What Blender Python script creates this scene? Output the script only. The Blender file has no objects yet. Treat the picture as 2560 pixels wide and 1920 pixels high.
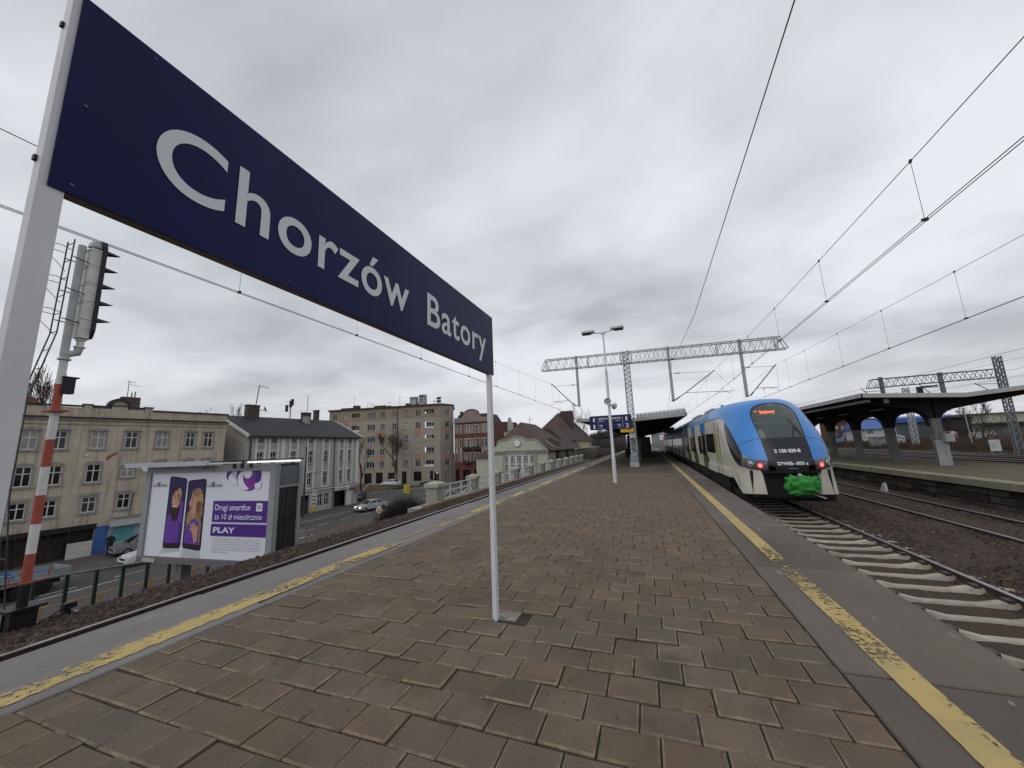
import bpy, bmesh, math, random
from mathutils import Vector, Matrix
random.seed(7)
R = random.Random(11)
scene = bpy.context.scene
COL = scene.collection
rad = math.radians

# ------------------------------------------------------------------ camera
CAM_R = ((0.9379139, 0.3447011, -0.0387122), (-0.0943567, 0.1461452, -0.9847530), (-0.3337879, 0.9272662, 0.1695965))   # rows: camera right, down, forward
cd = bpy.data.cameras.new('camera')
cam = bpy.data.objects.new('camera', cd)
COL.objects.link(cam)
scene.camera = cam
cd.sensor_width = 36.0
cd.lens = 36.0 * 920 / 2560
cd.clip_start = 0.05
cd.clip_end = 5000
r_, d_, f_ = (Vector(v) for v in CAM_R)
cam.matrix_world = Matrix.Translation((0, 0, 1.65)) @ Matrix((r_, -d_, -f_)).transposed().to_4x4()

def in_view(p, margin=0.0):
    v = Vector(p) - Vector((0, 0, 1.65))
    z = v.dot(f_)
    if z < 0.1:
        return False
    return abs(v.dot(r_) / z) < 1280 / 920 + margin and abs(v.dot(d_) / z) < 960 / 920 + margin

# ------------------------------------------------------------------ sky, sun, exposure
SUN_EL, SUN_AZ = rad(48), rad(215)
world = bpy.data.worlds.new('World')
scene.world = world
world.use_nodes = True
nt = world.node_tree
nt.nodes.clear()
def N(t, x, **k):
    n = x.nodes.new(t)
    for a, b in k.items():
        setattr(n, a, b)
    return n
def wmath(op, a, b=None, c=None):
    n = N('ShaderNodeMath', nt, operation=op)
    for i, v in enumerate((a, b, c)):
        if v is None: continue
        if isinstance(v, (int, float)): n.inputs[i].default_value = v
        else: nt.links.new(v, n.inputs[i])
    return n.outputs[0]
wout = N('ShaderNodeOutputWorld', nt)
bg = N('ShaderNodeBackground', nt)
bg.inputs['Strength'].default_value = 0.107
sky = N('ShaderNodeTexSky', nt, sky_type='NISHITA', sun_disc=False)
sky.sun_elevation = SUN_EL
sky.sun_rotation = SUN_AZ
sky.air_density = 1.0
sky.dust_density = 4.0
tc = N('ShaderNodeTexCoord', nt)
sep = N('ShaderNodeSeparateXYZ', nt)
nt.links.new(tc.outputs['Generated'], sep.inputs[0])
zc = wmath('MAXIMUM', sep.outputs[2], 0.0)
den = wmath('ADD', zc, 0.16)
cx = wmath('DIVIDE', sep.outputs[0], den)
cy = wmath('DIVIDE', sep.outputs[1], den)
comb = N('ShaderNodeCombineXYZ', nt)
nt.links.new(wmath('MULTIPLY', cx, 0.85), comb.inputs[0]); nt.links.new(cy, comb.inputs[1])
def wnoise(scale, detail, rough, off):
    mp = N('ShaderNodeMapping', nt); mp.inputs['Location'].default_value = off
    nt.links.new(comb.outputs[0], mp.inputs[0])
    n = N('ShaderNodeTexNoise', nt)
    n.inputs['Scale'].default_value = scale; n.inputs['Detail'].default_value = detail; n.inputs['Roughness'].default_value = rough
    n.inputs['Distortion'].default_value = 0.25
    nt.links.new(mp.outputs[0], n.inputs['Vector'])
    return n.outputs[0]
n1 = wnoise(0.55, 4, 0.45, (3.1, 1.7, 0.4))
n2 = wnoise(1.7, 6, 0.52, (0.4, 5.2, 2.0))
cl = wmath('ADD', wmath('MULTIPLY', n1, 0.62), wmath('MULTIPLY', n2, 0.38))
ramp = N('ShaderNodeValToRGB', nt)
nt.links.new(cl, ramp.inputs[0])
e = ramp.color_ramp.elements
e[0].position = 0.385; e[0].color = (4.45, 4.65, 5.05, 1)
e[1].position = 0.575; e[1].color = (7.85, 8.1, 8.6, 1)
m = e.new(0.47); m.color = (6.0, 6.2, 6.65, 1)
# a thinner layer of cloud along the horizon lets more light through
hz = N('ShaderNodeMapRange', nt); hz.inputs[1].default_value = 0.0; hz.inputs[2].default_value = 0.30; hz.inputs[3].default_value = 0.30; hz.inputs[4].default_value = 0.0
nt.links.new(zc, hz.inputs[0])
mixh = N('ShaderNodeMixRGB', nt); mixh.inputs[2].default_value = (6.7, 6.75, 6.6, 1)
nt.links.new(hz.outputs[0], mixh.inputs[0]); nt.links.new(ramp.outputs[0], mixh.inputs[1])
mix = N('ShaderNodeMixRGB', nt); mix.inputs[0].default_value = 0.95
nt.links.new(sky.outputs[0], mix.inputs[1]); nt.links.new(mixh.outputs[0], mix.inputs[2])
nt.links.new(mix.outputs[0], bg.inputs['Color'])
nt.links.new(bg.outputs[0], wout.inputs[0])

sd = bpy.data.lights.new('sun', 'SUN')
sd.energy = 0.6; sd.angle = rad(40); sd.color = (1.0, 0.97, 0.93)
sun = bpy.data.objects.new('sun', sd); COL.objects.link(sun)
sun.rotation_euler = (rad(90) - SUN_EL, 0, rad(180) - SUN_AZ)
scene.view_settings.view_transform = 'Standard'
scene.view_settings.look = 'None'
scene.view_settings.gamma = 1.0
scene.view_settings.use_curve_mapping = False
scene.view_settings.exposure = 0.0

# ------------------------------------------------------------------ materials
MATS = {}
def mat(name, col, rough=0.8, var=0.18, scale=4.0, col2=None, cover=0.5, sharp=0.2, bump=0.0, bscale=40.0, metal=0.0, spec=0.35,
        rnd=0.0, stretch=(1, 1, 1), world=False, emit=0.0, attr=0.0, streak=0.0, streakcol=None, spots=(), ridges=0.0):
    if name in MATS: return MATS[name]
    m = bpy.data.materials.new(name); m.use_nodes = True
    t = m.node_tree; b = t.nodes['Principled BSDF']; L = t.links.new
    b.inputs['Roughness'].default_value = rough; b.inputs['Metallic'].default_value = metal
    b.inputs['Specular IOR Level'].default_value = spec
    if world:
        g = N('ShaderNodeNewGeometry', t); vec = g.outputs['Position']
    else:
        g = N('ShaderNodeTexCoord', t); vec = g.outputs['Object']
    mp = N('ShaderNodeMapping', t); mp.inputs['Scale'].default_value = stretch; L(vec, mp.inputs[0])
    if not world:
        oi = N('ShaderNodeObjectInfo', t)
        mu = N('ShaderNodeVectorMath', t, operation='SCALE'); mu.inputs['Scale'].default_value = 37.0
        cv = N('ShaderNodeCombineXYZ', t); L(oi.outputs['Random'], cv.inputs[0]); L(oi.outputs['Random'], cv.inputs[2]); L(cv.outputs[0], mu.inputs[0]); L(mu.outputs[0], mp.inputs['Location'])
    n = N('ShaderNodeTexNoise', t); n.inputs['Scale'].default_value = scale; n.inputs['Detail'].default_value = 7; n.inputs['Roughness'].default_value = 0.62
    L(mp.outputs[0], n.inputs['Vector'])
    rp = N('ShaderNodeValToRGB', t); e = rp.color_ramp.elements
    lo = [max(0, c * (1 - var)) for c in col]; hi = [c * (1 + var) for c in col]
    e[0].position = 0.3; e[0].color = (*lo, 1); e[1].position = 0.7; e[1].color = (*hi, 1)
    L(n.outputs[0], rp.inputs[0]); out = rp.outputs[0]
    if col2 is not None:
        n2 = N('ShaderNodeTexNoise', t); n2.inputs['Scale'].default_value = scale * 0.37; n2.inputs['Detail'].default_value = 9; n2.inputs['Roughness'].default_value = 0.7
        mp2 = N('ShaderNodeMapping', t); mp2.inputs['Location'].default_value = (4.2, 9.1, 2.3); L(mp.outputs[0], mp2.inputs[0]); L(mp2.outputs[0], n2.inputs['Vector'])
        mr = N('ShaderNodeMapRange', t); c0 = 0.5 + (0.5 - cover) * 0.5
        mr.inputs[1].default_value = c0 - sharp / 2; mr.inputs[2].default_value = c0 + sharp / 2; L(n2.outputs[0], mr.inputs[0])
        mx = N('ShaderNodeMixRGB', t); L(mr.outputs[0], mx.inputs[0]); L(out, mx.inputs[1]); mx.inputs[2].default_value = (*col2, 1); out = mx.outputs[0]
    if streak:
        mp3 = N('ShaderNodeMapping', t); mp3.inputs['Scale'].default_value = (1, 1, 0.06); L(vec, mp3.inputs[0])
        n3 = N('ShaderNodeTexNoise', t); n3.inputs['Scale'].default_value = 3.5; n3.inputs['Detail'].default_value = 6; L(mp3.outputs[0], n3.inputs['Vector'])
        mr = N('ShaderNodeMapRange', t); mr.inputs[1].default_value = 0.5; mr.inputs[2].default_value = 0.75; mr.inputs[4].default_value = streak; L(n3.outputs[0], mr.inputs[0])
        mx = N('ShaderNodeMixRGB', t); L(mr.outputs[0], mx.inputs[0]); L(out, mx.inputs[1]); mx.inputs[2].default_value = (*(streakcol or [c * 0.35 for c in col]), 1); out = mx.outputs[0]
    if rnd or attr:
        hs = N('ShaderNodeHueSaturation', t)
        if attr:
            a = N('ShaderNodeAttribute', t); a.attribute_name = 'rnd'; src = a.outputs['Fac']; k = attr
        else:
            oi2 = N('ShaderNodeObjectInfo', t); src = oi2.outputs['Random']; k = rnd
        def rng(lo_, hi_, freq):
            mm = N('ShaderNodeMath', t, operation='MULTIPLY'); L(src, mm.inputs[0]); mm.inputs[1].default_value = freq
            fr = N('ShaderNodeMath', t, operation='FRACT'); L(mm.outputs[0], fr.inputs[0])
            q = N('ShaderNodeMapRange', t); q.inputs[3].default_value = lo_; q.inputs[4].default_value = hi_; L(fr.outputs[0], q.inputs[0]); return q.outputs[0]
        L(rng(1 - k, 1 + k, 1.0), hs.inputs['Value']); L(rng(1 - k, 1 + k, 17.3), hs.inputs['Saturation']); L(rng(0.5 - k * 0.06, 0.5 + k * 0.05, 7.7), hs.inputs['Hue'])
        L(out, hs.inputs['Color']); out = hs.outputs[0]
    for (ssc, slim, scol, sdens) in spots:
        vo = N('ShaderNodeTexVoronoi', t); vo.inputs['Scale'].default_value = ssc; vo.inputs['Randomness'].default_value = 1.0
        nd = N('ShaderNodeTexNoise', t); nd.inputs['Scale'].default_value = ssc * 2.3; nd.inputs['Detail'].default_value = 3; L(mp.outputs[0], nd.inputs['Vector'])
        va = N('ShaderNodeVectorMath', t, operation='MULTIPLY_ADD'); L(nd.outputs['Color'], va.inputs[0]); va.inputs[1].default_value = (0.5 / ssc,) * 3; L(mp.outputs[0], va.inputs[2]); L(va.outputs[0], vo.inputs['Vector'])
        m1 = N('ShaderNodeMapRange', t); m1.inputs[1].default_value = slim; m1.inputs[2].default_value = slim * 0.6; L(vo.outputs['Distance'], m1.inputs[0])
        sc_ = N('ShaderNodeSeparateXYZ', t); L(vo.outputs['Color'], sc_.inputs[0]); gt = N('ShaderNodeMath', t, operation='LESS_THAN'); L(sc_.outputs[0], gt.inputs[0]); gt.inputs[1].default_value = sdens
        mm_ = N('ShaderNodeMath', t, operation='MULTIPLY'); L(m1.outputs[0], mm_.inputs[0]); L(gt.outputs[0], mm_.inputs[1])
        ms = N('ShaderNodeMath', t, operation='MULTIPLY'); L(mm_.outputs[0], ms.inputs[0]); ms.inputs[1].default_value = 0.75
        mx = N('ShaderNodeMixRGB', t); L(ms.outputs[0], mx.inputs[0]); L(out, mx.inputs[1]); mx.inputs[2].default_value = (*scol, 1); out = mx.outputs[0]
    L(out, b.inputs['Base Color'])
    if bump:
        nb = N('ShaderNodeTexNoise', t); nb.inputs['Scale'].default_value = bscale; nb.inputs['Detail'].default_value = 6; L(mp.outputs[0], nb.inputs['Vector'])
        bp = N('ShaderNodeBump', t); bp.inputs['Strength'].default_value = bump; bp.inputs['Distance'].default_value = 0.02; hgt = nb.outputs[0]
        if ridges:
            wv = N('ShaderNodeTexWave', t); wv.inputs['Scale'].default_value = ridges; wv.inputs['Distortion'].default_value = 1.5; wv.inputs['Detail'].default_value = 2; wv.inputs['Detail Scale'].default_value = 3.0; L(mp.outputs[0], wv.inputs['Vector'])
            w2 = N('ShaderNodeTexWave', t, bands_direction='Y'); w2.inputs['Scale'].default_value = ridges * .5; w2.inputs['Distortion'].default_value = 2.0; L(mp.outputs[0], w2.inputs['Vector'])
            ml = N('ShaderNodeMath', t, operation='MULTIPLY'); L(wv.outputs['Fac'], ml.inputs[0]); L(w2.outputs['Fac'], ml.inputs[1]); ad = N('ShaderNodeMath', t, operation='MULTIPLY_ADD'); L(ml.outputs[0], ad.inputs[0]); ad.inputs[1].default_value = 0.22; L(hgt, ad.inputs[2]); hgt = ad.outputs[0]
        L(hgt, bp.inputs['Height']); L(bp.outputs[0], b.inputs['Normal'])
    if emit:
        L(out, b.inputs['Emission Color']); b.inputs['Emission Strength'].default_value = emit
    MATS[name] = m
    return m

def glass(name, col, rough=0.06, spec=0.5, var=0.25, scale=0.8):
    return mat(name, col, rough=rough, spec=spec, var=var, scale=scale)

# ------------------------------------------------------------------ mesh helpers
class MB:
    """collects faces in world coordinates (or in the local frame of the root when local=True)"""
    def __init__(s): s.v = []; s.f = []; s.m = []; s.mi = 0
    def add(s, vs, fs):
        o = len(s.v); s.v += [tuple(v) for v in vs]
        for f in fs: s.f.append([o + i for i in f]); s.m.append(s.mi)
        return s
    def box(s, a, b):
        (x0, y0, z0), (x1, y1, z1) = a, b
        return s.add([(x0, y0, z0), (x1, y0, z0), (x1, y1, z0), (x0, y1, z0), (x0, y0, z1), (x1, y0, z1), (x1, y1, z1), (x0, y1, z1)],
                     [(3, 2, 1, 0), (4, 5, 6, 7), (0, 1, 5, 4), (1, 2, 6, 5), (2, 3, 7, 6), (3, 0, 4, 7)])
    def cbox(s, c, d): return s.box([c[i] - d[i] / 2 for i in range(3)], [c[i] + d[i] / 2 for i in range(3)])
    def hexa(s, bot, top):
        n = len(bot)
        return s.add(list(bot) + list(top), [tuple(reversed(range(n))), tuple(range(n, 2 * n))] + [(i, (i + 1) % n, n + (i + 1) % n, n + i) for i in range(n)])
    def bar(s, p, q, w, h=None, up=(0, 0, 1)):
        p, q = Vector(p), Vector(q); h = h or w; d = (q - p).normalized(); u = Vector(up)
        if abs(d.dot(u)) > 0.98: u = Vector((0, 1, 0))
        a = d.cross(u).normalized() * (w / 2); b = a.cross(d).normalized() * (h / 2)
        return s.hexa([p - a - b, p + a - b, p + a + b, p - a + b], [q - a - b, q + a - b, q + a + b, q - a + b])
    def tube(s, pts, r, n=6, cap=True):
        pts = [Vector(p) for p in pts]; rs = r if isinstance(r, (list, tuple)) else [r] * len(pts)
        d0 = (pts[1] - pts[0]).normalized(); u = Vector((0, 0, 1)) if abs(d0.z) < 0.9 else Vector((1, 0, 0))
        o = len(s.v); u = (u - d0 * u.dot(d0)).normalized()
        for i, p in enumerate(pts):
            d = (pts[min(i + 1, len(pts) - 1)] - pts[max(i - 1, 0)]).normalized()
            u = (u - d * u.dot(d)).normalized(); w = d.cross(u)
            for k in range(n):
                a = 2 * math.pi * k / n; s.v.append(tuple(p + (u * math.cos(a) + w * math.sin(a)) * rs[i]))
        for i in range(len(pts) - 1):
            for k in range(n):
                s.f.append([o + i * n + k, o + i * n + (k + 1) % n, o + (i + 1) * n + (k + 1) % n, o + (i + 1) * n + k]); s.m.append(s.mi)
        if cap:
            s.f.append([o + k for k in reversed(range(n))]); s.m.append(s.mi)
            s.f.append([o + (len(pts) - 1) * n + k for k in range(n)]); s.m.append(s.mi)
        return s
    def lathe(s, c, prof, n=16, axis=(0, 0, 1)):
        c = Vector(c); ax = Vector(axis).normalized(); u = Vector((0, 0, 1)) if abs(ax.z) < 0.9 else Vector((1, 0, 0)); u = (u - ax * u.dot(ax)).normalized(); w = ax.cross(u); o = len(s.v); m = len(prof)
        for h, r in prof:
            for k in range(n): s.v.append(tuple(c + ax * h + (u * math.cos(2 * math.pi * k / n) + w * math.sin(2 * math.pi * k / n)) * max(r, 1e-4)))
        for i in range(m - 1):
            for k in range(n): s.f.append([o + i * n + k, o + i * n + (k + 1) % n, o + (i + 1) * n + (k + 1) % n, o + (i + 1) * n + k]); s.m.append(s.mi)
        s.f.append([o + k for k in reversed(range(n))]); s.m.append(s.mi); s.f.append([o + (m - 1) * n + k for k in range(n)]); s.m.append(s.mi)
        return s
    def poly(s, pts): return s.add(pts, [tuple(range(len(pts)))])
    def prism(s, pts, off):
        off = Vector(off); return s.hexa([Vector(p) for p in pts], [Vector(p) + off for p in pts])
    def disc(s, c, r, a, b, n=20):
        c, a, b = Vector(c), Vector(a), Vector(b)
        return s.poly([c + a * (r * math.cos(2 * math.pi * k / n)) + b * (r * math.sin(2 * math.pi * k / n)) for k in range(n)])
    def mesh(s, name, mats, origin=None, rot=0.0, smooth=False, fix=True):
        me = bpy.data.meshes.new(name)
        vs = s.v
        if origin is not None:
            M = Matrix.Rotation(-rot, 4, 'Z') @ Matrix.Translation(-Vector(origin)); vs = [tuple(M @ Vector(v)) for v in vs]
        me.from_pydata(vs, [], s.f)
        mats = mats if isinstance(mats, (list, tuple)) else [mats]
        for m_ in mats: me.materials.append(m_)
        me.polygons.foreach_set('material_index', s.m)
        if fix:
            bm = bmesh.new(); bm.from_mesh(me); bmesh.ops.recalc_face_normals(bm, faces=bm.faces); bm.to_mesh(me); bm.free()
        if smooth:
            me.polygons.foreach_set('use_smooth', [True] * len(me.polygons))
            try: me.set_sharp_from_angle(angle=rad(40))
            except Exception: pass
        me.update()
        return me

def link(name, me, parent=None):
    o = bpy.data.objects.new(name, me); COL.objects.link(o)
    if parent is not None: o.parent = parent
    return o
def root_of(p):
    """accumulated location and z-rotation of a parent chain"""
    loc = Matrix.Identity(4); ch = []
    while p is not None: ch.append(p); p = p.parent
    for q in reversed(ch): loc = loc @ Matrix.Translation(q.location) @ Matrix.Rotation(q.rotation_euler.z, 4, 'Z')
    return loc
def part(name, mb, mats, parent=None, smooth=False, local=False, label=None, fix=True):
    me = mb.mesh(name, mats, smooth=smooth, fix=fix)
    if parent is not None and not local: me.transform(root_of(parent).inverted())
    o = link(name, me, parent)
    if label: o['label'] = label
    return o
def tag(o, label, cat, group=None, kind=None):
    o['label'] = label; o['category'] = cat
    if group: o['group'] = group
    if kind: o['kind'] = kind
    return o
def thing(name, label, cat, loc=(0, 0, 0), rot=0.0, group=None):
    o = bpy.data.objects.new(name, None); COL.objects.link(o); o.empty_display_size = 0.2
    o.location = loc; o.rotation_euler = (0, 0, rot)
    return tag(o, label, cat, group)
def single(name, mb, mats, label, cat, loc, group=None, kind=None, smooth=False):
    """a thing that is one mesh, its origin at loc"""
    me = mb.mesh(name, mats, origin=loc, smooth=smooth); o = link(name, me); o.location = loc
    return tag(o, label, cat, group, kind)
def structure(name, mb, mats, smooth=False, kind='structure', parent=None):
    o = link(name, mb.mesh(name, mats, smooth=smooth), parent); o['kind'] = kind; return o
def dup(root, loc, rot=None, label=None, group=None):
    r = root.copy(); COL.objects.link(r); r.location = loc
    if rot is not None: r.rotation_euler = (0, 0, rot)
    if label: r['label'] = label
    if group: r['group'] = group
    for ch in list(root.children):
        c = ch.copy(); COL.objects.link(c); c.parent = r
        for g in list(ch.children):
            d = g.copy(); COL.objects.link(d); d.parent = c
    return r
def glyphs(body, bold=0.0, extrude=0.0, spacing=1.0, res=4):
    """outline text as vertices and faces in the xy plane, bounding box from the origin"""
    cu = bpy.data.curves.new('lettering', 'FONT'); cu.body = body; cu.size = 1.0; cu.offset = bold; cu.extrude = extrude; cu.resolution_u = res; cu.space_character = spacing
    o = bpy.data.objects.new('lettering', cu); COL.objects.link(o)
    me = bpy.data.meshes.new_from_object(o.evaluated_get(bpy.context.evaluated_depsgraph_get()))
    vs = [tuple(v.co) for v in me.vertices]; fs = [tuple(p.vertices) for p in me.polygons]
    bpy.data.objects.remove(o); bpy.data.curves.remove(cu); bpy.data.meshes.remove(me)
    return vs, fs
def write(mb, body, o, ux, uz, x0, x1, base, cap, bold=0.0, spacing=1.0, res=4):
    """sets body into mb: left edge x0, right edge x1 along ux, baseline and cap height along uz, from point o"""
    vs, fs = glyphs(body, bold, 0.0, spacing, res); o, ux, uz = Vector(o), Vector(ux), Vector(uz)
    a = min(v[0] for v in vs); b = max(v[0] for v in vs); k = (x1 - x0) / (b - a); kc = cap / 0.73
    mb.add([o + ux * (x0 + (v[0] - a) * k) + uz * (base + v[1] * kc) for v in vs], fs)

# ------------------------------------------------------------------ common materials
M_ballast = mat('ballast', (0.050, 0.037, 0.030), 0.95, 0.55, 26, col2=(0.11, 0.086, 0.07), cover=0.25, sharp=0.15, bump=1.0, bscale=30, world=True)
M_ballast_rust = mat('ballast_rust', (0.058, 0.038, 0.026), 0.95, 0.5, 22, col2=(0.13, 0.095, 0.07), cover=0.2, sharp=0.12, bump=1.0, bscale=26, world=True)
M_stone = mat('ballast_stone', (0.066, 0.047, 0.036), 0.9, 0.5, 9, rnd=0.0, attr=0.45, bump=0.3)
M_rail = mat('rail_steel', (0.085, 0.06, 0.05), 0.6, 0.35, 12, metal=0.3)
M_railtop = mat('rail_head', (0.33, 0.33, 0.34), 0.3, 0.15, 20, metal=0.85)
M_conc = mat('concrete', (0.27, 0.26, 0.24), 0.9, 0.2, 3, bump=0.2)
M_sleeper = mat('sleeper_concrete', (0.40, 0.38, 0.32), 0.9, 0.16, 6, col2=(0.27, 0.2, 0.14), cover=0.33, sharp=0.3, bump=0.3, rnd=0.12)
M_asphalt = mat('asphalt', (0.062, 0.06, 0.058), 0.75, 0.2, 0.6, col2=(0.085, 0.082, 0.078), cover=0.4, sharp=0.5, bump=0.2, bscale=60, world=True)
M_pavement = mat('pavement', (0.095, 0.085, 0.078), 0.9, 0.2, 1.2, bump=0.2, world=True)
M_earth = mat('earth', (0.085, 0.066, 0.05), 0.95, 0.4, 1.5, col2=(0.06, 0.065, 0.035), cover=0.4, sharp=0.4, bump=0.8, bscale=8, world=True)
M_white = mat('white_paint', (0.62, 0.63, 0.65), 0.45, 0.07, 3, bump=0.05, streak=0.18, streakcol=(0.36, 0.35, 0.32), spots=((11, .14, (.22, .2, .18), .10),))
M_black = mat('black_paint', (0.012, 0.012, 0.014), 0.45, 0.2, 4)
M_galv = mat('galvanised_steel', (0.36, 0.38, 0.39), 0.5, 0.18, 3, metal=0.35)
M_dkgalv = mat('weathered_steel', (0.17, 0.185, 0.19), 0.6, 0.25, 4, metal=0.3)
M_wire = mat('wire', (0.028, 0.028, 0.03), 0.6, 0.2, 3)
M_navy = mat('navy_panel', (0.006, 0.0095, 0.068), 0.45, 0.2, 1.2, spec=0.13, world=True, streak=0.12, streakcol=(0.04, 0.045, 0.08))
M_letter = mat('lettering_white', (0.66, 0.68, 0.70), 0.55, 0.03, 3)
M_yellow = mat('yellow_paint', (0.62, 0.44, 0.02), 0.6, 0.1, 3)
M_red = mat('red_paint', (0.33, 0.055, 0.035), 0.6, 0.15, 4)

# ------------------------------------------------------------------ ground
PE_L, PE_R = -5.42, 2.28
mb = MB(); prof = [(-9.45, -0.95), (-10.0, -1.2), (-13.0, -2.1), (-20, -3.85), (-24.5, -6.23), (-90, -6.23), (-600, -6.23)]
ys = [-500, -60, 0, 8, 16, 24, 40, 70, 110, 200, 700]
pr = [(9.97 + 40, -0.45), (34.6, -0.45), (33.4, -0.98), (-9.45, -0.98)]
pts = [(900, 3.0), (300, 1.5), (120, 0.2), (60, -0.2)] + pr[1:] + prof[1:]
V = [(x, y, z) for y in ys for x, z in pts]; n = len(pts)
mb.add(V, [(j * n + i, j * n + i + 1, (j + 1) * n + i + 1, (j + 1) * n + i) for j in range(len(ys) - 1) for i in range(n - 1)])
structure('ground', mb, M_earth)

# ballast beds, a little uneven
def bed(name, x0, x1, y0, y1, z, m, amp=0.03, nx=14, ny=120, ends=(0, 0)):
    mb = MB(); V = []
    for j in range(ny + 1):
        y = y0 + (y1 - y0) * (j / ny) ** 1.6
        for i in range(nx + 1):
            x = x0 + (x1 - x0) * i / nx
            V.append((x, y, z + R.uniform(-amp, amp) * (0.4 + 0.6 * min(1, j / 20))))
    mb.add(V, [(j * (nx + 1) + i, j * (nx + 1) + i + 1, (j + 1) * (nx + 1) + i + 1, (j + 1) * (nx + 1) + i) for j in range(ny) for i in range(nx)])
    o = structure(name, mb, m); return o
bed('ballast_bed', PE_R - 0.1, 4.85, 0.5, 200, -0.915, M_ballast_rust, amp=0.014)
bed('ballast_bed', 4.8, 9.95, 0.5, 200, -0.845, M_ballast_rust)
bed('ballast_bed', -9.45, PE_L + 0.1, -2, 200, -0.83, M_ballast)
bed('ballast_bed', 15.7, 33.2, 10, 260, -0.92, M_ballast, nx=20)

# loose stones on the beds
def stones(name, spans, m):
    v = []; f = []; rn = []
    for (x0, x1, y0, y1, z, cnt, s0, s1) in spans:
        for _ in range(cnt):
            y = y0 + (y1 - y0) * R.random() ** 1.7; x = R.uniform(x0, x1); s = R.uniform(s0, s1); o = len(v); c = R.random()
            a = R.random() * 6.28
            for k in range(4):
                q = s * R.uniform(0.7, 1.25); v.append((x + math.cos(a + k * 1.57) * q, y + math.sin(a + k * 1.57) * q, z + R.uniform(-0.3, 0.25) * s))
            v.append((x + R.uniform(-.3, .3) * s, y + R.uniform(-.3, .3) * s, z + s * R.uniform(0.5, 0.95)))
            for k in range(4): f.append((o + k, o + (k + 1) % 4, o + 4)); rn.append(c)
    me = bpy.data.meshes.new(name); me.from_pydata(v, [], f); me.materials.append(m)
    at = me.attributes.new('rnd', 'FLOAT', 'FACE'); at.data.foreach_set('value', rn)
    o = link(name, me); o['kind'] = 'stuff'; return o
stones('ballast_stones', [(4.85, 9.8, 3, 30, -0.84, 14000, 0.022, 0.048), (5.0, 7.2, 5, 22, -0.84, 5000, 0.02, 0.05), (PE_R, 4.7, 3, 14, -0.935, 7000, 0.022, 0.04),
                          (-9.5, -7.9, 1.5, 26, -0.83, 8000, 0.03, 0.06), (-9.5, -8.3, 1.5, 12, -0.82, 2600, 0.035, 0.07)], M_stone)

# ------------------------------------------------------------------ tracks
def rail_mb(x, y0, y1, top=-0.76, h=0.17):
    prof = [(-0.07, -h), (0.07, -h), (0.07, -h + 0.02), (0.012, -h + 0.045), (0.012, -0.045), (0.036, -0.034), (0.036, -0.006), (0.028, 0), (-0.028, 0), (-0.036, -0.006), (-0.036, -0.034), (-0.012, -0.045), (-0.012, -h + 0.045), (-0.07, -h + 0.02)]
    mb = MB(); n = len(prof)
    V = [(x + a, y, top + b) for y in (y0, y1) for a, b in prof]
    for k in range(n):
        mb.mi = 1 if k in (6, 7, 8) else 0
        mb.add([V[k], V[(k + 1) % n], V[n + (k + 1) % n], V[n + k]], [(0, 1, 2, 3)])
    mb.mi = 0; mb.poly(V[:n]); mb.poly(V[n:]); return mb
def track(xc, y0, y1, label, ns, ys, group='railway tracks', top=-0.76):
    t = thing('railway_track', label, 'railway track', (xc, y0, -0.93), group=group)
    for s in (-1, 1): part('rail', rail_mb(xc + s * 0.7535, y0, y1, top), [M_rail, M_railtop], t)
    if not ns: return t
    # concrete sleeper: low in the middle, raised at the rail seats
    mb = MB(); xs = [(-1.25, -0.855), (-1.0, -0.835), (-0.56, -0.835), (-0.34, -0.885), (0.34, -0.885), (0.56, -0.835), (1.0, -0.835), (1.25, -0.855)]
    for (a, za), (b, zb) in zip(xs, xs[1:]):
        mb.add([(a, -.11, -.98), (b, -.11, -.98), (b, .11, -.98), (a, .11, -.98), (a, -.062, za), (b, -.062, zb), (b, .062, zb), (a, .062, za)],
               [(0, 1, 5, 4), (4, 5, 6, 7), (7, 6, 2, 3)])
    me = mb.mesh('sleeper', M_sleeper)
    fm = MB()
    for s in (-1, 1):
        for q in (-1, 1): fm.cbox((s * 0.7535 + q * 0.1, 0, -0.82), (0.09, 0.13, 0.05))
    fme = fm.mesh('fastening', M_rail)
    for k in range(ns):
        o = link('sleeper', me, t); o.location = (0, ys + 0.6 * k - y0, 0.93 + R.uniform(-0.006, 0.004)); o.rotation_euler.z = R.uniform(-0.006, 0.006)
        fo = link('fastening', fme, o); fo['kind'] = 'stuff'
    return t
track(4.02, 0.5, 160, 'railway track beside the yellow-lined platform edge, running under the train', 42, 3.1)
track(8.15, 0.5, 200, 'railway track along the stone wall of the far platform', 0, 4.0)
track(-7.15, -3, 200, 'railway track between the platform and the white railing', 0, -1.0, top=-0.675)
track(21.3, 5, 240, 'railway track close behind the far canopy platform', 0, 20)
track(25.6, 5, 240, 'railway track in the middle behind the far platform', 0, 24)
track(29.4, 5, 240, 'outermost railway track below the scrub bank', 0, 30)

# ------------------------------------------------------------------ our platform
plat = MB()
plat.box((PE_L + 0.12, -3, -1.3), (PE_R - 0.12, 180, -0.022))
M_joint = mat('joint_dirt', (0.035, 0.036, 0.024), 0.95, 0.4, 6, bump=0.5, world=True)
platform = structure('platform', plat, M_joint)
platform['label'] = 'island platform paved with brown slabs'

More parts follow.
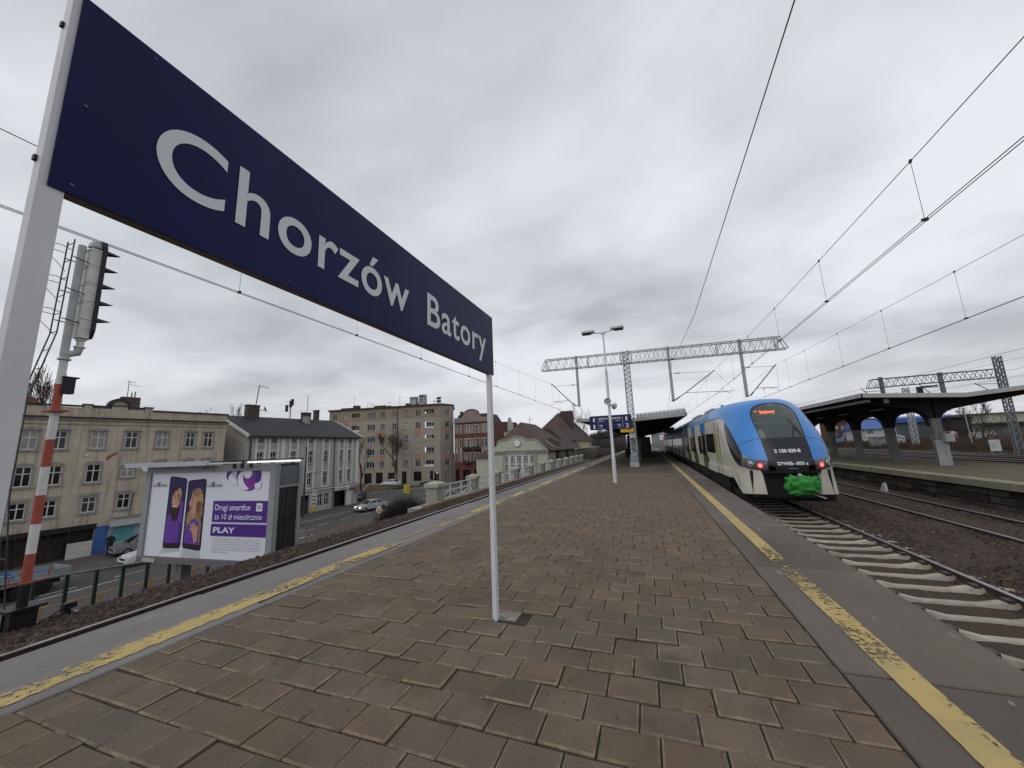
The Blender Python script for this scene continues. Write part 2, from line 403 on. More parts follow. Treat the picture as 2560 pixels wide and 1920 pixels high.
def paver_mat(name, **k):
    return mat(name, (0.160, 0.116, 0.078), 0.86, 0.30, 2.2, col2=(0.124, 0.103, 0.077), cover=0.42, sharp=0.3, bump=0.8, bscale=85, world=True, ridges=26.0, spots=((2.1, .07, (.028, .024, .02), .35), (9, .16, (.035, .03, .024), .16), (16, .12, (.33, .32, .29), .035), (1.1, .34, (.088, .072, .048), .3)), **k)
M_pav = paver_mat('paver', rnd=0.10)
M_pavf = paver_mat('paver_far', attr=0.10)
M_edge = mat('paver_worn_edge', (0.185, 0.145, 0.10), 0.9, 0.45, 9, world=True, rnd=0.15)
PX, PY, X0, X1 = 0.332, 0.262, -4.245, 1.115
# shapes shared between pavers
def paver_mesh(w, d, seed):
    r = random.Random(seed); mb = MB(); c = 0.010; g = 0.0055
    x0, x1, y0, y1 = -w / 2 + g, w / 2 - g, -d / 2 + g, d / 2 - g
    j = [r.uniform(-0.004, 0.004) for _ in range(8)]
    top = [(x0 + c + abs(j[0]), y0 + c + abs(j[1]), 0.0), (x1 - c - abs(j[2]), y0 + c + abs(j[3]), 0.0), (x1 - c - abs(j[4]), y1 - c - abs(j[5]), 0.0), (x0 + c + abs(j[6]), y1 - c - abs(j[7]), 0.0)]
    mid = [(x0, y0, -0.009), (x1, y0, -0.009), (x1, y1, -0.009), (x0, y1, -0.009)]
    bot = [(x0, y0, -0.06), (x1, y0, -0.06), (x1, y1, -0.06), (x0, y1, -0.06)]
    mb.poly(top)
    mb.mi = 1
    for k in range(4): mb.add([mid[k], mid[(k + 1) % 4], top[(k + 1) % 4], top[k]], [(0, 1, 2, 3)])
    mb.mi = 0
    for k in range(4): mb.add([bot[k], bot[(k + 1) % 4], mid[(k + 1) % 4], mid[k]], [(0, 1, 2, 3)])
    return mb.mesh('paver', [M_pav, M_edge])
PM = {}
cells = []
row = 0
y = 0.7
while y < 75:
    x = X0 + (0 if row % 2 else -PX / 2) + (0.05 if row % 5 == 2 else 0.0)
    while x < X1 - 0.02:
        a, b = max(x, X0), min(x + PX, X1)
        if X1 - b < 0.1: b = X1
        if a - X0 < 0.1: a = X0
        if b - a > 0.1: cells.append(((a + b) / 2, y + PY / 2, b - a))
        x = max(x + PX, b) if b == X1 else x + PX
    row += 1; y += PY
hole = (-1.52, 3.78)
def keep(c): return not (abs(c[0] - hole[0]) < 0.16 and abs(c[1] - hole[1]) < 0.11)
cells = [c for c in cells if keep(c)]
vis = [c for c in cells if in_view((c[0], c[1], 0), 0.09)]
near = vis[:300]; nearset = set(near)
for c in near:
    w = round(c[2], 2); key = (w, R.randrange(3))
    if key not in PM: PM[key] = paver_mesh(w if w != 0.33 else PX, PY, hash(key) & 255)
    o = link('paver', PM[key], platform); o.location = (c[0], c[1] + R.uniform(-0.003, 0.003), R.uniform(-0.008, 0.006))
    o.rotation_euler = (R.uniform(-0.02, 0.02), R.uniform(-0.018, 0.018), R.uniform(-0.012, 0.012))
v = []; f = []; rn = []; mi = []
for c in cells:
    if c in nearset: continue
    far = c[1] > 22
    w, d = c[2] / 2 - 0.007, PY / 2 - 0.007; h = R.uniform(-0.005, 0.004); o = len(v); q = R.random(); ch = 0.011
    t1, t2 = R.uniform(-0.003, 0.003), R.uniform(-0.003, 0.003)
    v += [(c[0] + sx * (w - ch), c[1] + sy * (d - ch), h + t1 * sx + t2 * sy) for sx, sy in ((-1, -1), (1, -1), (1, 1), (-1, 1))]
    f.append((o, o + 1, o + 2, o + 3)); rn.append(q); mi.append(0)
    if not far:
        v += [(c[0] + sx * w, c[1] + sy * d, h - 0.009) for sx, sy in ((-1, -1), (1, -1), (1, 1), (-1, 1))]
        v += [(c[0] + sx * w, c[1] + sy * d, h - 0.05) for sx, sy in ((-1, -1), (1, -1), (1, 1), (-1, 1))]
        for k in range(4):
            f.append((o + 4 + k, o + 4 + (k + 1) % 4, o + (k + 1) % 4, o + k)); rn.append(q); mi.append(1)
            f.append((o + 8 + k, o + 8 + (k + 1) % 4, o + 4 + (k + 1) % 4, o + 4 + k)); rn.append(q); mi.append(0)
me = bpy.data.meshes.new('paver_field'); me.from_pydata(v, [], f); me.materials.append(M_pavf); me.materials.append(M_edge)
me.polygons.foreach_set('material_index', mi)
at = me.attributes.new('rnd', 'FLOAT', 'FACE'); at.data.foreach_set('value', rn)
o = link('paver_field', me, platform); o['kind'] = 'stuff'
mb = MB(); mb.box((X0, 75, -0.05), (X1, 178, -0.004)); part('paved_area', mb, M_pavf, platform)

# edge slabs with their joints, steel-dark nosing, worn yellow stripe
M_slabR = mat('edge_slab_warm', (0.104, 0.083, 0.066), 0.85, 0.32, 1.6, col2=(0.142, 0.124, 0.106), cover=0.4, sharp=0.5, bump=0.4, bscale=60, world=True, rnd=0.14, stretch=(1, .35, 1), spots=((5, .22, (.24, .235, .23), .10), (14, .16, (.30, .30, .29), .05), (3, .12, (.05, .042, .04), .3)))
M_slabL = mat('edge_slab_grey', (0.148, 0.141, 0.134), 0.85, 0.25, 1.6, col2=(0.21, 0.195, 0.18), cover=0.4, sharp=0.5, bump=0.4, bscale=60, world=True, rnd=0.1, stretch=(1, .35, 1), spots=((6, .2, (.26, .26, .26), .10), (3, .12, (.08, .075, .07), .3)))
def slab_run(x0, x1, m, y0, pitch, n, nose):
    for k in range(n):
        a, b = y0 + pitch * k, y0 + pitch * (k + 1)
        mb = MB(); g = 0.012; h = R.uniform(-0.006, 0.008)
        c = 0.012
        bot = [(x0 + g, a + g, -0.2), (x1 - g, a + g, -0.2), (x1 - g, b - g, -0.2), (x0 + g, b - g, -0.2)]
        mid = [(p[0], p[1], h - 0.01) for p in bot]
        top = [(x0 + g + c, a + g + c, h), (x1 - g - c, a + g + c, h), (x1 - g - c, b - g - c, h), (x0 + g + c, b - g - c, h)]
        mb.hexa(bot, mid); mb.f.pop(1); mb.m.pop(1); o_ = len(mb.v) - 4
        mb.add(mid + top, [(0, 1, 5, 4), (1, 2, 6, 5), (2, 3, 7, 6), (3, 0, 4, 7), (4, 5, 6, 7)])
        o = part('edge_slab', mb, m, platform)
slab_run(X1, PE_R, M_slabR, -1.4, 2.45, 40, 1)
slab_run(PE_L, X0, M_slabL, -1.6, 2.45, 40, -1)
def stripe_mat(name, worn):
    m = bpy.data.materials.new(name); m.use_nodes = True; t = m.node_tree; L = t.links.new; b = t.nodes['Principled BSDF']; out = t.nodes['Material Output']
    b.inputs['Roughness'].default_value = 0.7
    g = N('ShaderNodeNewGeometry', t)
    c = N('ShaderNodeTexNoise', t); c.inputs['Scale'].default_value = 5; c.inputs['Detail'].default_value = 5; L(g.outputs['Position'], c.inputs['Vector'])
    r = N('ShaderNodeValToRGB', t); r.color_ramp.elements[0].position = .35; r.color_ramp.elements[0].color = (0.37, 0.29, 0.12, 1); r.color_ramp.elements[1].position = .6; r.color_ramp.elements[1].color = (0.48, 0.35, 0.12, 1)
    L(c.outputs[0], r.inputs[0]); L(r.outputs[0], b.inputs['Base Color'])
    mp = N('ShaderNodeMapping', t); mp.inputs['Scale'].default_value = (1.5, 0.55, 1); L(g.outputs['Position'], mp.inputs[0])
    n1 = N('ShaderNodeTexNoise', t); n1.inputs['Scale'].default_value = 1.1; n1.inputs['Detail'].default_value = 3; L(mp.outputs[0], n1.inputs['Vector'])
    n2 = N('ShaderNodeTexNoise', t); n2.inputs['Scale'].default_value = 19; n2.inputs['Detail'].default_value = 8; n2.inputs['Roughness'].default_value = 0.75; n2.inputs['Distortion'].default_value = 0.6; L(g.outputs['Position'], n2.inputs['Vector'])
    a = N('ShaderNodeMath', t, operation='MULTIPLY_ADD'); L(n1.outputs[0], a.inputs[0]); a.inputs[1].default_value = 1.1; L(n2.outputs[0], a.inputs[2])
    q = N('ShaderNodeMapRange', t); q.inputs[1].default_value = worn - 0.04; q.inputs[2].default_value = worn + 0.04; L(a.outputs[0], q.inputs[0])
    tr = N('ShaderNodeBsdfTransparent', t); mx = N('ShaderNodeMixShader', t); L(q.outputs[0], mx.inputs[0]); L(tr.outputs[0], mx.inputs[1]); L(b.outputs[0], mx.inputs[2]); L(mx.outputs[0], out.inputs['Surface'])
    return m
def stripe(x0, x1, m, y0, y1, seed, fray):
    r = random.Random(seed); mb = MB(); y = y0; V = []
    while y < y1:
        V.append((y, x0 + r.uniform(-fray, fray), x1 + r.uniform(-fray, fray))); y += 0.05 if y < 8 else 0.4
    pts = [(a, y, 0.0125) for y, a, b in V] + []
    n = len(V); W = [(a, y, 0.0125) for y, a, b in V] + [(b, y, 0.0125) for y, a, b in V]
    mb.add(W, [(i, n + i, n + i + 1, i + 1) for i in range(n - 1)])
    return part('yellow_line', mb, m, platform)
stripe(1.395, 1.59, stripe_mat('worn_yellow', 0.90), 0.5, 120, 3, 0.004)
stripe(-4.66, -4.39, stripe_mat('worn_yellow_pale', 0.985), -0.5, 120, 5, 0.018)

# broken concrete round the sign post foot
mb = MB()
r = random.Random(4)
for k in range(9):
    a = r.uniform(0, 6.28); q = r.uniform(0.02, 0.16); s = r.uniform(0.03, 0.07); c = (hole[0] - 0.02 + q * math.cos(a), hole[1] - 0.03 + q * 0.8 * math.sin(a), -0.02)
    P = [(c[0] + s * math.cos(t + a) * r.uniform(.7, 1.4), c[1] + s * math.sin(t + a) * r.uniform(.6, 1.2), r.uniform(-.018, -.004)) for t in (0, 1.3, 2.5, 3.7, 5.0)]
    mb.hexa([(p[0], p[1], -0.08) for p in P], P)
mb.box((-1.69, 3.66, -0.08), (-1.38, 3.9, -0.016))
single('broken_mortar', mb, mat('mortar', (0.24, 0.22, 0.185), 0.9, 0.4, 12, bump=0.9, bscale=30, col2=(0.06, 0.055, 0.04), cover=.35, sharp=.15), 'cracked grey mortar patch round the foot of the station name post', 'mortar patch', (-1.52, 3.78, -0.03))
for (lx, ly) in ((0.35, 8.2), (0.1, 9.9)):
    pass

# ------------------------------------------------------------------ far platform with stone wall
P3, P3b = 9.97, 15.6
mb = MB(); mb.box((P3 + 0.28, 4, -1.3), (P3b - 0.1, 190, -0.03))
M_p3 = mat('far_platform_paving', (0.115, 0.092, 0.066), 0.9, 0.3, 1.2, col2=(0.10, 0.096, 0.052), cover=0.45, sharp=0.4, bump=0.4, world=True)
far_plat = structure('far_platform', mb, M_p3)
far_plat['label'] = 'far island platform above a dark stone wall'
mb = MB(); mb.box((P3 + 0.1, 4, -0.035), (P3b - 0.1, 188, 0.0)); part('paving', mb, M_p3, far_plat)
M_wallst = mat('dark_stone', (0.036, 0.031, 0.026), 0.95, 0.4, 2.5, col2=(0.085, 0.075, 0.062), cover=0.22, sharp=0.3, bump=0.9, bscale=14, rnd=0.5)
for k in range(60):
    y = 8 + k * 1.25
    mb = MB(); mb.box((P3, y + 0.012, -0.2), (P3 + 0.42, y + 1.238, 0.012 + R.uniform(-.004, .006))); part('coping_slab', mb, mat('coping', (0.24, 0.215, 0.16), 0.9, 0.2, 3, col2=(0.16, 0.15, 0.10), cover=.4, rnd=0.1), far_plat)
cnt = 0
for rw in range(3):
    y = 11.0 + rw * 0.3
    while y < 60 and cnt < 290:
        w = R.uniform(0.5, 0.95); z0 = -0.95 + rw * 0.25
        mb = MB(); g = 0.02; pr_ = R.uniform(-0.02, 0.03)
        mb.box((P3 + 0.12 - pr_, y + g, z0 + g), (P3 + 0.3, y + w - g, z0 + 0.25 - g)); part('stone_block', mb, M_wallst, far_plat); y += w; cnt += 1
mb = MB(); mb.box((P3 + 0.16, 5, -1.2), (P3 + 0.29, 120, -0.2)); part('wall_mortar', mb, mat('dark_mortar', (0.03, 0.027, 0.023), 0.95, 0.3, 4), far_plat)
mb = MB(); mb.box((P3 + 0.44, 8, 0.002), (P3 + 0.56, 110, 0.006)); part('yellow_line', mb, mat('pale_yellow', (0.34, 0.29, 0.14), 0.8, 0.25, 4), far_plat)

# ------------------------------------------------------------------ station name sign
t = thing('station_sign', 'big navy station name board with white lettering on two white posts', 'station sign', (-1.58, 3.65, 0))
XS = -1.55
for y0, y1 in ((0.419, 0.472), (3.62, 3.685)):
    mb = MB(); mb.box((-1.60, y0, -0.05), (-1.5575, y1, 3.12)); part('post', mb, M_white, t)
mb = MB(); mb.box((XS - 0.007, 0.437, 2.447), (XS, 3.72, 3.118)); part('board', mb, M_navy, t)
mb = MB(); mb.box((XS - 0.05, 0.44, 3.10), (XS - 0.008, 3.72, 3.114)); mb.box((XS - 0.05, 0.475, 2.447), (XS - 0.008, 3.715, 2.462)); part('frame', mb, mat('bronze_frame', (0.16, 0.135, 0.10), 0.5, 0.2, 4, metal=0.4), t)
mb = MB()
WORDS = [('Chorzów', .656, 2.146), ('Batory', 2.386, 3.517)]
for wd, wa, wb in WORDS:
    mb = MB(); write(mb, wd, (XS + 0.003, 0, 0), (0, 1, 0), (0, 0, 1), wa, wb, 2.635, 0.276, bold=0.012, spacing=1.08, res=14); part('lettering', mb, M_letter, t, fix=False)
for y, z in ((0.48, 2.75), (0.48, 2.475), (1.2, 2.475), (0.62, 3.09), (1.15, 3.09)):
    mb = MB(); mb.lathe((XS, y, z), [(0, 0.005), (0.003, 0.005), (0.004, 0.002)], 8, (1, 0, 0)); part('screw', mb, mat('dull_screw', (0.08, 0.08, 0.12), 0.4, 0.1, 4, metal=0.5), t)
for z in (3.0, 2.53):
    mb = MB(); mb.cbox((-1.59, 0.417, z), (0.014, 0.010, 0.016)); part('bolt', mb, M_black, t)

# ------------------------------------------------------------------ signal mast with ladder
SX, SY = -9.41, 3.19
t = thing('railway_signal', 'tall railway signal with red and white striped mast, hooped ladder and five hooded lamps', 'signal', (SX, SY, -0.95))
M_sgrey = mat('signal_grey', (0.40, 0.43, 0.42), 0.55, 0.18, 5, streak=0.35)
M_swhite = mat('signal_white', (0.62, 0.63, 0.60), 0.55, 0.14, 5, streak=0.3)
M_sred = mat('signal_red', (0.34, 0.075, 0.05), 0.6, 0.16, 5, streak=0.25)
mb = MB(); mb.cbox((SX, SY, -0.74), (0.24, 0.24, 0.44))
for a in (-0.12, 0.12): mb.box((SX + a - 0.01, SY - 0.14, -1.0), (SX + a + 0.01, SY + 0.14, -0.5))
part('foot', mb, M_black, t)
mb = MB(); mb.cbox((SX, SY, -0.505), (0.40, 0.42, 0.035)); part('base_plate', mb, M_black, t)
for dy, dz in ((-.1, -.62), (0, -.6), (.09, -.6), (-.1, -.86), (0, -.9)):
    mb = MB(); mb.cbox((SX + 0.124, SY + dy, dz), (0.01, 0.022, 0.05)); part('tag_plate', mb, M_letter, t)
mb = MB(); mb.tube([(SX, SY, -0.49), (SX, SY, -0.17)], 0.062, 12); part('mast_base', mb, M_black, t, smooth=True)
zz = [-0.17, 0.28, 0.73, 1.18, 1.63, 2.08, 2.55, 3.02, 3.45]
for k in range(8):
    mb = MB(); mb.tube([(SX, SY, zz[k]), (SX, SY, zz[k + 1] - 0.001)], 0.058 - 0.0006 * k, 12); part('mast_band', mb, (M_sred, M_swhite)[k % 2] if k < 7 else M_swhite, t, smooth=True)
mb = MB(); mb.lathe((SX, SY, 3.44), [(0, .06), (.01, .085), (.03, .085), (.05, .06), (.12, .065)], 12); part('collar', mb, M_sgrey, t, smooth=True)
mb = MB(); mb.tube([(SX, SY, 3.5), (SX, SY + 0.02, 3.56), (SX + 0.02, SY + 0.13, 3.6), (SX + 0.02, SY + 0.15, 3.72)], [.06, .065, .06, .06], 10); part('bracket', mb, M_sgrey, t, smooth=True)
mb = MB(); mb.tube([(SX, SY - 0.01, 3.55), (SX, SY - 0.01, 5.6)], 0.055, 12); part('upper_mast', mb, M_sgrey, t, smooth=True)
HY = SY + 0.15
mb = MB(); mb.lathe((SX + 0.02, HY, 3.70), [(0, .075), (.02, .075), (.03, .05), (.12, .05), (.13, .07), (.16, .07)], 12); part('neck', mb, M_swhite, t, smooth=True)
mb = MB()
for k in range(5):
    z = 3.87 + k * 0.345
    mb.box((SX - 0.08, HY - 0.075, z), (SX + 0.12, HY + 0.06, z + 0.335))
    mb.box((SX - 0.085, HY - 0.085, z + 0.30), (SX + 0.125, HY + 0.062, z + 0.315))
part('lamp_housing', mb, M_swhite, t)
pts = []
for a in range(-90, 91, 15): pts.append((SX + 0.02 + 0.16 * math.cos(rad(a + 90)) * 1.0, 5.62 + 0.17 * max(0, math.cos(rad(a)))))
outline = [(SX + 0.18 , 4.02), (SX + 0.18, 5.6)] + [(SX + 0.02 + 0.16 * math.cos(rad(a)), 5.6 + 0.2 * math.sin(rad(a))) for a in range(15, 180, 15)] + [(SX - 0.14, 5.6), (SX - 0.14, 4.02), (SX - 0.08, 3.88), (SX + 0.12, 3.88)]
mb = MB(); mb.prism([(x, HY + 0.062, z) for x, z in outline], (0, 0.045, 0)); part('background_shield', mb, M_black, t)
mb = MB(); mb.lathe((SX + 0.02, HY, 5.62), [(0, .10), (.06, .095), (.12, .06), (.15, .001)], 12); part('cap', mb, M_sgrey, t, smooth=True)
for k in range(5):
    z = 5.56 - k * 0.335
    mb = MB(); n = 9
    a_ = [(SX + 0.02 + 0.095 * math.cos(rad(q)), HY + 0.105, z + 0.095 * math.sin(rad(q))) for q in range(-20, 201, 22)]
    b_ = [(SX + 0.02 + 0.075 * math.cos(rad(q)), HY + (0.105 + 0.25 * max(0, math.sin(rad(q)))), z + 0.08 * math.sin(rad(q)) - 0.015) for q in range(-20, 201, 22)]
    nn = len(a_); mb.add(a_ + b_, [(i, i + 1, nn + i + 1, nn + i) for i in range(nn - 1)])
    h = part('lamp_hood', mb, M_black, t)
    mb = MB(); mb.lathe((SX + 0.02, HY + 0.106, z), [(0, .075), (.012, .07), (.02, .04)], 14, (0, 1, 0)); part('lens', mb, mat('dark_lens', (0.03, 0.02, 0.02), 0.1, 0.1, 4), t)
mb = MB(); mb.cbox((SX + 0.03, SY + 0.075, 3.0), (0.13, 0.15, 0.28)); mb.cbox((SX + 0.03, SY + 0.09, 3.145), (0.16, 0.2, 0.02)); part('route_indicator', mb, M_black, t)
LY = SY - 0.16
rail_pts = lambda s: [(SX + s, LY, 5.62), (SX + s, LY - 0.02, 3.88), (SX + s, LY - 0.2, 2.75), (SX + s, LY - 0.2, 1.2), (SX + s, LY - 0.05, -0.45)]
M_ladder = mat('ladder_dark', (0.045, 0.045, 0.045), 0.55, 0.3, 6)
for s in (-0.1, 0.13):
    mb = MB(); mb.tube(rail_pts(s), 0.010, 6); part('ladder_rail', mb, M_ladder, t)
rp = rail_pts(0)
def at_z(z):
    for (a, b) in zip(rp, rp[1:]):
        if b[2] <= z <= a[2]:
            k = (z - a[2]) / (b[2] - a[2]); return a[1] + (b[1] - a[1]) * k
    return rp[-1][1]
z = 5.55
while z > -0.4:
    mb = MB(); mb.tube([(SX - 0.1, at_z(z), z), (SX + 0.13, at_z(z), z)], 0.007, 5); part('rung', mb, M_ladder, t); z -= 0.33
for z in (5.4, 4.82, 4.24):
    mb = MB(); P = [(SX - 0.1, LY, z)] + [(SX + 0.015 + 0.17 * math.cos(rad(a)), LY - 0.06 + 0.24 * math.sin(rad(a)), z + 0.02) for a in range(200, 341, 14)] + [(SX + 0.13, LY, z)]
    mb.tube(P, 0.006, 5); mb.tube([(SX + 0.015, LY - 0.29, z + 0.02), (SX + 0.015, LY - 0.29, z - 0.07), (SX + 0.0, LY, z - 0.38)], 0.005, 4); part('safety_hoop', mb, M_ladder, t)
for z in (5.3, 4.7, 4.15):
    mb = MB(); mb.bar((SX + 0.13, LY, z), (SX + 0.10, HY - 0.05, z - 0.03), 0.014); mb.bar((SX - 0.1, LY, z), (SX - 0.06, HY - 0.05, z - 0.03), 0.014); part('ladder_stay', mb, M_ladder, t)
mb = MB(); mb.box((SX - 0.15, SY - 0.1, 2.54), (SX + 0.16, SY + 0.1, 2.57)); part('flange', mb, M_sred, t)
mb = MB(); mb.tube([(SX + 0.2, SY - 0.24, 0.02), (SX + 0.2, SY - 0.24, -0.12), (SX + 0.2, SY + 0.16, -0.12), (SX + 0.2, SY + 0.16, 0.03)], 0.012, 6); part('step_guard', mb, M_sred, t)

# cable box standing by the signal, with its hose
t = thing('cable_box', 'small black cable box on a post in the ballast right of the signal foot', 'cable box', (-9.4, 3.7, -0.95))
mb = MB(); mb.box((-9.45, 3.64, -0.72), (-9.35, 3.79, -0.63)); part('lid', mb, M_black, t)
mb = MB(); mb.box((-9.43, 3.66, -0.95), (-9.37, 3.73, -0.72)); part('post', mb, M_black, t)
mb = MB(); mb.tube([(-9.4, 3.66, -0.68), (-9.38, 3.55, -0.74), (-9.38, 3.42, -0.82), (-9.4, 3.3, -0.84)], 0.012, 6); part('hose', mb, M_black, t)

# ------------------------------------------------------------------ platform lamp
t = thing('platform_lamp', 'tall white platform lamp post with two flat heads and loudspeakers', 'lamp post', (-1.49, 16.63, 0))
lx, ly = -1.49, 16.63
mb = MB(); mb.tube([(lx, ly, -0.02), (lx, ly, 1.02)], 0.082, 16); part('lower_pole', mb, M_white, t, smooth=True)
mb = MB(); mb.tube([(lx, ly, 1.021), (lx, ly, 1.05), (lx, ly, 4.9)], [0.08, 0.062, 0.058], 16); part('middle_pole', mb, M_white, t, smooth=True)
mb = MB(); mb.tube([(lx, ly, 4.901), (lx, ly, 4.93), (lx, ly, 6.6)], [0.056, 0.038, 0.034], 12); part('upper_pole', mb, M_white, t, smooth=True)
mb = MB(); mb.tube([(lx - 0.42, ly, 6.66), (lx, ly, 6.63), (lx + 0.38, ly, 6.68)], 0.02, 8); mb.tube([(lx - 0.1, ly, 6.63), (lx, ly, 6.5)], 0.02, 6); mb.tube([(lx + 0.1, ly, 6.63), (lx, ly, 6.5)], 0.02, 6); part('arm', mb, M_galv, t, smooth=True)
for s, x0, x1, zc_ in ((-1, -0.38, -0.97, 6.72), (1, 0.34, 0.92, 6.75)):
    mb = MB(); w = 0.15
    P = [(lx + x0, -w * .7), (lx + x0 + s * 0.08, -w), (lx + x1 - s * 0.08, -w), (lx + x1, -w * .6), (lx + x1, w * .6), (lx + x1 - s * 0.08, w), (lx + x0 + s * 0.08, w), (lx + x0, w * .7)]
    mb.hexa([(p, ly + q, zc_ - 0.02) for p, q in P], [(lx + (p - lx) * 0.99, ly + q * 0.7, zc_ + 0.08) for p, q in P]); h = part('lamp_head', mb, mat('lamp_shell', (0.42, 0.43, 0.44), 0.5, 0.1, 4), t)
    mb = MB(); mb.hexa([(lx + x0 + s * 0.2, ly - .09, zc_ - 0.09), (lx + x1 - s * 0.04, ly - .09, zc_ - 0.09), (lx + x1 - s * 0.04, ly + .09, zc_ - 0.09), (lx + x0 + s * 0.2, ly + .09, zc_ - 0.09)],
                       [(lx + x0 + s * 0.1, ly - .13, zc_ - 0.02), (lx + x1, ly - .13, zc_ - 0.02), (lx + x1, ly + .13, zc_ - 0.02), (lx + x0 + s * 0.1, ly + .13, zc_ - 0.02)]); part('diffuser', mb, mat('lamp_glass', (0.05, 0.055, 0.05), 0.2, 0.1, 4), h)
for (dx, dy, ax, nm) in ((-0.03, -0.12, (0, -1, -0.15), 'loudspeaker'), (0.14, 0.1, (0.6, 0.8, -0.2), 'loudspeaker')):
    a = Vector(ax).normalized(); c = Vector((lx + dx, ly + dy, 3.47 if dx < 0 else 3.3))
    mb = MB(); mb.lathe(c, [(-0.1, .045), (0, .05), (0.06, .1), (0.11, .15), (0.12, .155), (0.118, .14), (0.05, .07), (0.06, .05), (.09, .04), (.1, .001)], 16, a); part(nm, mb, mat('speaker_grey', (0.45, 0.46, 0.45), 0.5, 0.1, 4), t, smooth=True)

# ------------------------------------------------------------------ lattice helpers
def lattice(mb, p, q, w, h, n, up=(0, 0, 1), chord=0.05, web=0.022, cross=True, taper=1.0):
    """four-chord truss from p to q with web members on all four faces"""
    p, q = Vector(p), Vector(q); d = (q - p).normalized(); u = Vector(up); a = d.cross(u).normalized(); b = a.cross(d).normalized()
    def corner(t, i):
        k = 1 + (taper - 1) * t; sx, sy = ((-1, -1), (1, -1), (1, 1), (-1, 1))[i]
        return p + (q - p) * t + a * (sx * w / 2 * k) + b * (sy * h / 2 * k)
    for i in range(4): mb.bar(corner(0, i), corner(1, i), chord, chord, up=up if abs(d.z) < 0.9 else (0, 1, 0))
    for s in range(n):
        t0, t1, tm = s / n, (s + 1) / n, (s + 0.5) / n
        for i in range(4):
            j = (i + 1) % 4
            if cross == 'x' and i in (1, 3):
                mb.bar(corner(t0, i), corner(t1, j), web); mb.bar(corner(t0, j), corner(t1, i), web)
            else:
                mb.bar(corner(t0, i), corner(tm, j), web); mb.bar(corner(tm, j), corner(t1, i), web)
    return mb
GY = 27.48
t = thing('overhead_line_gantry', 'grey lattice gantry over the platform carrying three wire arms on drop tubes', 'gantry', (-1.0, GY, 0))
mb = MB(); lattice(mb, (-1.0, GY, 0.9), (-1.0, GY, 8.25), 0.40, 0.40, 22, up=(0, 1, 0), chord=0.07, web=0.045); part('mast', mb, M_galv, t)
mb = MB(); mb.box((-1.34, GY - 0.3, 0), (-0.76, GY + 0.3, 0.3)); part('plinth', mb, mat('pale_plinth', (0.42, 0.42, 0.38), 0.9, 0.2, 4), t)
mb = MB(); mb.hexa([(-1.32, GY - .29, .3), (-.78, GY - .29, .3), (-.78, GY + .29, .3), (-1.32, GY + .29, .3)], [(-1.3, GY - .27, .75), (-.8, GY - .27, .75), (-.8, GY + .27, .75), (-1.3, GY + .27, .75)]); mb.hexa([(-1.3, GY - .27, .75), (-.8, GY - .27, .75), (-.8, GY + .27, .75), (-1.3, GY + .27, .75)], [(-1.2, GY - .2, 1.0), (-.86, GY - .2, 1.0), (-.86, GY + .2, 1.0), (-1.2, GY + .2, 1.0)]); part('mast_foot', mb, mat('blue_grey_casing', (0.22, 0.26, 0.28), 0.6, 0.2, 5), t)
# beam: top chord shorter than the bottom one
mb = MB(); zt0, zb0, zt1, zb1 = 8.27, 7.45, 7.97, 7.18
xa, xb, xta, xtb = -7.36, 8.83, -6.96, 8.47
def zb_(x): return zb0 + (zb1 - zb0) * (x - xa) / (xb - xa)
def zt_(x): return zt0 + (zt1 - zt0) * (x - xa) / (xb - xa)
hw = 0.24
for s in (-hw, hw):
    mb.bar((xa, GY + s, zb_(xa)), (xb, GY + s, zb_(xb)), 0.06); mb.bar((xta, GY + s, zt_(xta)), (xtb, GY + s, zt_(xtb)), 0.06)
    mb.bar((xa, GY + s, zb_(xa)), (xta, GY + s, zt_(xta)), 0.045); mb.bar((xb, GY + s, zb_(xb)), (xtb, GY + s, zt_(xtb)), 0.045)
nb = 26; st = (xtb - xta) / nb
for k in range(nb):
    x0, x1, xm = xta + st * k, xta + st * (k + 1), xta + st * (k + .5)
    mb.bar((x0, GY - hw, zt_(x0)), (xm, GY - hw, zb_(xm)), 0.026); mb.bar((xm, GY - hw, zb_(xm)), (x1, GY - hw, zt_(x1)), 0.026)
    mb.bar((x0, GY + hw, zb_(x0)), (xm, GY + hw, zt_(xm)), 0.026); mb.bar((xm, GY + hw, zt_(xm)), (x1, GY + hw, zb_(x1)), 0.026)
    mb.bar((x0, GY - hw, zt_(x0)), (x1, GY + hw, zt_(x1)), 0.02); mb.bar((x0, GY + hw, zb_(x0)), (x1, GY - hw, zb_(x1)), 0.02)
for x in (-6.95, -3.75, -1.35, -0.62, 4.9, 8.3):
    for s in (-hw, hw): mb.bar((x, GY + s, zb_(x)), (x, GY + s, zt_(x)), 0.05)
part('beam', mb, M_galv, t)
M_ins = mat('insulator', (0.03, 0.03, 0.032), 0.35, 0.1, 4)
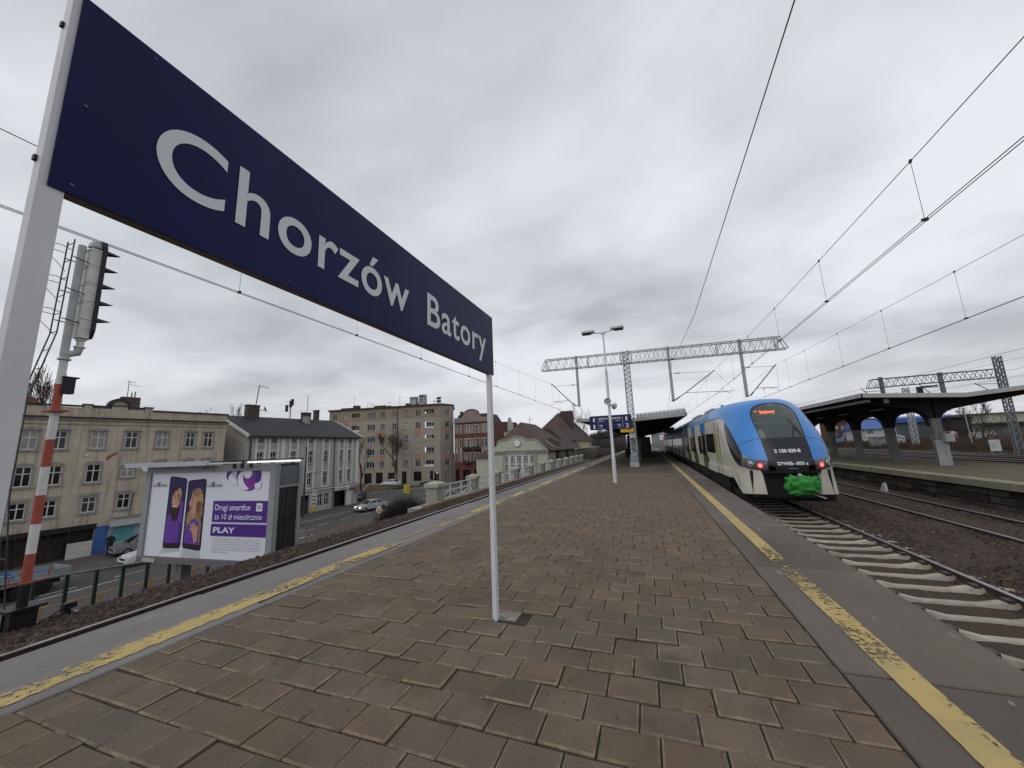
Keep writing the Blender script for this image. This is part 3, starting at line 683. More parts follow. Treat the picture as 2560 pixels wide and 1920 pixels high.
for (xd, xt, z1, sgn, pts) in ((-4.65, -4.61, 4.45, -1, dict(foot=(-4.68, 4.5), k1=(-4.91, 4.53), mid=(-5.33, 4.95), top=(-6.63, 6.37), stay=(-6.4, 6.13), st2=(-4.6, 6.1), arm=(-6.57, 4.95), dp=(-5.9, 4.9), reg=(-6.77, 4.6))),
                            (1.75, 1.86, 4.33, 1, dict(foot=(1.70, 4.42), k1=(1.95, 4.4), mid=(2.66, 4.85), top=(4.56, 6.2), stay=(4.33, 6.15), st2=(1.82, 6.27), arm=(5.59, 4.73), dp=(5.3, 4.72), reg=(4.47, 4.54))),
                            (6.18, 6.25, 4.28, 1, dict(foot=(6.18, 4.33), k1=(6.43, 4.35), mid=(6.81, 4.79), top=(8.05, 6.2), stay=(7.94, 6.1), st2=(6.17, 6.22), arm=(8.04, 4.74), dp=(7.17, 4.75), reg=(8.03, 4.47)))):
    g = GY - 0.02
    mb = MB(); mb.box((xt - 0.085, g - .085, z1), (xt + 0.085, g + .085, zt_(xt) + 0.12)); o1 = part('drop_tube', mb, M_galv, t)
    P = {k: Vector((v[0], g - 0.12, v[1])) for k, v in pts.items()}
    mb = MB(); mb.tube([P['foot'], P['k1'], P['mid']], 0.03, 6); mb.tube([P['mid'], P['top']], 0.032, 6); mb.tube([P['stay'], P['st2']], 0.012, 5); mb.tube([P['mid'], P['arm']], 0.018, 5)
    mb.tube([P['dp'], P['dp'] - Vector((0, 0, .16))], 0.014, 5); mb.tube([P['dp'] - Vector((0, 0, .12)), P['dp'].lerp(P['reg'], .25) + Vector((0, 0, .12 if sgn < 0 or pts['dp'][0] < pts['reg'][0] else .06)), P['reg'] + Vector((0, 0, .1)), P['reg']], 0.012, 5)
    mb.tube([P['top'], P['arm']], 0.006, 4)
    part('cantilever', mb, M_dkgalv, o1)
    mb = MB(); 
    a, b = P['k1'], P['k1'].lerp(P['mid'], 0.45); mb.tube([a.lerp(b, q / 8) for q in range(9)], [.03, .055] * 4 + [.03], 8)
    a, b = P['st2'].lerp(P['stay'], 0.12), P['st2'].lerp(P['stay'], 0.27); mb.tube([a.lerp(b, q / 6) for q in range(7)], [.02, .045] * 3 + [.02], 8)
    part('insulator', mb, M_ins, o1)

# ------------------------------------------------------------------ overhead wires
def sagline(x0, x1, y0, y1, zs, n=24):
    """zs: list of (y, z) knots"""
    P = []
    for i in range(n + 1):
        y = y0 + (y1 - y0) * i / n
        for (ya, za), (yb, zb) in zip(zs, zs[1:]):
            if ya <= y <= yb:
                k = (y - ya) / (yb - ya); k2 = k; z = za + (zb - za) * k2; break
        P.append((x0 + (x1 - x0) * (y - y0) / (y1 - y0), y, z))
    return P
def parab(y, yA, zA, yB, zB, sag):
    k = (y - yA) / (yB - yA); return zA + (zB - zA) * k - 4 * sag * k * (1 - k)
def catenary(xg, xn, zc_, label, spanA, zmA, sag, xf, zmG):
    """xg: wire position at the gantry, xn: at the near end y=-28, xf: at the far end"""
    t = thing('overhead_wire', label, 'overhead wire', (xg, GY, zc_), group='overhead wires above the tracks')
    X = lambda y: xg + (xn - xg) * (GY - y) / (GY + 28) if y < GY else xg + (xf - xg) * (y - GY) / 55
    Zm = lambda y: parab(y, GY, zmG, -28, zmA, sag) if y < GY else parab(y, GY, zmG, GY + 55, zmG, sag)
    ysn = [-28 + (GY + 28) * i / 40 for i in range(41)]; ysf = [GY + 55 * i / 16 for i in range(1, 17)]
    mb = MB(); mb.tube([(X(y), y, Zm(y)) for y in ysn + ysf], 0.006, 5); part('messenger_wire', mb, M_wire, t)
    for s in (-0.025, 0.025):
        mb = MB(); mb.tube([(X(y) + s, y, zc_) for y in ysn + ysf], 0.0058, 5); part('contact_wire', mb, M_wire, t)
    dy = [GY - 1.2 - 3.4 * k for k in range(16)] + [GY + 3 + 6 * k for k in range(8)]
    dy = label and DROPS[label[:5]] + [GY + 3 + 6 * k for k in range(8)]
    for y in dy:
        mb = MB(); mb.tube([(X(y), y, Zm(y)), (X(y), y, zc_)], 0.0035, 4); mb.cbox((X(y), y, Zm(y)), (.02, .04, .05)); mb.cbox((X(y), y, zc_ + 0.01), (.07, .03, .04)); part('dropper', mb, M_wire, t)
DROPS = {'twin ': [23.3, 20.1, 16.53, 13.56, 10.06, 7.2, 4.28, 1.2, -1.5], 'wires': [24.5, 20.9, 17.0, 13.33, 9.85, 6.53, 3.2], 'two c': [25.5, 22.74, 19.2, 16.0, 12.7, 9.2, 6.0]}
catenary(-6.77, -6.77, 4.63, 'twin contact wires with droppers above the track left of the platform', None, 6.4, 0.86, -7.4, 6.42)
catenary(4.45, 3.2, 4.60, 'wires strung low above the train track, nearest on the right', None, 6.2, 0.66, 4.0, 6.15)
catenary(8.03, 8.1, 4.49, 'two contact wires with droppers above the track by the far platform', None, 6.2, 0.5, 8.3, 6.18)
mb = MB(); mb.tube([(1.98, -20, 7.4), (1.95, -8, 6.75), (1.93, 4, 6.3), (1.95, 14, 6.05), (2.0, 20.5, 6.5), (2.06, GY, 7.25)], 0.008, 6)
mb.tube([(2.06, GY, 7.25), (1.86, GY + 2.5, 5.4), (1.75, GY + 6, 4.0)], 0.008, 5); mb.cbox((2.06, GY - .05, 7.3), (.12, .12, .14))
single('feeder_cable', mb, M_wire, 'single black cable rising to the gantry beam and passing over the camera', 'cable', (2.06, GY, 7.25))

# ------------------------------------------------------------------ blue platform signs on the gantry mast
def blue_sign(x0, x1, rows, right, label):
    t = thing('platform_sign', label, 'platform sign', ((x0 + x1) / 2, 26.85, 2.6), group='navy platform number signs on the gantry mast')
    zb0, zt0 = 2.63, 3.62; Y = 26.85
    mb = MB(); mb.box((x0, Y, zb0), (x1, Y + 0.05, zt0)); part('board', mb, mat('navy_sign', (0.012, 0.014, 0.085), 0.5, 0.1, 3), t)
    mb = MB(); o = (0, Y - 0.005, 0); ux = (1, 0, 0); uz = (0, 0, 1); w = x1 - x0
    xs = x0 + (0.42 * w if not right else 0.58 * w)
    mb.add([(xs - .008, Y - .005, zb0 + .08), (xs + .008, Y - .005, zb0 + .08), (xs + .008, Y - .005, zt0 - .1), (xs - .008, Y - .005, zt0 - .1)], [(0, 1, 2, 3)])
    n1, n2 = rows; a = x0 + (.17 if not right else .72) * w
    write(mb, n1, o, ux, uz, a, a + .13, zb0 + .58, .28, bold=.02); write(mb, n2, o, ux, uz, a + (0 if n2 == '1' else -.03), a + (.13 if n2 == '1' else .2), zb0 + .10, .28, bold=.02)
    if not right: p1, p2, q1, q2 = xs + .08, xs + .66, xs + .08, xs + .32
    else: p1, p2, q1, q2 = xs - .70, xs - .12, xs - .36, xs - .12
    write(mb, 'peron', o, ux, uz, p1, p2, zb0 + .72, .17, bold=.02); write(mb, 'platform', o, ux, uz, p1 + (.22 if right else 0), p1 + .36 + (.22 if right else 0), zb0 + .58, .08, bold=.01)
    write(mb, 'tor', o, ux, uz, q1, q2, zb0 + .23, .17, bold=.02); write(mb, 'track', o, ux, uz, q1 + (.04 if right else 0), q1 + .2 + (.04 if right else 0), zb0 + .1, .08, bold=.01)
    part('lettering', mb, M_letter, t, fix=False)
    mb = MB(); mb.bar(((x0 + x1) / 2, Y + .03, 3.4), (-1.0, GY - .2, 3.4), .04); mb.bar(((x0 + x1) / 2, Y + .03, 2.85), (-1.0, GY - .2, 2.85), .04); part('bracket', mb, M_galv, t)
blue_sign(-3.85, -2.42, ('1', '1'), False, 'navy sign reading 1 peron, 1 tor, left of the lamp post')
blue_sign(-2.40, -0.98, ('1', '2'), True, 'navy sign reading peron 1, tor 2, right of the lamp post')
t = thing('exit_plate', 'small yellow plate under the navy sign on the gantry mast', 'sign', (-1.1, 26.9, 2.4))
mb = MB(); mb.box((-1.78, 26.9, 2.38), (-0.9, 26.93, 2.66)); part('plate', mb, mat('sign_yellow', (0.72, 0.40, 0.015), 0.5, 0.06, 3), t)
mb = MB(); write(mb, 'Wyjście', (0, 26.895, 0), (1, 0, 0), (0, 0, 1), -1.32, -1.06, 2.5, .08, bold=.01); part('lettering', mb, M_black, t, fix=False)
t = thing('platform_number_plate', 'white plate with black 2 on the gantry mast', 'number plate', (-1.02, 27.1, 2.1))
mb = MB(); mb.box((-1.2, 27.1, 1.98), (-0.86, 27.12, 2.34)); part('plate', mb, M_white, t)
mb = MB(); write(mb, '2', (0, 27.095, 0), (1, 0, 0), (0, 0, 1), -1.07, -.96, 2.02, .16); mb.box((-1.1, 27.09, 2.24), (-.94, 27.095, 2.27)); part('lettering', mb, M_black, t, fix=False)

# ------------------------------------------------------------------ street on the left, below the embankment
mb = MB(); mb.box((-39.0, -30, -6.4), (-28.6, 140, -6.2)); structure('road', mb, M_asphalt)
mb = MB(); mb.box((-47.5, -30, -6.4), (-39.0, 140, -6.08)); structure('pavement', mb, M_pavement)
mb = MB(); mb.box((-39.14, -30, -6.3), (-38.98, 140, -6.06)); structure('kerb', mb, M_conc)
mb = MB(); mb.box((-28.7, -30, -6.4), (-25.5, 140, -6.09)); structure('pavement', mb, M_pavement)
M_line = mat('road_line', (0.50, 0.50, 0.48), 0.8, 0.2, 3, col2=(0.1, 0.1, 0.1), cover=0.25)
for k in range(16):
    mb = MB(); y = 6 + k * 3.4; mb.box((-35.92, y, -6.199), (-35.8, y + 1.6, -6.194)); structure('road_marking', mb, M_line)
mb = MB(); mb.box((-34.95, 22, -6.199), (-34.83, 32, -6.194)); mb.box((-34.95, 8, -6.199), (-34.83, 16, -6.194)); structure('road_marking', mb, M_line)
mb = MB(); mb.box((-30.2, -5, -6.199), (-30.08, 34, -6.194)); structure('road_marking', mb, M_line)
for y in (24.0, 27.5):
    mb = MB(); mb.add([(-33.2, y, -6.195), (-32.4, y, -6.195), (-32.4, y + 2, -6.195), (-33.2, y + 2, -6.195)], [(0, 1, 2, 3)]); structure('road_marking', mb, M_line)
# junction square in front of the far blocks, with a small raised car park
mb = MB(); mb.box((-75, 56, -6.35), (-47.5, 74, -6.18)); structure('road', mb, M_asphalt)
mb = MB(); mb.hexa([(-70, 60, -6.2), (-50, 62, -6.2), (-50, 70, -6.2), (-70, 70, -6.2)], [(-69, 62, -5.4), (-51, 63.5, -5.4), (-50, 70, -5.3), (-70, 70, -5.3)]); structure('grass_bank', mb, mat('winter_grass', (0.075, 0.062, 0.040), 0.95, 0.4, 1.2, bump=0.7, bscale=12))

# ------------------------------------------------------------------ buildings
M_frame = mat('window_frame', (0.60, 0.60, 0.58), 0.6, 0.08, 3)
M_g1 = glass('glass_dark', (0.012, 0.014, 0.016), 0.08)
M_g2 = glass('glass_mid', (0.06, 0.065, 0.07), 0.1)
M_g3 = glass('glass_curtain', (0.26, 0.255, 0.235), 0.35)
GL = [M_g1, M_g1, M_g1, M_g2, M_g3]
def facade_wall(mb, u0, u1, z0, z1, holes, y=0.0, rev=0.18):
    us = sorted({u0, u1, *[h[i] for h in holes for i in (0, 1)]}); zs = sorted({z0, z1, *[h[i] for h in holes for i in (2, 3)]})
    us = [u for u in us if u0 <= u <= u1]; zs = [z for z in zs if z0 <= z <= z1]
    for a, b in zip(us, us[1:]):
        for c, d in zip(zs, zs[1:]):
            m, k = (a + b) / 2, (c + d) / 2
            if any(h[0] < m < h[1] and h[2] < k < h[3] for h in holes): continue
            mb.add([(a, y, c), (b, y, c), (b, y, d), (a, y, d)], [(0, 1, 2, 3)])
    for (a, b, c, d) in holes:
        mb.add([(a, y, c), (b, y, c), (b, y, d), (a, y, d), (a, y + rev, c), (b, y + rev, c), (b, y + rev, d), (a, y + rev, d)], [(0, 4, 5, 1), (1, 5, 6, 2), (2, 6, 7, 3), (3, 7, 4, 0)])
WM = {}
def window(root, u, z0, w, h, style='cross', rev=0.12, y=0.0, g=None, frame=None, fr=0.07):
    """frame (one mesh) with a pane behind it; u is the centre"""
    g = g or R.choice(GL); key = (round(w, 2), round(h, 2), style, g.name, (frame or M_frame).name)
    if key not in WM:
        mb = MB(); a = w / 2
        mb.box((-a, 0, 0), (-a + fr, .06, h)); mb.box((a - fr, 0, 0), (a, .06, h)); mb.box((-a + fr, 0, 0), (a - fr, .06, fr)); mb.box((-a + fr, 0, h - fr), (a - fr, .06, h))
        if style in ('cross', 'two', 'three'):
            n = {'cross': 2, 'two': 2, 'three': 3}[style]
            for k in range(1, n): mb.box((-a + w * k / n - .035, .003, fr), (-a + w * k / n + .035, .055, h - fr))
        if style in ('cross', 'bar'): mb.box((-a + fr, .005, h * .62), (a - fr, .05, h * .62 + .07))
        if style == 'grid':
            for k in range(1, 3): mb.box((-a + w * k / 3 - .025, .003, fr), (-a + w * k / 3 + .025, .055, h - fr))
            for k in range(1, 3): mb.box((-a + fr, .004, h * k / 3 - .025), (a - fr, .05, h * k / 3 + .025))
        if style == 'stair':
            for k in range(1, 3): mb.box((-a + fr, .004, h * k / 3 - .06), (a - fr, .05, h * k / 3 + .06))
        gm = MB(); gm.box((-a + fr * .6, .035, fr * .6), (a - fr * .6, .05, h - fr * .6))
        WM[key] = (mb.mesh('window', frame or M_frame), gm.mesh('pane', g))
    f, p = WM[key]
    o = link('window', f, root); o.location = (u, y + rev, z0); link('pane', p, o); return o
def local_box(name, root, a, b, m, label=None):
    mb = MB(); mb.box(a, b); return part(name, mb, m, root, local=True, label=label)
def building(name, label, P, d, cat='building', group=None):
    return thing(name, label, cat, P, math.atan2(d[1], d[0]), group)

# A: beige tenement with baluster attic
A = building('tenement_house', 'shabby beige four storey tenement with baluster attic and peeling plaster', (-46.3, 17.64, -6.2), (0.163, 0.987))
Z0 = 6.2   # local z = world z + 6.2
M_beige = mat('beige_plaster', (0.50, 0.435, 0.345), 0.92, 0.12, 0.9, col2=(0.40, 0.335, 0.25), cover=0.36, sharp=0.3, bump=0.25, bscale=14, streak=0.7, streakcol=(0.17, 0.145, 0.12))
M_beige2 = mat('beige_trim', (0.45, 0.395, 0.305), 0.9, 0.15, 2, streak=0.6, streakcol=(0.12, 0.10, 0.08))
M_greytrim = mat('grey_trim', (0.30, 0.29, 0.265), 0.9, 0.2, 3, streak=0.5, streakcol=(0.08, 0.07, 0.06))
M_darktrim = mat('dark_capping', (0.045, 0.04, 0.038), 0.8, 0.2, 4)
cols = [-7.4, -5.15, -2.94, -1.38, 0.87, 3.04, 5.26, 7.5, 9.06]
rows = [(2.98, 4.5), (0.06, 1.62), (-2.46, -1.18)]
holes = []; wins = []
for i, u in enumerate(cols):
    for r, (a, b) in enumerate(rows):
        w = 0.86 if u < 6.5 else 0.78
        if r == 1 and u == 3.04: a, b = 0.35, 1.2
        holes.append((u - w / 2, u + w / 2, a + Z0, b + Z0)); wins.append((u, a + Z0, w, b - a, r))
shop = (-6.0, 1.44, 0.0, 2.45)
mb = MB(); facade_wall(mb, -9, 10.6, 0.0, 12.75, holes + [shop, (2.3, 10.0, 0.0, 2.35)], rev=0.2)
mb.box((-9, 11.5, 0), (10.6, 11.7, 12.75)); mb.add([(10.6, 0, 0), (10.6, 11.5, 0), (10.6, 11.5, 12.75), (10.6, 0, 12.75)], [(0, 1, 2, 3)]); mb.add([(-9, 0, 0), (-9, 11.5, 0), (-9, 11.5, 12.75), (-9, 0, 12.75)], [(3, 2, 1, 0)])
mb.add([(-9, 0, 12.6), (10.6, 0, 12.6), (10.6, 11.5, 12.6), (-9, 11.5, 12.6)], [(0, 1, 2, 3)])
mb.add([(-9, 0.9, 2.6), (10.6, 0.9, 2.6), (10.6, 0.9, 0), (-9, 0.9, 0)], [(0, 1, 2, 3)])
part('wall', mb, M_beige, A, local=True, fix=False)
for (u, z, w, h, r) in wins:
    window(A, u, z, w, h, 'cross', rev=0.1, g=R.choice([M_g1, M_g1, M_g2, M_g3]))
    ww = w + 0.36
    if r < 2 or True:
        sl = local_box('sill', A, (u - ww / 2, -0.14, z - 0.15), (u + ww / 2, 0.02, z), M_greytrim)
    if r == 0:
        mb = MB(); n = 9; P = [(u - ww / 2 + ww * k / n, z + h + 0.16 + 0.16 * math.sin(math.pi * k / n)) for k in range(n + 1)]
        mb.prism([(u - ww / 2, -0.13, z + h + 0.06)] + [(a, -0.13, b) for a, b in P] + [(u + ww / 2, -0.13, z + h + 0.06)], (0, 0.14, 0)); part('window_hood', mb, M_greytrim, A, local=True)
    elif r == 1:
        mb = MB(); n = 9; P = [(u - w / 2 - .1 + (w + .2) * k / n, z + h + 0.03 + 0.14 * math.sin(math.pi * k / n)) for k in range(n + 1)]
        mb.prism([(a, -0.07, b) for a, b in P] + [(a, -0.07, b + .13) for a, b in reversed(P)], (0, 0.08, 0)); part('window_hood', mb, M_greytrim, A, local=True)
    else:
        local_box('window_hood', A, (u - ww / 2, -0.1, z + h + 0.12), (u + ww / 2, 0.01, z + h + 0.34), M_greytrim)
    for s in (-1, 1): local_box('surround', A, (u + s * (w / 2 + .09) - .06, -0.045, z), (u + s * (w / 2 + .09) + .06, 0.01, z + h), M_greytrim)
local_box('cornice', A, (-9.1, -0.2, 11.65), (10.7, 0.02, 11.78), M_beige2); local_box('cornice', A, (-9.1, -0.34, 11.78), (10.72, 0.02, 11.92), M_darktrim); local_box('cornice', A, (-9.05, -0.1, 11.28), (10.66, 0.02, 11.36), M_beige2)
for a, b, z in ((-9.05, -0.3, 12.95), (4.26, 10.72, 12.82)):
    local_box('attic_capping', A, (a, -0.12, z - 0.14), (b, 0.3, z), M_darktrim)
for a, b in ((-0.3, 0.2), (1.42, 2.46), (3.68, 4.26)):
    local_box('attic_pier', A, (a, -0.06, 11.95), (b, 0.4, 13.0), M_beige2); local_box('attic_capping', A, (a - .06, -0.12, 13.0), (b + .06, 0.45, 13.1), M_darktrim)
for a, b in ((0.2, 1.42), (2.46, 3.68)):
    local_box('balustrade_rail', A, (a, -0.02, 12.92), (b, 0.25, 13.02), M_darktrim); local_box('balustrade_back', A, (a, 0.3, 12.4), (b, 0.36, 12.95), M_darktrim)
    n = 7
    for k in range(n):
        mb = MB(); u = a + (b - a) * (k + .5) / n; mb.lathe((u, 0.1, 12.46), [(0, .06), (.05, .04), (.18, .075), (.3, .045), (.42, .06), (.46, .06)], 8); part('baluster', mb, M_greytrim, A, local=True, smooth=True)
    local_box('balustrade_base', A, (a, -0.05, 11.95), (b, 0.3, 12.46), M_beige2)
mb = MB(); n = 14; P = [(1.94 + 0.75 * math.cos(math.pi * k / n), 0, 13.1 + 0.68 * math.sin(math.pi * k / n)) for k in range(n + 1)]
Q = [(1.94 + 0.5 * math.cos(math.pi * k / n), 0, 13.1 + 0.42 * math.sin(math.pi * k / n)) for k in range(n + 1)]
mb.prism([(p[0], -.1, p[2]) for p in P] + [(q[0], -.1, q[2]) for q in reversed(Q)], (0, 0.9, 0)); part('arched_gable', mb, M_darktrim, A, local=True)
mb = MB(); mb.prism([(q[0], 0.0, q[2]) for q in Q], (0, .3, 0)); part('arched_niche', mb, M_greytrim, A, local=True)
M_chim = mat('sooty_brick', (0.075, 0.055, 0.045), 0.95, 0.35, 5, col2=(0.16, 0.15, 0.14), cover=0.25, bump=0.4)
c = local_box('chimney', A, (3.1, 4.5, 12.6), (4.5, 5.3, 14.55), M_chim)
mb = MB(); mb.tube([(3.55, 4.9, 14.5), (3.55, 4.9, 16.3)], .03, 5); mb.tube([(3.4, 4.9, 16.2), (4.1, 4.9, 16.15)], .02, 4); mb.tube([(3.6, 4.9, 15.9), (4.5, 4.9, 15.8)], .02, 4); mb.tube([(3.9, 5, 14.5), (3.9, 5, 15.1)], .05, 5); mb.tube([(4.15, 5, 14.5), (4.15, 5, 15.2)], .05, 5); part('aerial', mb, M_darktrim, A, local=True)
local_box('chimney', A, (-5.2, 3, 12.6), (-3.6, 4, 14.2), mat('red_chimney', (0.16, 0.07, 0.05), 0.95, 0.25, 6))
local_box('attic_block', A, (-4.4, 1.5, 12.6), (-2.6, 3, 13.5), mat('red_chimney', (0.16, 0.07, 0.05)))
# peeled patch of brick, small lamp, satellite dish, drain pipe
mb = MB(); P = [(1.5, 8.25), (1.62, 8.5), (1.95, 8.72), (2.2, 8.86), (2.25, 8.7), (2.05, 8.5), (1.85, 8.42), (1.75, 8.2), (1.58, 8.1)]; mb.prism([(a, -0.006, b) for a, b in P], (0, .02, 0)); part('bare_brick_patch', mb, mat('bare_brick', (0.26, 0.10, 0.07), 0.95, 0.25, 12), A, local=True)
mb = MB(); mb.lathe((4.15, -0.3, 7.25), [(0, .02), (.05, .25), (.12, .36)], 14, (0.3, -1, 0.2)); part('satellite_dish', mb, M_letter, A, local=True, smooth=True)
mb = MB(); mb.lathe((0.3, -.1, 8.6), [(-.08, .08), (0, .1), (.08, .04)], 10); part('wall_lamp', mb, M_letter, A, local=True)
for pts in (((-0.9, -.06, 7.1), (-1.4, -.06, 7.1)), ((3.5, -.1, 3.0), (3.62, -.1, 5.0), (3.8, -.1, 5.02))):
    mb = MB(); mb.tube(pts, .03, 5); part('pipe', mb, M_darktrim, A, local=True)
# ground floor
M_shopdark = mat('dark_shopfront', (0.018, 0.013, 0.012), 0.5, 0.35, 2)
M_shop = mat('shop_clutter', (0.035, 0.025, 0.022), 0.7, 0.8, 2.5, col2=(0.20, 0.16, 0.14), cover=0.16, sharp=0.1)
local_box('shop_back', A, (-6.0, 0.6, 0), (1.44, 0.7, 2.45), M_shop)
for u in (-6.0, -4.3, -2.7, -1.1, 0.0): local_box('shop_post', A, (u - .07, 0.0, 0), (u + .07, 0.2, 2.45), M_shopdark)
local_box('shop_fascia', A, (-6.05, -0.12, 2.3), (1.5, 0.02, 2.72), M_shopdark)
bo = local_box('hoarding', A, (-0.08, -0.3, 0.05), (1.36, -0.22, 1.36), mat('hoarding_white', (0.50, 0.49, 0.45), 0.8, 0.1, 2))
for z in (0.6, 1.0, 1.15): local_box('board_line', A, (-0.05, -0.303, z), (1.33, -0.3, z + .012), M_greytrim)
local_box('blue_pilaster', A, (1.46, -0.06, 0), (2.28, 0.02, 2.42), mat('blue_render', (0.055, 0.13, 0.34), 0.8, 0.2, 1.5))
M_aqua = mat('shop_aqua', (0.10, 0.30, 0.33), 0.7, 0.25, 0.8); M_pale = mat('shop_pale_blue', (0.30, 0.40, 0.46), 0.8, 0.15, 1)
local_box('shop_wall', A, (2.3, 0.02, 0), (10.0, 0.1, 2.35), M_pale)
local_box('shop_window', A, (2.62, -0.02, 1.0), (4.0, 0.02, 2.05), M_aqua); local_box('shop_window', A, (5.2, -0.02, 0.7), (7.4, 0.02, 2.05), M_aqua)
local_box('shop_sign', A, (2.3, -0.45, 2.25), (5.4, 0.0, 2.98), mat('shop_sign_white', (0.48, 0.49, 0.48), 0.8, 0.1, 3)); local_box('shop_canopy', A, (2.25, -0.6, 2.98), (5.5, 0.0, 3.07), M_greytrim)

# B: pale grey house with white bands and slate roof
B = building('grey_house', 'pale grey stucco house with white window bands and dark slate roof', (-44.42, 44.61, -6.2), (-0.02, 1.0))
M_gst = mat('grey_stucco', (0.43, 0.412, 0.388), 0.9, 0.1, 1.2, streak=0.3); M_wst = mat('white_stucco', (0.66, 0.645, 0.605), 0.9, 0.08, 2, streak=0.25, streakcol=(0.25, 0.24, 0.22)); M_pink = mat('pinkish_panel', (0.40, 0.335, 0.31), 0.9, 0.1, 3)
M_slate = mat('slate_roof', (0.022, 0.024, 0.029), 0.65, 0.2, 3, bump=0.3, bscale=20)
bc = [-12.65, -10.95, -8.1, -5.35, -2.7, 0.27, 1.95]
holes = []; wins = []
for u in bc:
    w = 0.72 if u > 0 else 0.8
    for r, (a, b) in enumerate(((3.3, 4.05), (0.52, 2.2), (-2.42, -0.8))):
        holes.append((u - w / 2, u + w / 2, a + Z0, b + Z0)); wins.append((u, a + Z0, w, b - a, r))
shops = [(-6.5, -5.2, 0.1, 2.5), (-3.75, -2.9, 0.75, 2.4), (-2.6, -1.75, 0.75, 2.4), (-0.85, 1.5, 0.1, 2.5), (-12, -7.4, 0.3, 2.4)]
mb = MB(); facade_wall(mb, -14.3, 3.9, 0, 10.4, holes + shops)
mb.add([(-14.3, 0, 0), (-14.3, 11, 0), (-14.3, 11, 10.2), (-14.3, 5.5, 13.0), (-14.3, 0, 10.2)], [(4, 3, 2, 1, 0)]); mb.add([(3.9, 0, 0), (3.9, 11, 0), (3.9, 11, 10.2), (3.9, 5.5, 13.2), (3.9, 0, 10.2)], [(0, 1, 2, 3, 4)])
part('wall', mb, M_gst, B, local=True, fix=False)
local_box('shop_interior', B, (-14.2, 0.8, 0.02), (3.8, 0.9, 2.6), M_shopdark)
for (u, z, w, h, r) in wins:
    window(B, u, z, w, h, 'cross' if r else 'two', g=R.choice([M_g1, M_g1, M_g2]))
for u in bc:
    w = 0.72 if u > 0 else 0.8
    for s in (-1, 1): local_box('pilaster_band', B, (u + s * (w / 2 + .17) - .15, -0.07, 3.2), (u + s * (w / 2 + .17) + .15, 0.0, 10.3), M_wst)
    for a, b, m in ((2.42, 3.14, M_pink), (-0.5, 0.36, M_pink), (-3.0, -2.62, M_wst)): local_box('apron_panel', B, (u - w / 2, -0.03, a + Z0), (u + w / 2, 0.0, b + Z0), m)
    for zt in (2.2, -0.8):
        mb = MB(); n = 8; P = [(u - w / 2 - .05 + (w + .1) * k / n, zt + Z0 + 0.02 + 0.12 * math.sin(math.pi * k / n)) for k in range(n + 1)]
        mb.prism([(a, -0.12, b) for a, b in P] + [(a, -0.12, b + .14) for a, b in reversed(P)], (0, .12, 0)); part('window_arch', mb, M_wst, B, local=True)
    for zt in (0.52, -2.42): local_box('sill', B, (u - w / 2 - .08, -0.14, zt + Z0 - .1), (u + w / 2 + .08, 0, zt + Z0), M_greytrim)
for a, b in ((-9.95, -9.35), (3.3, 3.93)): local_box('corner_pilaster', B, (a, -0.08, 3.2), (b, 0.0, 10.3), M_wst)
local_box('string_course', B, (-14.35, -0.16, 3.0), (3.98, 0.0, 3.2), M_wst); local_box('string_course', B, (-14.35, -0.2, 3.2), (3.98, 0.0, 3.26), M_darktrim)
mb = MB(); mb.tube([(-1.17, -.12, 0.1), (-1.17, -.12, 10.3)], .055, 6); mb.tube([(-14.0, -.12, 0.1), (-14.0, -.12, 10.3)], .06, 6); part('drain_pipe', mb, M_darktrim, B, local=True)
mb = MB(); mb.hexa([(-14.6, -0.55, 10.2), (4.15, -0.55, 10.2), (4.2, 5.5, 13.25), (-14.6, 5.5, 13.0)], [(-14.6, -0.55, 10.42), (4.15, -0.55, 10.42), (4.2, 5.5, 13.5), (-14.6, 5.5, 13.22)])
mb.hexa([(-14.6, 5.5, 13.0), (4.2, 5.5, 13.25), (4.15, 11.5, 10.2), (-14.6, 11.5, 10.2)], [(-14.6, 5.5, 13.22), (4.2, 5.5, 13.5), (4.15, 11.5, 10.42), (-14.6, 11.5, 10.42)]); rf = part('roof', mb, M_slate, B, local=True)
for u in (-14.62, 4.18):
    mb = MB(); mb.bar((u, -0.6, 10.35), (u, 5.5, 13.36), .12, .36); part('verge', mb, M_wst, B, local=True)
mb = MB(); mb.box((-14.6, -0.68, 10.22), (4.2, -0.55, 10.36)); part('gutter', mb, M_darktrim, B, local=True)
for a, b, y, h in ((-10.9, -9.4, 5.0, 14.7), (-2.3, -1.1, 4.9, 14.3), (-3.1, -2.4, 3.6, 13.7), (1.0, 1.5, 6, 15.0)):
    ch = local_box('chimney', B, (a, y, 12.0), (b, y + .8, h), M_chim if a != -3.1 else M_greytrim)
    local_box('chimney_cap', B, (a - .06, y - .06, h), (b + .06, y + .86, h + .12), M_darktrim)
mb = MB(); mb.tube([(-9.7, 5.4, 14.7), (-9.4, 5.4, 17.6)], .06, 5); mb.tube([(-9.45, 5.4, 17.6), (-8.0, 5.4, 17.4)], .04, 4); mb.tube([(-1.5, 5.3, 14.6), (-1.5, 5.3, 17.2)], .05, 4); mb.tube([(-3.9, 6, 13), (-3.9, 6, 15.8)], .09, 4)
for z in (15.6, 14.9, 15.9): mb.box((-4.7 + (z - 14.9) * .9, 5.9, z - .5), (-4.35 + (z - 14.9) * .9, 6.1, z + .5))
part('aerial', mb, M_darktrim, B, local=True)
mb = MB(); mb.lathe((-8.75, 5.0, 14.3), [(-.5, .04), (0, .05), (.08, .3), (.12, .42)], 12, (0.8, -.4, .3)); part('satellite_dish', mb, M_darktrim, B, local=True)
local_box('shop_sign', B, (-0.85, -0.24, 2.52), (2.0, -0.02, 2.98), M_wst)
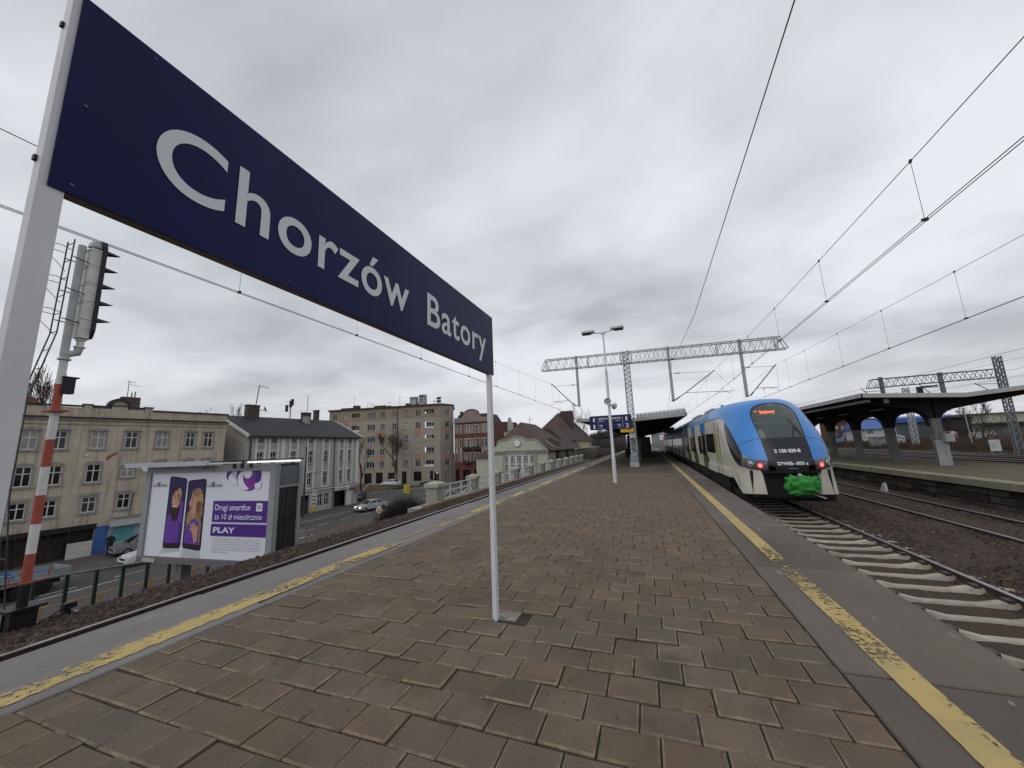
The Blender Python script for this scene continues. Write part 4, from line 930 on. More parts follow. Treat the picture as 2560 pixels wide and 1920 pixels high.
mb = MB(); write(mb, 'BAR MLECZNY', (0, -0.25, 0), (1, 0, 0), (0, 0, 1), -0.6, 1.5, 2.62, .24, bold=.02); part('lettering', mb, M_darktrim, B, local=True, fix=False)
local_box('shop_pier', B, (1.55, -0.1, 0), (2.62, 0.0, 2.42), M_wst); local_box('red_awning', B, (2.0, -0.5, 2.55), (3.9, -0.02, 2.72), mat('faded_red', (0.32, 0.13, 0.11), 0.8, 0.1, 3))
for u in (-3.32, -2.18): window(B, u, 0.75, 0.85, 1.65, 'cross', g=M_g1)
local_box('shop_board', B, (-4.85, -0.06, 0.9), (-4.05, 0.0, 3.0), M_wst); local_box('red_shopfront', B, (-8.6, -0.12, 0.0), (-6.8, 0.0, 2.9), mat('maroon', (0.11, 0.03, 0.03), 0.7, 0.2, 2)); local_box('yellow_sticker', B, (-4.75, -0.08, 0.25), (-4.05, -0.06, 0.8), M_yellow)
for z in (1.15, 1.65, 2.1): local_box('board_text', B, (-4.75, -0.065, z), (-4.15, -0.06, z + .16), M_darktrim)
local_box('door', B, (-6.3, 0.05, 0.1), (-5.3, 0.12, 1.9), M_darktrim)

# C: five storey block at the junction
k_ = 1.0267
cor = (-45.1 * k_, 75 * k_); lft = (-73.93 * k_, 70.41 * k_); rgt = (-43.73 * k_, 78.79 * k_)
dv = Vector((cor[0] - lft[0], cor[1] - lft[1])).normalized(); LEN = (Vector(cor) - Vector(lft)).length
C = building('apartment_block', 'grey brown five storey apartment block with orange panels on the street corner', (lft[0], lft[1], -6.2), dv)
zz_ = lambda z: (z - 1.65) * k_ + 1.65 + 6.2
M_c1 = mat('block_render', (0.355, 0.315, 0.26), 0.92, 0.1, 0.5, col2=(0.285, 0.25, 0.205), cover=0.4, sharp=0.6, streak=0.3); M_c2 = mat('block_render_brown', (0.285, 0.228, 0.168), 0.92, 0.12, 0.6); M_or = mat('orange_panel', (0.45, 0.20, 0.11), 0.85, 0.12, 2)
RZ = [(9.76, 11.27), (6.86, 8.36), (3.99, 5.38), (0.98, 2.44), (-1.92, -0.47)]
CC = [(1.02, 2.13, 'two'), (4.0, 5.0, 'two'), (6.2, 8.36, 'balc'), (10.5, 12.53, 'three'), (14.0, 15.06, 'two'), (17.04, 18.08, 'two'), (20.04, 21.16, 'stair'), (23.0, 24.2, 'two'), (25.3, 27.6, 'balc')]
holes = []; wins = []
for a, b, s in CC:
    for r, (c_, d_) in enumerate(RZ):
        a2, b2 = a * k_, b * k_; h = (a2, b2, zz_(c_), zz_(d_)); holes.append(h); wins.append((h, s, r))
gs = [(10.3, 12.3, 0.5, 3.0), (13.4, 15.2, 0.5, 3.1), (16.6, 18.4, 0.5, 3.0), (20.2, 21.4, 0, 3.2), (23.2, 25.2, 0.9, 3.1), (27.3, 28.1, 0.1, 3.2), (28.4, 29.6, .9, 2.9)]
TOP = zz_(12.13)
mb = MB(); facade_wall(mb, 0, LEN, 0, TOP, holes + gs); mb.add([(0, 0, 0), (0, 12, 0), (0, 12, TOP), (0, 0, TOP)], [(3, 2, 1, 0)])
part('wall', mb, M_c1, C, local=True, fix=False)
for (a, b, c_, d_), s, r in wins:
    if s == 'balc':
        local_box('loggia_back', C, (a, 0.9, c_), (b, 1.0, d_), mat('loggia', (0.16, 0.15, 0.13), 0.9, 0.15, 2)); window(C, (a + b) / 2 + (.3 if r % 2 else -.3), c_ + .2, (b - a) * .6, d_ - c_ - .25, 'two', rev=0.5); local_box('loggia_parapet', C, (a, -0.06, c_ - .05), (b, 0.06, c_ + (.35 if r % 2 else .5)), (M_c2, M_wst, M_c1)[r % 3])
    else: window(C, (a + b) / 2, c_, b - a, d_ - c_, s, g=R.choice([M_g1, M_g1, M_g2, M_g3]))
    if s != 'balc': local_box('sill', C, (a - .08, -.1, c_ - .08), (b + .08, 0, c_), M_greytrim)
for (a, b, c_, d_) in gs: window(C, (a + b) / 2, c_, b - a, d_ - c_, 'two', g=M_g1, frame=M_darktrim)
for (ci, zs) in ((1, ((8.5, 9.4),)), (4, ((5.6, 6.6), (-0.3, 0.8))), (7, ((5.5, 6.7), (-0.3, 0.75))), (5, ((2.6, 3.8),)), (6, ((2.7, 3.7),))):
    for a, b in zs: local_box('orange_panel', C, (CC[ci][0] * k_ - .05, -0.04, zz_(a)), (CC[ci][1] * k_ + .05, 0.0, zz_(b)), M_or if ci not in (5, 6) else M_c2)
for a, b in ((0, 5), (5.3, 16.4), (18.5, 22.2)): pass
mb = MB()
facade_wall(mb, 0.02, LEN, zz_(9.45), TOP, [h for h in holes if h[2] > zz_(9.5)], y=-0.03, rev=0.03); part('upper_band', mb, M_c2, C, local=True, fix=False)
# right-hand face of the corner
fl = Vector((rgt[0] - cor[0], rgt[1] - cor[1])).length; fd = (Vector(rgt) - Vector(cor)).normalized()
Cm = Matrix.Translation((LEN, 0, 0)) @ Matrix.Rotation(math.atan2(fd.y, fd.x) - math.atan2(dv.y, dv.x), 4, 'Z')
fh = [(1.55 * k_, 2.7 * k_, zz_(c_), zz_(d_)) for c_, d_ in RZ] + [(1.4, 2.9, 0.2, 2.9)]
mb = MB(); facade_wall(mb, 0, fl, 0, TOP, fh); mb.v = [tuple(Cm @ Vector(v)) for v in mb.v]; part('corner_wall', mb, M_c1, C, local=True, fix=False)
for h in fh:
    o = window(C, 0, h[2], h[1] - h[0], h[3] - h[2], 'two'); p = Cm @ Vector(((h[0] + h[1]) / 2, 0.12, h[2])); o.location = p; o.rotation_euler.z = math.atan2(fd.y, fd.x) - math.atan2(dv.y, dv.x)
for a, b in ((5.5, 6.5), (-0.3, 0.7)):
    mb = MB(); mb.box((1.5 * k_, -.04, zz_(a)), (2.75 * k_, 0, zz_(b))); mb.v = [tuple(Cm @ Vector(v)) for v in mb.v]; part('orange_panel', mb, M_or, C, local=True)
e2 = Cm @ Vector((fl, 0, 0))
mb = MB(); mb.hexa([(-.3, -.35, TOP), (LEN + .1, -.35, TOP), (e2.x + .15, e2.y, TOP), (e2.x - 3, 13, TOP), (-.3, 13, TOP)], [(-.3, -.35, TOP + .35), (LEN + .1, -.35, TOP + .35), (e2.x + .15, e2.y, TOP + .35), (e2.x - 3, 13, TOP + .35), (-.3, 13, TOP + .35)]); part('roof', mb, M_darktrim, C, local=True)
mb = MB(); mb.tube([(18.9, -.1, 0.1), (18.9, -.1, TOP)], .09, 5); part('drain_pipe', mb, mat('brown_pipe', (0.09, 0.045, 0.035), 0.7, 0.2, 3), C, local=True)
M_tower = mat('mottled_chimney', (0.42, 0.42, 0.42), 0.9, 0.15, 2, col2=(0.08, 0.075, 0.07), cover=0.45, sharp=0.1)
for a, b, h, m in ((20.6, 22.3, 2.6, M_tower), (23.0, 24.7, 3.0, M_tower), (4.6, 6.0, 1.3, M_darktrim), (10.6, 13.6, .9, M_chim), (14.4, 15.2, .7, M_darktrim), (19.4, 20.4, 1.0, M_darktrim), (22.4, 23.0, .9, M_darktrim), (25.4, 28.0, .5, M_darktrim), (1.0, 4.5, .8, M_chim)):
    local_box('chimney', C, (a, 3, TOP + .3), (b, 4.2, TOP + .3 + h), m)
for a, b, h in ((20.6, 22.3, 2.6), (23.0, 24.7, 3.0)):
    for q in range(4): local_box('flue_opening', C, (a + .12 + q * .4, 2.97, TOP + h - .35), (a + .36 + q * .4, 3.0, TOP + h + .05), M_darktrim)
for u, h in ((4.6, 3.6), (8.6, 1.8), (9.8, 1.6), (14.6, 1.8), (17.6, 3.0), (26.8, 1.4), (27.2, 1.6)):
    mb = MB(); mb.tube([(u, 3.4, TOP), (u, 3.4, TOP + .4 + h)], .035, 4); mb.tube([(u - .3, 3.4, TOP + h + .1), (u + .9, 3.4, TOP + h)], .025, 4); part('aerial', mb, M_darktrim, C, local=True)
mb = MB(); mb.tube([(28.4, 3, TOP), (28.4, 3, TOP + 2.2)], .06, 5)
for z in (1.0, 1.8):
    for s in (-.3, .3): mb.box((28.2 + s, 2.8, TOP + z), (28.6 + s, 3.2, TOP + z + .6))
part('mobile_antenna', mb, M_darktrim, C, local=True)

# D: red brick tenement with curved gable
D = building('red_tenement', 'dark red brick tenement with pale curved gable and tall pale windows', (-44.2, 80, -6.2), (1, 0))
s_ = 80 / 78.0; ux = lambda X: X * s_ + 44.2; uz = lambda z: (z - 1.65) * s_ + 1.65 + 6.2
M_rb = mat('red_brick', (0.150, 0.062, 0.050), 0.9, 0.2, 3, col2=(0.10, 0.035, 0.03), cover=0.4); M_rose = mat('rose_plaster', (0.26, 0.20, 0.185), 0.9, 0.15, 2); M_wind = mat('pale_window_trim', (0.42, 0.38, 0.33), 0.9, 0.1, 3)
L0, L1 = 0.0, ux(-34.25)
dc = [ux(-43.1 + (x - 1585) * 8.8 / 425) for x in (1615, 1665, 1727, 1765, 1803, 1852, 1885, 1938, 1978)]
dr = [(5.3, 7.1), (2.15, 3.95), (-1.1, .7)]
holes = [(u - .28, u + .28, uz(a), uz(b)) for u in dc for a, b in dr] + [(0.3, 1.3, 0.2, 3.2), (2.2, 4.2, .2, 3.0), (5.2, 7.2, 0.2, 3.2), (7.8, 8.8, .8, 2.9)]
mb = MB(); facade_wall(mb, L0, L1, 0, uz(7.95), holes); mb.add([(L1, 0, 0), (L1, 10, 0), (L1, 10, uz(7.95)), (L1, 0, uz(7.95))], [(0, 1, 2, 3)]); part('wall', mb, M_rb, D, local=True, fix=False)
local_box('shop_interior', D, (0, .6, 0), (L1, .7, 3.3), M_shopdark)
for u in dc:
    for a, b in dr:
        window(D, u, uz(a), 0.56, uz(b) - uz(a), 'bar', g=R.choice([M_g2, M_g3, M_g3]), frame=M_wind)
        local_box('surround', D, (u - .40, -.05, uz(a) - .1), (u - .28, .02, uz(b) + .06), M_wind); local_box('surround', D, (u + .28, -.05, uz(a) - .1), (u + .40, .02, uz(b) + .06), M_wind); local_box('surround', D, (u - .40, -.07, uz(b)), (u + .40, .02, uz(b) + .22), M_wind)
    if not 2.5 < u < 7.0: local_box('apron_panel', D, (u - .3, -.03, uz(.95)), (u + .3, 0, uz(1.95)), M_wind)
P = [(0, 0), (L1, 0), (L1, .9), (L1 - 2.0, 1.1), (L1 - 2.3, 1.5)] ; n = 10; c0, c1 = L1 - 2.4, 2.5
P += [((c0 + c1) / 2 + (c0 - c1) / 2 * math.cos(math.pi * k / n), 1.55 + 1.3 * math.sin(math.pi * k / n)) for k in range(n + 1)] + [(2.3, 1.5), (2.1, 1.1), (0, 1.05)]
zb_ = uz(7.95); mb = MB(); mb.prism([(a, -.08, zb_ + b) for a, b in P], (0, .5, 0)); part('gable', mb, M_rose, D, local=True)
mb = MB(); q = P[5:16]; mb.prism([(a, -.14, zb_ + b) for a, b in q] + [(a, -.14, zb_ + b + .22) for a, b in reversed(q)], (0, .6, 0)); part('gable_coping', mb, M_darktrim, D, local=True)
local_box('cornice', D, (-.05, -.25, zb_ - .12), (L1 + .05, 0, zb_ + .1), M_rose)
mb = MB(); mb.hexa([(0, .5, zb_), (L1, .5, zb_), (L1, 9, zb_), (0, 9, zb_)], [(0.2, 2, zb_ + 2), (L1 - 1, 2, zb_ + 2), (L1 - 1, 8, zb_ + 2), (0.2, 8, zb_ + 2)]); part('roof', mb, M_slate, D, local=True)
local_box('chimney', D, (.3, 2.5, zb_ + 1.5), (.9, 3.2, zb_ + 2.9), M_chim)
for a, b in ((2.6, 4.5), (5.2, 7.2)):
    bz = uz(1.75)
    bl = local_box('balcony', D, (a, -.9, bz - .2), (b, 0, bz), M_darktrim); local_box('railing', D, (a, -.92, bz), (b, -.86, bz + .5), M_darktrim)
    bz = uz(-1.3); local_box('balcony', D, (a, -.9, bz - .3), (b, 0, bz), mat('dark_red', (0.07, 0.025, 0.025), 0.9, 0.2, 3)); local_box('railing', D, (a, -.92, bz), (b, -.86, bz + .4), M_darktrim)

# E: pale house with dark mansard behind, partly hidden by the sign post
E = building('mansard_house', 'cream house with dark mansard roof behind the red brick tenement', (-43.5, 98, -6.2), (1, 0))
M_cream = mat('cream_render', (0.42, 0.41, 0.36), 0.9, 0.1, 1.5)
hs = [(u, u + .7, a, a + 1.6) for u in (0.6, 2.0, 3.4, 4.8, 6.2) for a in (2.6, 6.0, 9.4)]
mb = MB(); facade_wall(mb, 0, 8, 0, 12.4, hs); mb.add([(8, 0, 0), (8, 9, 0), (8, 9, 12.4), (8, 0, 12.4)], [(0, 1, 2, 3)]); mb.add([(0, 0, 0), (0, 9, 0), (0, 9, 12.4), (0, 0, 12.4)], [(3, 2, 1, 0)]); part('wall', mb, M_cream, E, local=True, fix=False)
for h in hs: window(E, (h[0] + h[1]) / 2, h[2], .7, 1.6, 'bar')
mb = MB(); mb.hexa([(-.2, -.2, 12.4), (6.8, -.2, 12.4), (6.8, 9, 12.4), (-.2, 9, 12.4)], [(.2, .9, 15.2), (6.4, .9, 15.2), (6.4, 8, 15.2), (.2, 8, 15.2)]); part('roof', mb, mat('mansard', (0.05, 0.035, 0.032), 0.8, 0.2, 3), E, local=True)
for u in (1.0, 2.6, 4.4): window(E, u, 12.8, .6, 1.3, 'bar', rev=-.1)
mb = MB(); mb.prism([(6.4, -.25, 12.4), (8, -.25, 12.4), (8, -.25, 14.4), (7.6, -.25, 15.0), (7.4, -.25, 16.2), (6.9, -.25, 16.3), (6.6, -.25, 15.6)], (0, .6, 0)); part('gable', mb, M_cream, E, local=True)
local_box('chimney', E, (9.2, 3, 10), (10.2, 4, 14.6), M_chim)

# ------------------------------------------------------------------ station building
S = thing('station_building', 'green cream station hall with clock gable, tall grid windows and brown tiled hip roof', 'station building', (-16.0, 46.0, -6.2))
M_gc = mat('green_cream_render', (0.46, 0.46, 0.38), 0.9, 0.07, 1.5, streak=0.15); M_gtrim = mat('green_grey_trim', (0.30, 0.31, 0.265), 0.9, 0.1, 2); M_tile = mat('brown_tiles', (0.082, 0.047, 0.041), 0.85, 0.3, 2.2, col2=(0.11, 0.075, 0.066), cover=.35, bump=0.5, bscale=18, stretch=(1, 1, 3)); M_tile2 = mat('brown_tiles_dull', (0.075, 0.05, 0.045), 0.85, 0.25, 2.2, bump=0.5, bscale=18)
sy = 46.0; q = 46 / 45.0
def sp(X, z): return (X * q, (z - 1.65) * q + 1.65)
gp = [(-20.2, -6.2), (-20.2, 1.1)] + [sp(*v) for v in ((-18.7, 1.95), (-18.42, 2.5), (-17.9, 2.56), (-17.3, 2.62), (-16.85, 2.78), (-16.4, 2.93), (-15.92, 3.0), (-15.45, 2.93), (-15.05, 2.75), (-14.7, 2.56), (-14.3, 2.5), (-13.5, 2.55), (-13.2, 2.3), (-11.9, 1.15))] + [sp(-11.9, 1.05), (-12.15, -6.2)]
mb = MB(); mb.prism([(x, sy, z) for x, z in gp], (0, .4, 0)); mb.box((-20.2, sy + .4, -6.2), (-12.2, 62, 1.0)); part('wall', mb, M_gc, S)
cp = gp[2:16]
mb = MB(); mb.prism([(x, sy - .12, z) for x, z in cp] + [(x, sy - .12, z + .13) for x, z in reversed(cp)], (0, .5, 0)); part('gable_coping', mb, M_gtrim, S)
for z0, z1, d in ((0.95, 1.08, .22), (1.15, 1.24, .14), (0.68, .72, .06)):
    mb = MB(); mb.box((-20.4, sy - d, z0), (-12.0, sy - .001, z1)); part('cornice', mb, M_gtrim, S)
for a, b, zz in ((-20.9, -20.2, 0.4),):
    mb = MB(); mb.box((-22.5, sy + .8, -6.2), (-20.2, sy + 6, zz)); part('side_wing', mb, M_gc, S); mb = MB(); mb.hexa([(-22.8, sy + .5, zz), (-20.2, sy + .5, zz), (-20.2, sy + 6, zz), (-22.8, sy + 6, zz)], [(-20.9, sy + 1.6, 1.6), (-20.2, sy + 1.6, 1.6), (-20.2, sy + 6, 1.6), (-20.9, sy + 6, 1.6)]); part('side_roof', mb, M_tile, S)
cxx, czz = -16.15, 2.16
mb = MB(); mb.lathe((cxx, sy - .001, czz), [(0, .50), (.1, .5), (.12, .44), (.08, .42)], 28, (0, -1, 0)); ck = part('clock', mb, M_gtrim, S, smooth=True)
mb = MB(); mb.lathe((cxx, sy - .05, czz), [(0, .43), (.06, .43)], 28, (0, -1, 0)); part('clock_face', mb, mat('clock_white', (.80, .80, .78), .5, .03, 2), ck)
mb = MB(); mb.bar((cxx, sy - .125, czz), (cxx + .26, sy - .125, czz - .03), .05, .01); mb.bar((cxx, sy - .13, czz), (cxx - .33, sy - .13, czz + .05), .035, .01)
for h in range(12): a = h * math.pi / 6; mb.bar((cxx + .33 * math.sin(a), sy - .122, czz + .33 * math.cos(a)), (cxx + .39 * math.sin(a), sy - .122, czz + .39 * math.cos(a)), .03, .008)
part('clock_hands', mb, M_black, ck)
mb = MB(); mb.box((-17.5, sy - .08, .72), (-15.0, sy - .02, .95)); nb = part('name_board', mb, M_letter, S)
mb = MB(); write(mb, 'CHORZÓW BATORY', (0, sy - .085, 0), (1, 0, 0), (0, 0, 1), -17.3, -15.2, .78, .1, bold=.01); part('lettering', mb, M_darktrim, nb, fix=False)
for k in range(5):
    u = -17.75 + k * .90
    for z0, h in ((-.38, .98), (-1.55, 1.02), (-2.8, 1.1)):
        key = ('grid', z0)
        o = window(S, 0, 0, .66, h, 'grid', g=M_g1); o.location = (u + 16.0, -0.075, z0 + 6.2)
    if k < 4: mb = MB(); mb.box((u + .36, sy - .12, -3.2), (u + .54, sy - .001, .62)); part('mullion', mb, M_letter, S)
mb = MB(); mb.box((-18.25, sy - .1, -3.2), (-18.1, sy - .001, .68)); part('window_surround', mb, M_gtrim, S); mb = MB(); mb.box((-13.75, sy - .1, -3.2), (-13.6, sy - .001, .68)); part('window_surround', mb, M_gtrim, S)
# hipped roof behind the gable
mb = MB()
rl, rr, ez = -22.0, -12.0, 1.15
A1, A2 = (-17.1, 50.5, 5.2), (-17.1, 58, 5.15)
mb.add([(-18.75, sy + .35, 2.55), (-13.75, sy + .35, 2.5), A1], [(0, 1, 2)])
mb.add([(-13.75, sy + .35, 2.5), (-11.75, sy + .2, 1.1), (-11.75, 62, 1.1), A2, A1], [(0, 1, 2, 3, 4)])
mb.add([(-18.75, sy + .35, 2.55), (-20.6, sy + .2, 1.1), (-20.6, 62, 1.1), A2, A1], [(4, 3, 2, 1, 0)])
mb.add([A2, (-11.75, 62, 1.1), (-20.6, 62, 1.1)], [(0, 1, 2)])
part('roof', mb, M_tile, S, fix=False)
for p0, p1 in (((-12.9, 48.5, 2.3), (-12.1, 49, 1.55)), ((-13.8, 53.5, 3.0), (-12.3, 54.5, 1.7))):
    mb = MB(); mb.bar(p0, p1, .18, .22); part('roof_trim', mb, M_gtrim, S)
mb = MB(); mb.hexa([(-13.6, 52.5, 2.2), (-12.4, 52.5, 1.4), (-12.4, 55.5, 1.4), (-13.6, 55.5, 2.2)], [(-13.6, 52.7, 3.0), (-12.5, 52.7, 2.3), (-12.5, 55.3, 2.3), (-13.6, 55.3, 3.0)]); part('dormer', mb, M_tile2, S)
mb = MB(); mb.box((-11.85, sy + 1, 1.0), (-11.7, 62, 1.1)); part('gutter', mb, M_darktrim, S)
for y0, wd in ((50.5, 3.4), (56.5, 2.8)):
    mb = MB(); mb.hexa([(-12.4, y0, .4), (-11.2, y0, -.2), (-11.2, y0 + wd, -.2), (-12.4, y0 + wd, .4)], [(-12.4, y0 + .3, 1.0), (-11.9, y0 + .5, .8), (-11.9, y0 + wd - .5, .8), (-12.4, y0 + wd - .3, 1.0)]); part('porch_roof', mb, M_tile2, S)
    mb = MB(); mb.box((-12.3, y0 + .2, -.9), (-11.5, y0 + wd - .2, -.1)); part('porch', mb, M_gc, S)
for y in (48.6, 53.9, 60):
    for z in (-.3,): o = window(S, 0, 0, .7, .9, 'two', g=M_g1); o.location = (4.0 - .155, y - 46, z + 6.2); o.rotation_euler.z = rad(90)

S2 = thing('station_annexe', 'yellow annexe with steep brown roof and broad brick chimney behind the station hall', 'station building', (-15.0, 75.0, -6.2))
M_yel = mat('pale_yellow_render', (0.48, 0.46, 0.24), 0.9, 0.08, 1.5)
mb = MB(); mb.box((-22, 72, -6.2), (-13.6, 96, 2.55)); part('wall', mb, M_yel, S2)
for y in (73, 74.2, 75.4, 92.5, 94, 95.3): o = window(S2, 0, 0, .9, 1.15, 'two', g=M_g3); o.location = (1.4 + .02 + .03, y - 75, 7.35); o.rotation_euler.z = rad(90)
mb = MB(); mb.box((-14.0, 62, -2), (-11.6, 90, .9)); part('low_wall', mb, mat('stained_wall', (0.27, 0.26, 0.19), 0.95, 0.2, 1.5, streak=.4), S2)
mb = MB(); mb.box((-14.2, 62, .9), (-11.3, 92, 1.1)); part('ledge', mb, M_gtrim, S2)
mb = MB(); mb.add([(-22.6, 70, 2.5), (-13.0, 70, 2.5), (-13.0, 97, 2.5), (-22.6, 97, 2.5), (-17.8, 78, 8.6), (-17.8, 88, 8.6)], [(0, 1, 4), (1, 2, 5, 4), (2, 3, 5), (3, 0, 4, 5)]); part('roof', mb, M_tile2, S2, fix=True)
mb = MB(); mb.box((-17.4, 78, 5), (-14.9, 80.5, 8.9)); part('chimney', mb, M_tile2, S2)
mb = MB(); mb.box((-16.8, 74.2, 3.2), (-15.4, 76.5, 6.0)); part('chimney', mb, mat('red_chimney', (0.16, 0.07, 0.05)), S2)
mb = MB(); mb.tube([(-20.5, 66, 3), (-20.5, 66, 7.2)], .04, 4); mb.tube([(-20.9, 66, 6.6), (-20.0, 66, 6.6)], .03, 4); part('aerial', mb, M_darktrim, S2)
mb = MB(); mb.hexa([(-20, 61, .9), (-12, 61, .9), (-12, 72, .9), (-20, 72, .9)], [(-17, 61, 4.6), (-15.5, 61, 4.6), (-15.5, 72, 4.6), (-17, 72, 4.6)]); part('link_roof', mb, M_tile2, S2)

# ------------------------------------------------------------------ white balustrade on the retaining wall
M_pier = mat('pier_concrete', (0.30, 0.305, 0.27), 0.9, 0.14, 3, bump=0.2, streak=0.3); M_pcap = mat('pier_cap', (0.38, 0.365, 0.29), 0.9, 0.15, 3, col2=(0.27, 0.265, 0.20), cover=.4); M_rw = mat('railing_white', (0.56, 0.58, 0.57), 0.6, 0.08, 3)
mb = MB(); mb.box((-9.75, 14.6, -3), (-9.42, 70, -0.74)); structure('retaining_wall_top', mb, mat('sandy_kerb', (0.25, 0.185, 0.115), 0.95, 0.2, 3, bump=0.4))
mb = MB(); mb.box((-10.35, 14.4, -6.2), (-9.75, 70, -0.86)); structure('retaining_wall', mb, M_pier)
px = -10.0
bt = thing('balustrade', 'concrete pier and white metal balustrade along the left track', 'balustrade', (px, 16.0, -0.86))
py = [16.1, 20.3, 23.9, 27.7, 31.6, 35.4, 39.2, 43.0, 46.8, 50.6, 54.4, 58.2]
for k, y in enumerate(py):
    w = .31 if k == 0 else .25; b = -3.2 if k == 0 else -.86
    mb = MB(); mb.box((px - w, y - w, b), (px + w, y + w, -.1)); p = part('pier', mb, M_pier, bt)
    mb = MB(); c = w + .08; mb.box((px - c, y - c, -.1), (px + c, y + c, .06)); mb.hexa([(px - c, y - c, .06), (px + c, y - c, .06), (px + c, y + c, .06), (px - c, y + c, .06)], [(px - .05, y - .05, .19), (px + .05, y - .05, .19), (px + .05, y + .05, .19), (px - .05, y + .05, .19)]); part('pier_cap', mb, M_pcap, p)
for a, b in zip(py, py[1:]):
    a += .26; b -= .26; mb = MB(); zt, zm, zb = -.1, -.42, -.76; w = .055
    for z in (zt, zm, zb): mb.bar((px, a, z), (px, b, z), w)
    n = 3
    for i in range(n + 1):
        y = a + (b - a) * i / n; y = min(max(y, a + .03), b - .03); mb.bar((px, y, zb), (px, y, zt), w)
    for i in range(n):
        y0, y1 = a + (b - a) * i / n, a + (b - a) * (i + 1) / n
        mb.bar((px, y0, zb if i % 2 == 0 else zm), (px, y1, zm if i % 2 == 0 else zb), .04)
    part('railing', mb, M_rw, bt)

# ------------------------------------------------------------------ train
XC = 4.0
def tab(x, T):
    if x <= T[0][0]: return T[0][1]
    if x >= T[-1][0]: return T[-1][1]
    n = len(T)
    def sl(i): return (T[i + 1][1] - T[i][1]) / (T[i + 1][0] - T[i][0])
    def tg(i):
        if i == 0: return sl(0)
        if i == n - 1: return sl(n - 2)
        a, b = sl(i - 1), sl(i); return 0 if a * b <= 0 else 2 * a * b / (a + b)
    for i in range(n - 1):
        if x <= T[i + 1][0]:
            h = T[i + 1][0] - T[i][0]; q = (x - T[i][0]) / h
            return T[i][1] * (1 + 2 * q) * (1 - q) ** 2 + tg(i) * h * q * (1 - q) ** 2 + T[i + 1][1] * q * q * (3 - 2 * q) + tg(i + 1) * h * q * q * (q - 1)
NW = [(-.1, 1.33), (.6, 1.34), (1.2, 1.40), (1.9, 1.40)]; NTOP = 3.12
NY = [(-.1, 13.75), (.6, 13.66), (.8, 13.6), (1.2, 13.75), (1.62, 14.0), (2.2, 14.38), (2.77, 14.85), (2.97, 15.3), (3.12, 17.3)]
ND = [(-.1, 1.1), (.7, 1.4), (1.6, 1.85), (2.6, 3.0), (3.12, 2.9)]; NP = [(-.1, 3.0), (.7, 2.4), (1.6, 2.55), (2.6, 2.3), (3.12, 2.15)]
YE = 20.5
def halfw(z):
    if z <= 1.9: return tab(z, NW)
    t = min(1, (z - 1.9) / (NTOP - 1.9)); return 1.40 * max(0, 1 - t ** 3.6) ** (1 / 3.3)
def nose(u, z, off=0.0):
    def S(u, z):
        w, d, yf, p = halfw(z), tab(z, ND), tab(z, NY), tab(z, NP); yb = yf + d; s = 1 if u >= 0 else -1
        a = min(1, abs(u)) * math.pi / 2; x = w * math.sin(a) ** (2 / p); y = yb - d * max(0, math.cos(a)) ** (2 / p)
        if abs(u) > 1: y = yb + (min(abs(u), 2) - 1) * (YE - yb)
        return Vector((XC + s * x, y, z))
    P = S(u, z)
    if off:
        e = 0.01; z0, z1 = max(-.12, z - e), min(NTOP - 1e-3, z + e)
        n = (S(u + e, z) - S(u - e, z)).cross(S(u, z1) - S(u, z0))
        if n.length > 1e-9: P = P + n.normalized() * off
    return P
def umap(x, z):
    w, p = halfw(z), tab(z, NP); return (1 if x >= 0 else -1) * math.asin(min(1, (abs(x) / w)) ** (p / 2)) * 2 / math.pi
def skin(name, poly, m, parent, off=0.008, thick=0.03, du=0.03, dz=0.04, flat=False):
    """a panel of the nose: outline poly in (u, z), laid on the nose surface"""
    bm = bmesh.new(); polys = poly if isinstance(poly[0], list) else [poly]; poly = [p for q in polys for p in q]
    for q in polys: bm.faces.new([bm.verts.new((u, z, 0)) for u, z in q])
    bmesh.ops.remove_doubles(bm, verts=bm.verts[:], dist=1e-6); bmesh.ops.triangulate(bm, faces=bm.faces[:])
    us = [p[0] for p in poly]; zs = [p[1] for p in poly]
    def cut(co, no): bmesh.ops.bisect_plane(bm, geom=bm.verts[:] + bm.edges[:] + bm.faces[:], dist=1e-6, plane_co=co, plane_no=no)
    k = math.floor(min(us) / du) * du
    while k < max(us): cut((k, 0, 0), (1, 0, 0)); k += du
    k = math.floor(min(zs) / dz) * dz
    while k < max(zs):
        cut((0, k, 0), (0, 1, 0)); k += dz if k < 2.7 else dz / 3
    bmesh.ops.remove_doubles(bm, verts=bm.verts[:], dist=1e-5)
    bd = [e for e in bm.edges if e.is_boundary]; uv = {v: (v.co.x, v.co.y) for v in bm.verts}
    ret = bmesh.ops.extrude_edge_only(bm, edges=bd); new = [g for g in ret['geom'] if isinstance(g, bmesh.types.BMVert)]; ns = set(new)
    for v in bm.verts:
        u, z = v.co.x, v.co.y; v.co = nose(u, z, off - thick if v in ns else off)
    bmesh.ops.recalc_face_normals(bm, faces=bm.faces[:])
    me = bpy.data.meshes.new(name); bm.to_mesh(me); bm.free(); me.materials.append(m)
    # outward orientation
    c = Vector((XC, 18, 1.2)); tot = sum((p.normal.dot(Vector((p.center.x - c.x, p.center.y - c.y, 0))) * p.area) for p in me.polygons)
    if tot < 0: me.flip_normals()
    me.polygons.foreach_set('use_smooth', [True] * len(me.polygons))
    try: me.set_sharp_from_angle(angle=rad(35))
    except Exception: pass
    if parent is not None: me.transform(root_of(parent).inverted())
    return link(name, me, parent)
mir = lambda L: [(-u, z) for u, z in reversed(L)]
T = thing('passenger_train', 'blue and cream passenger train with sloping nose, lit red tail lights and green covered coupler', 'train', (XC, 13.6, -0.76))
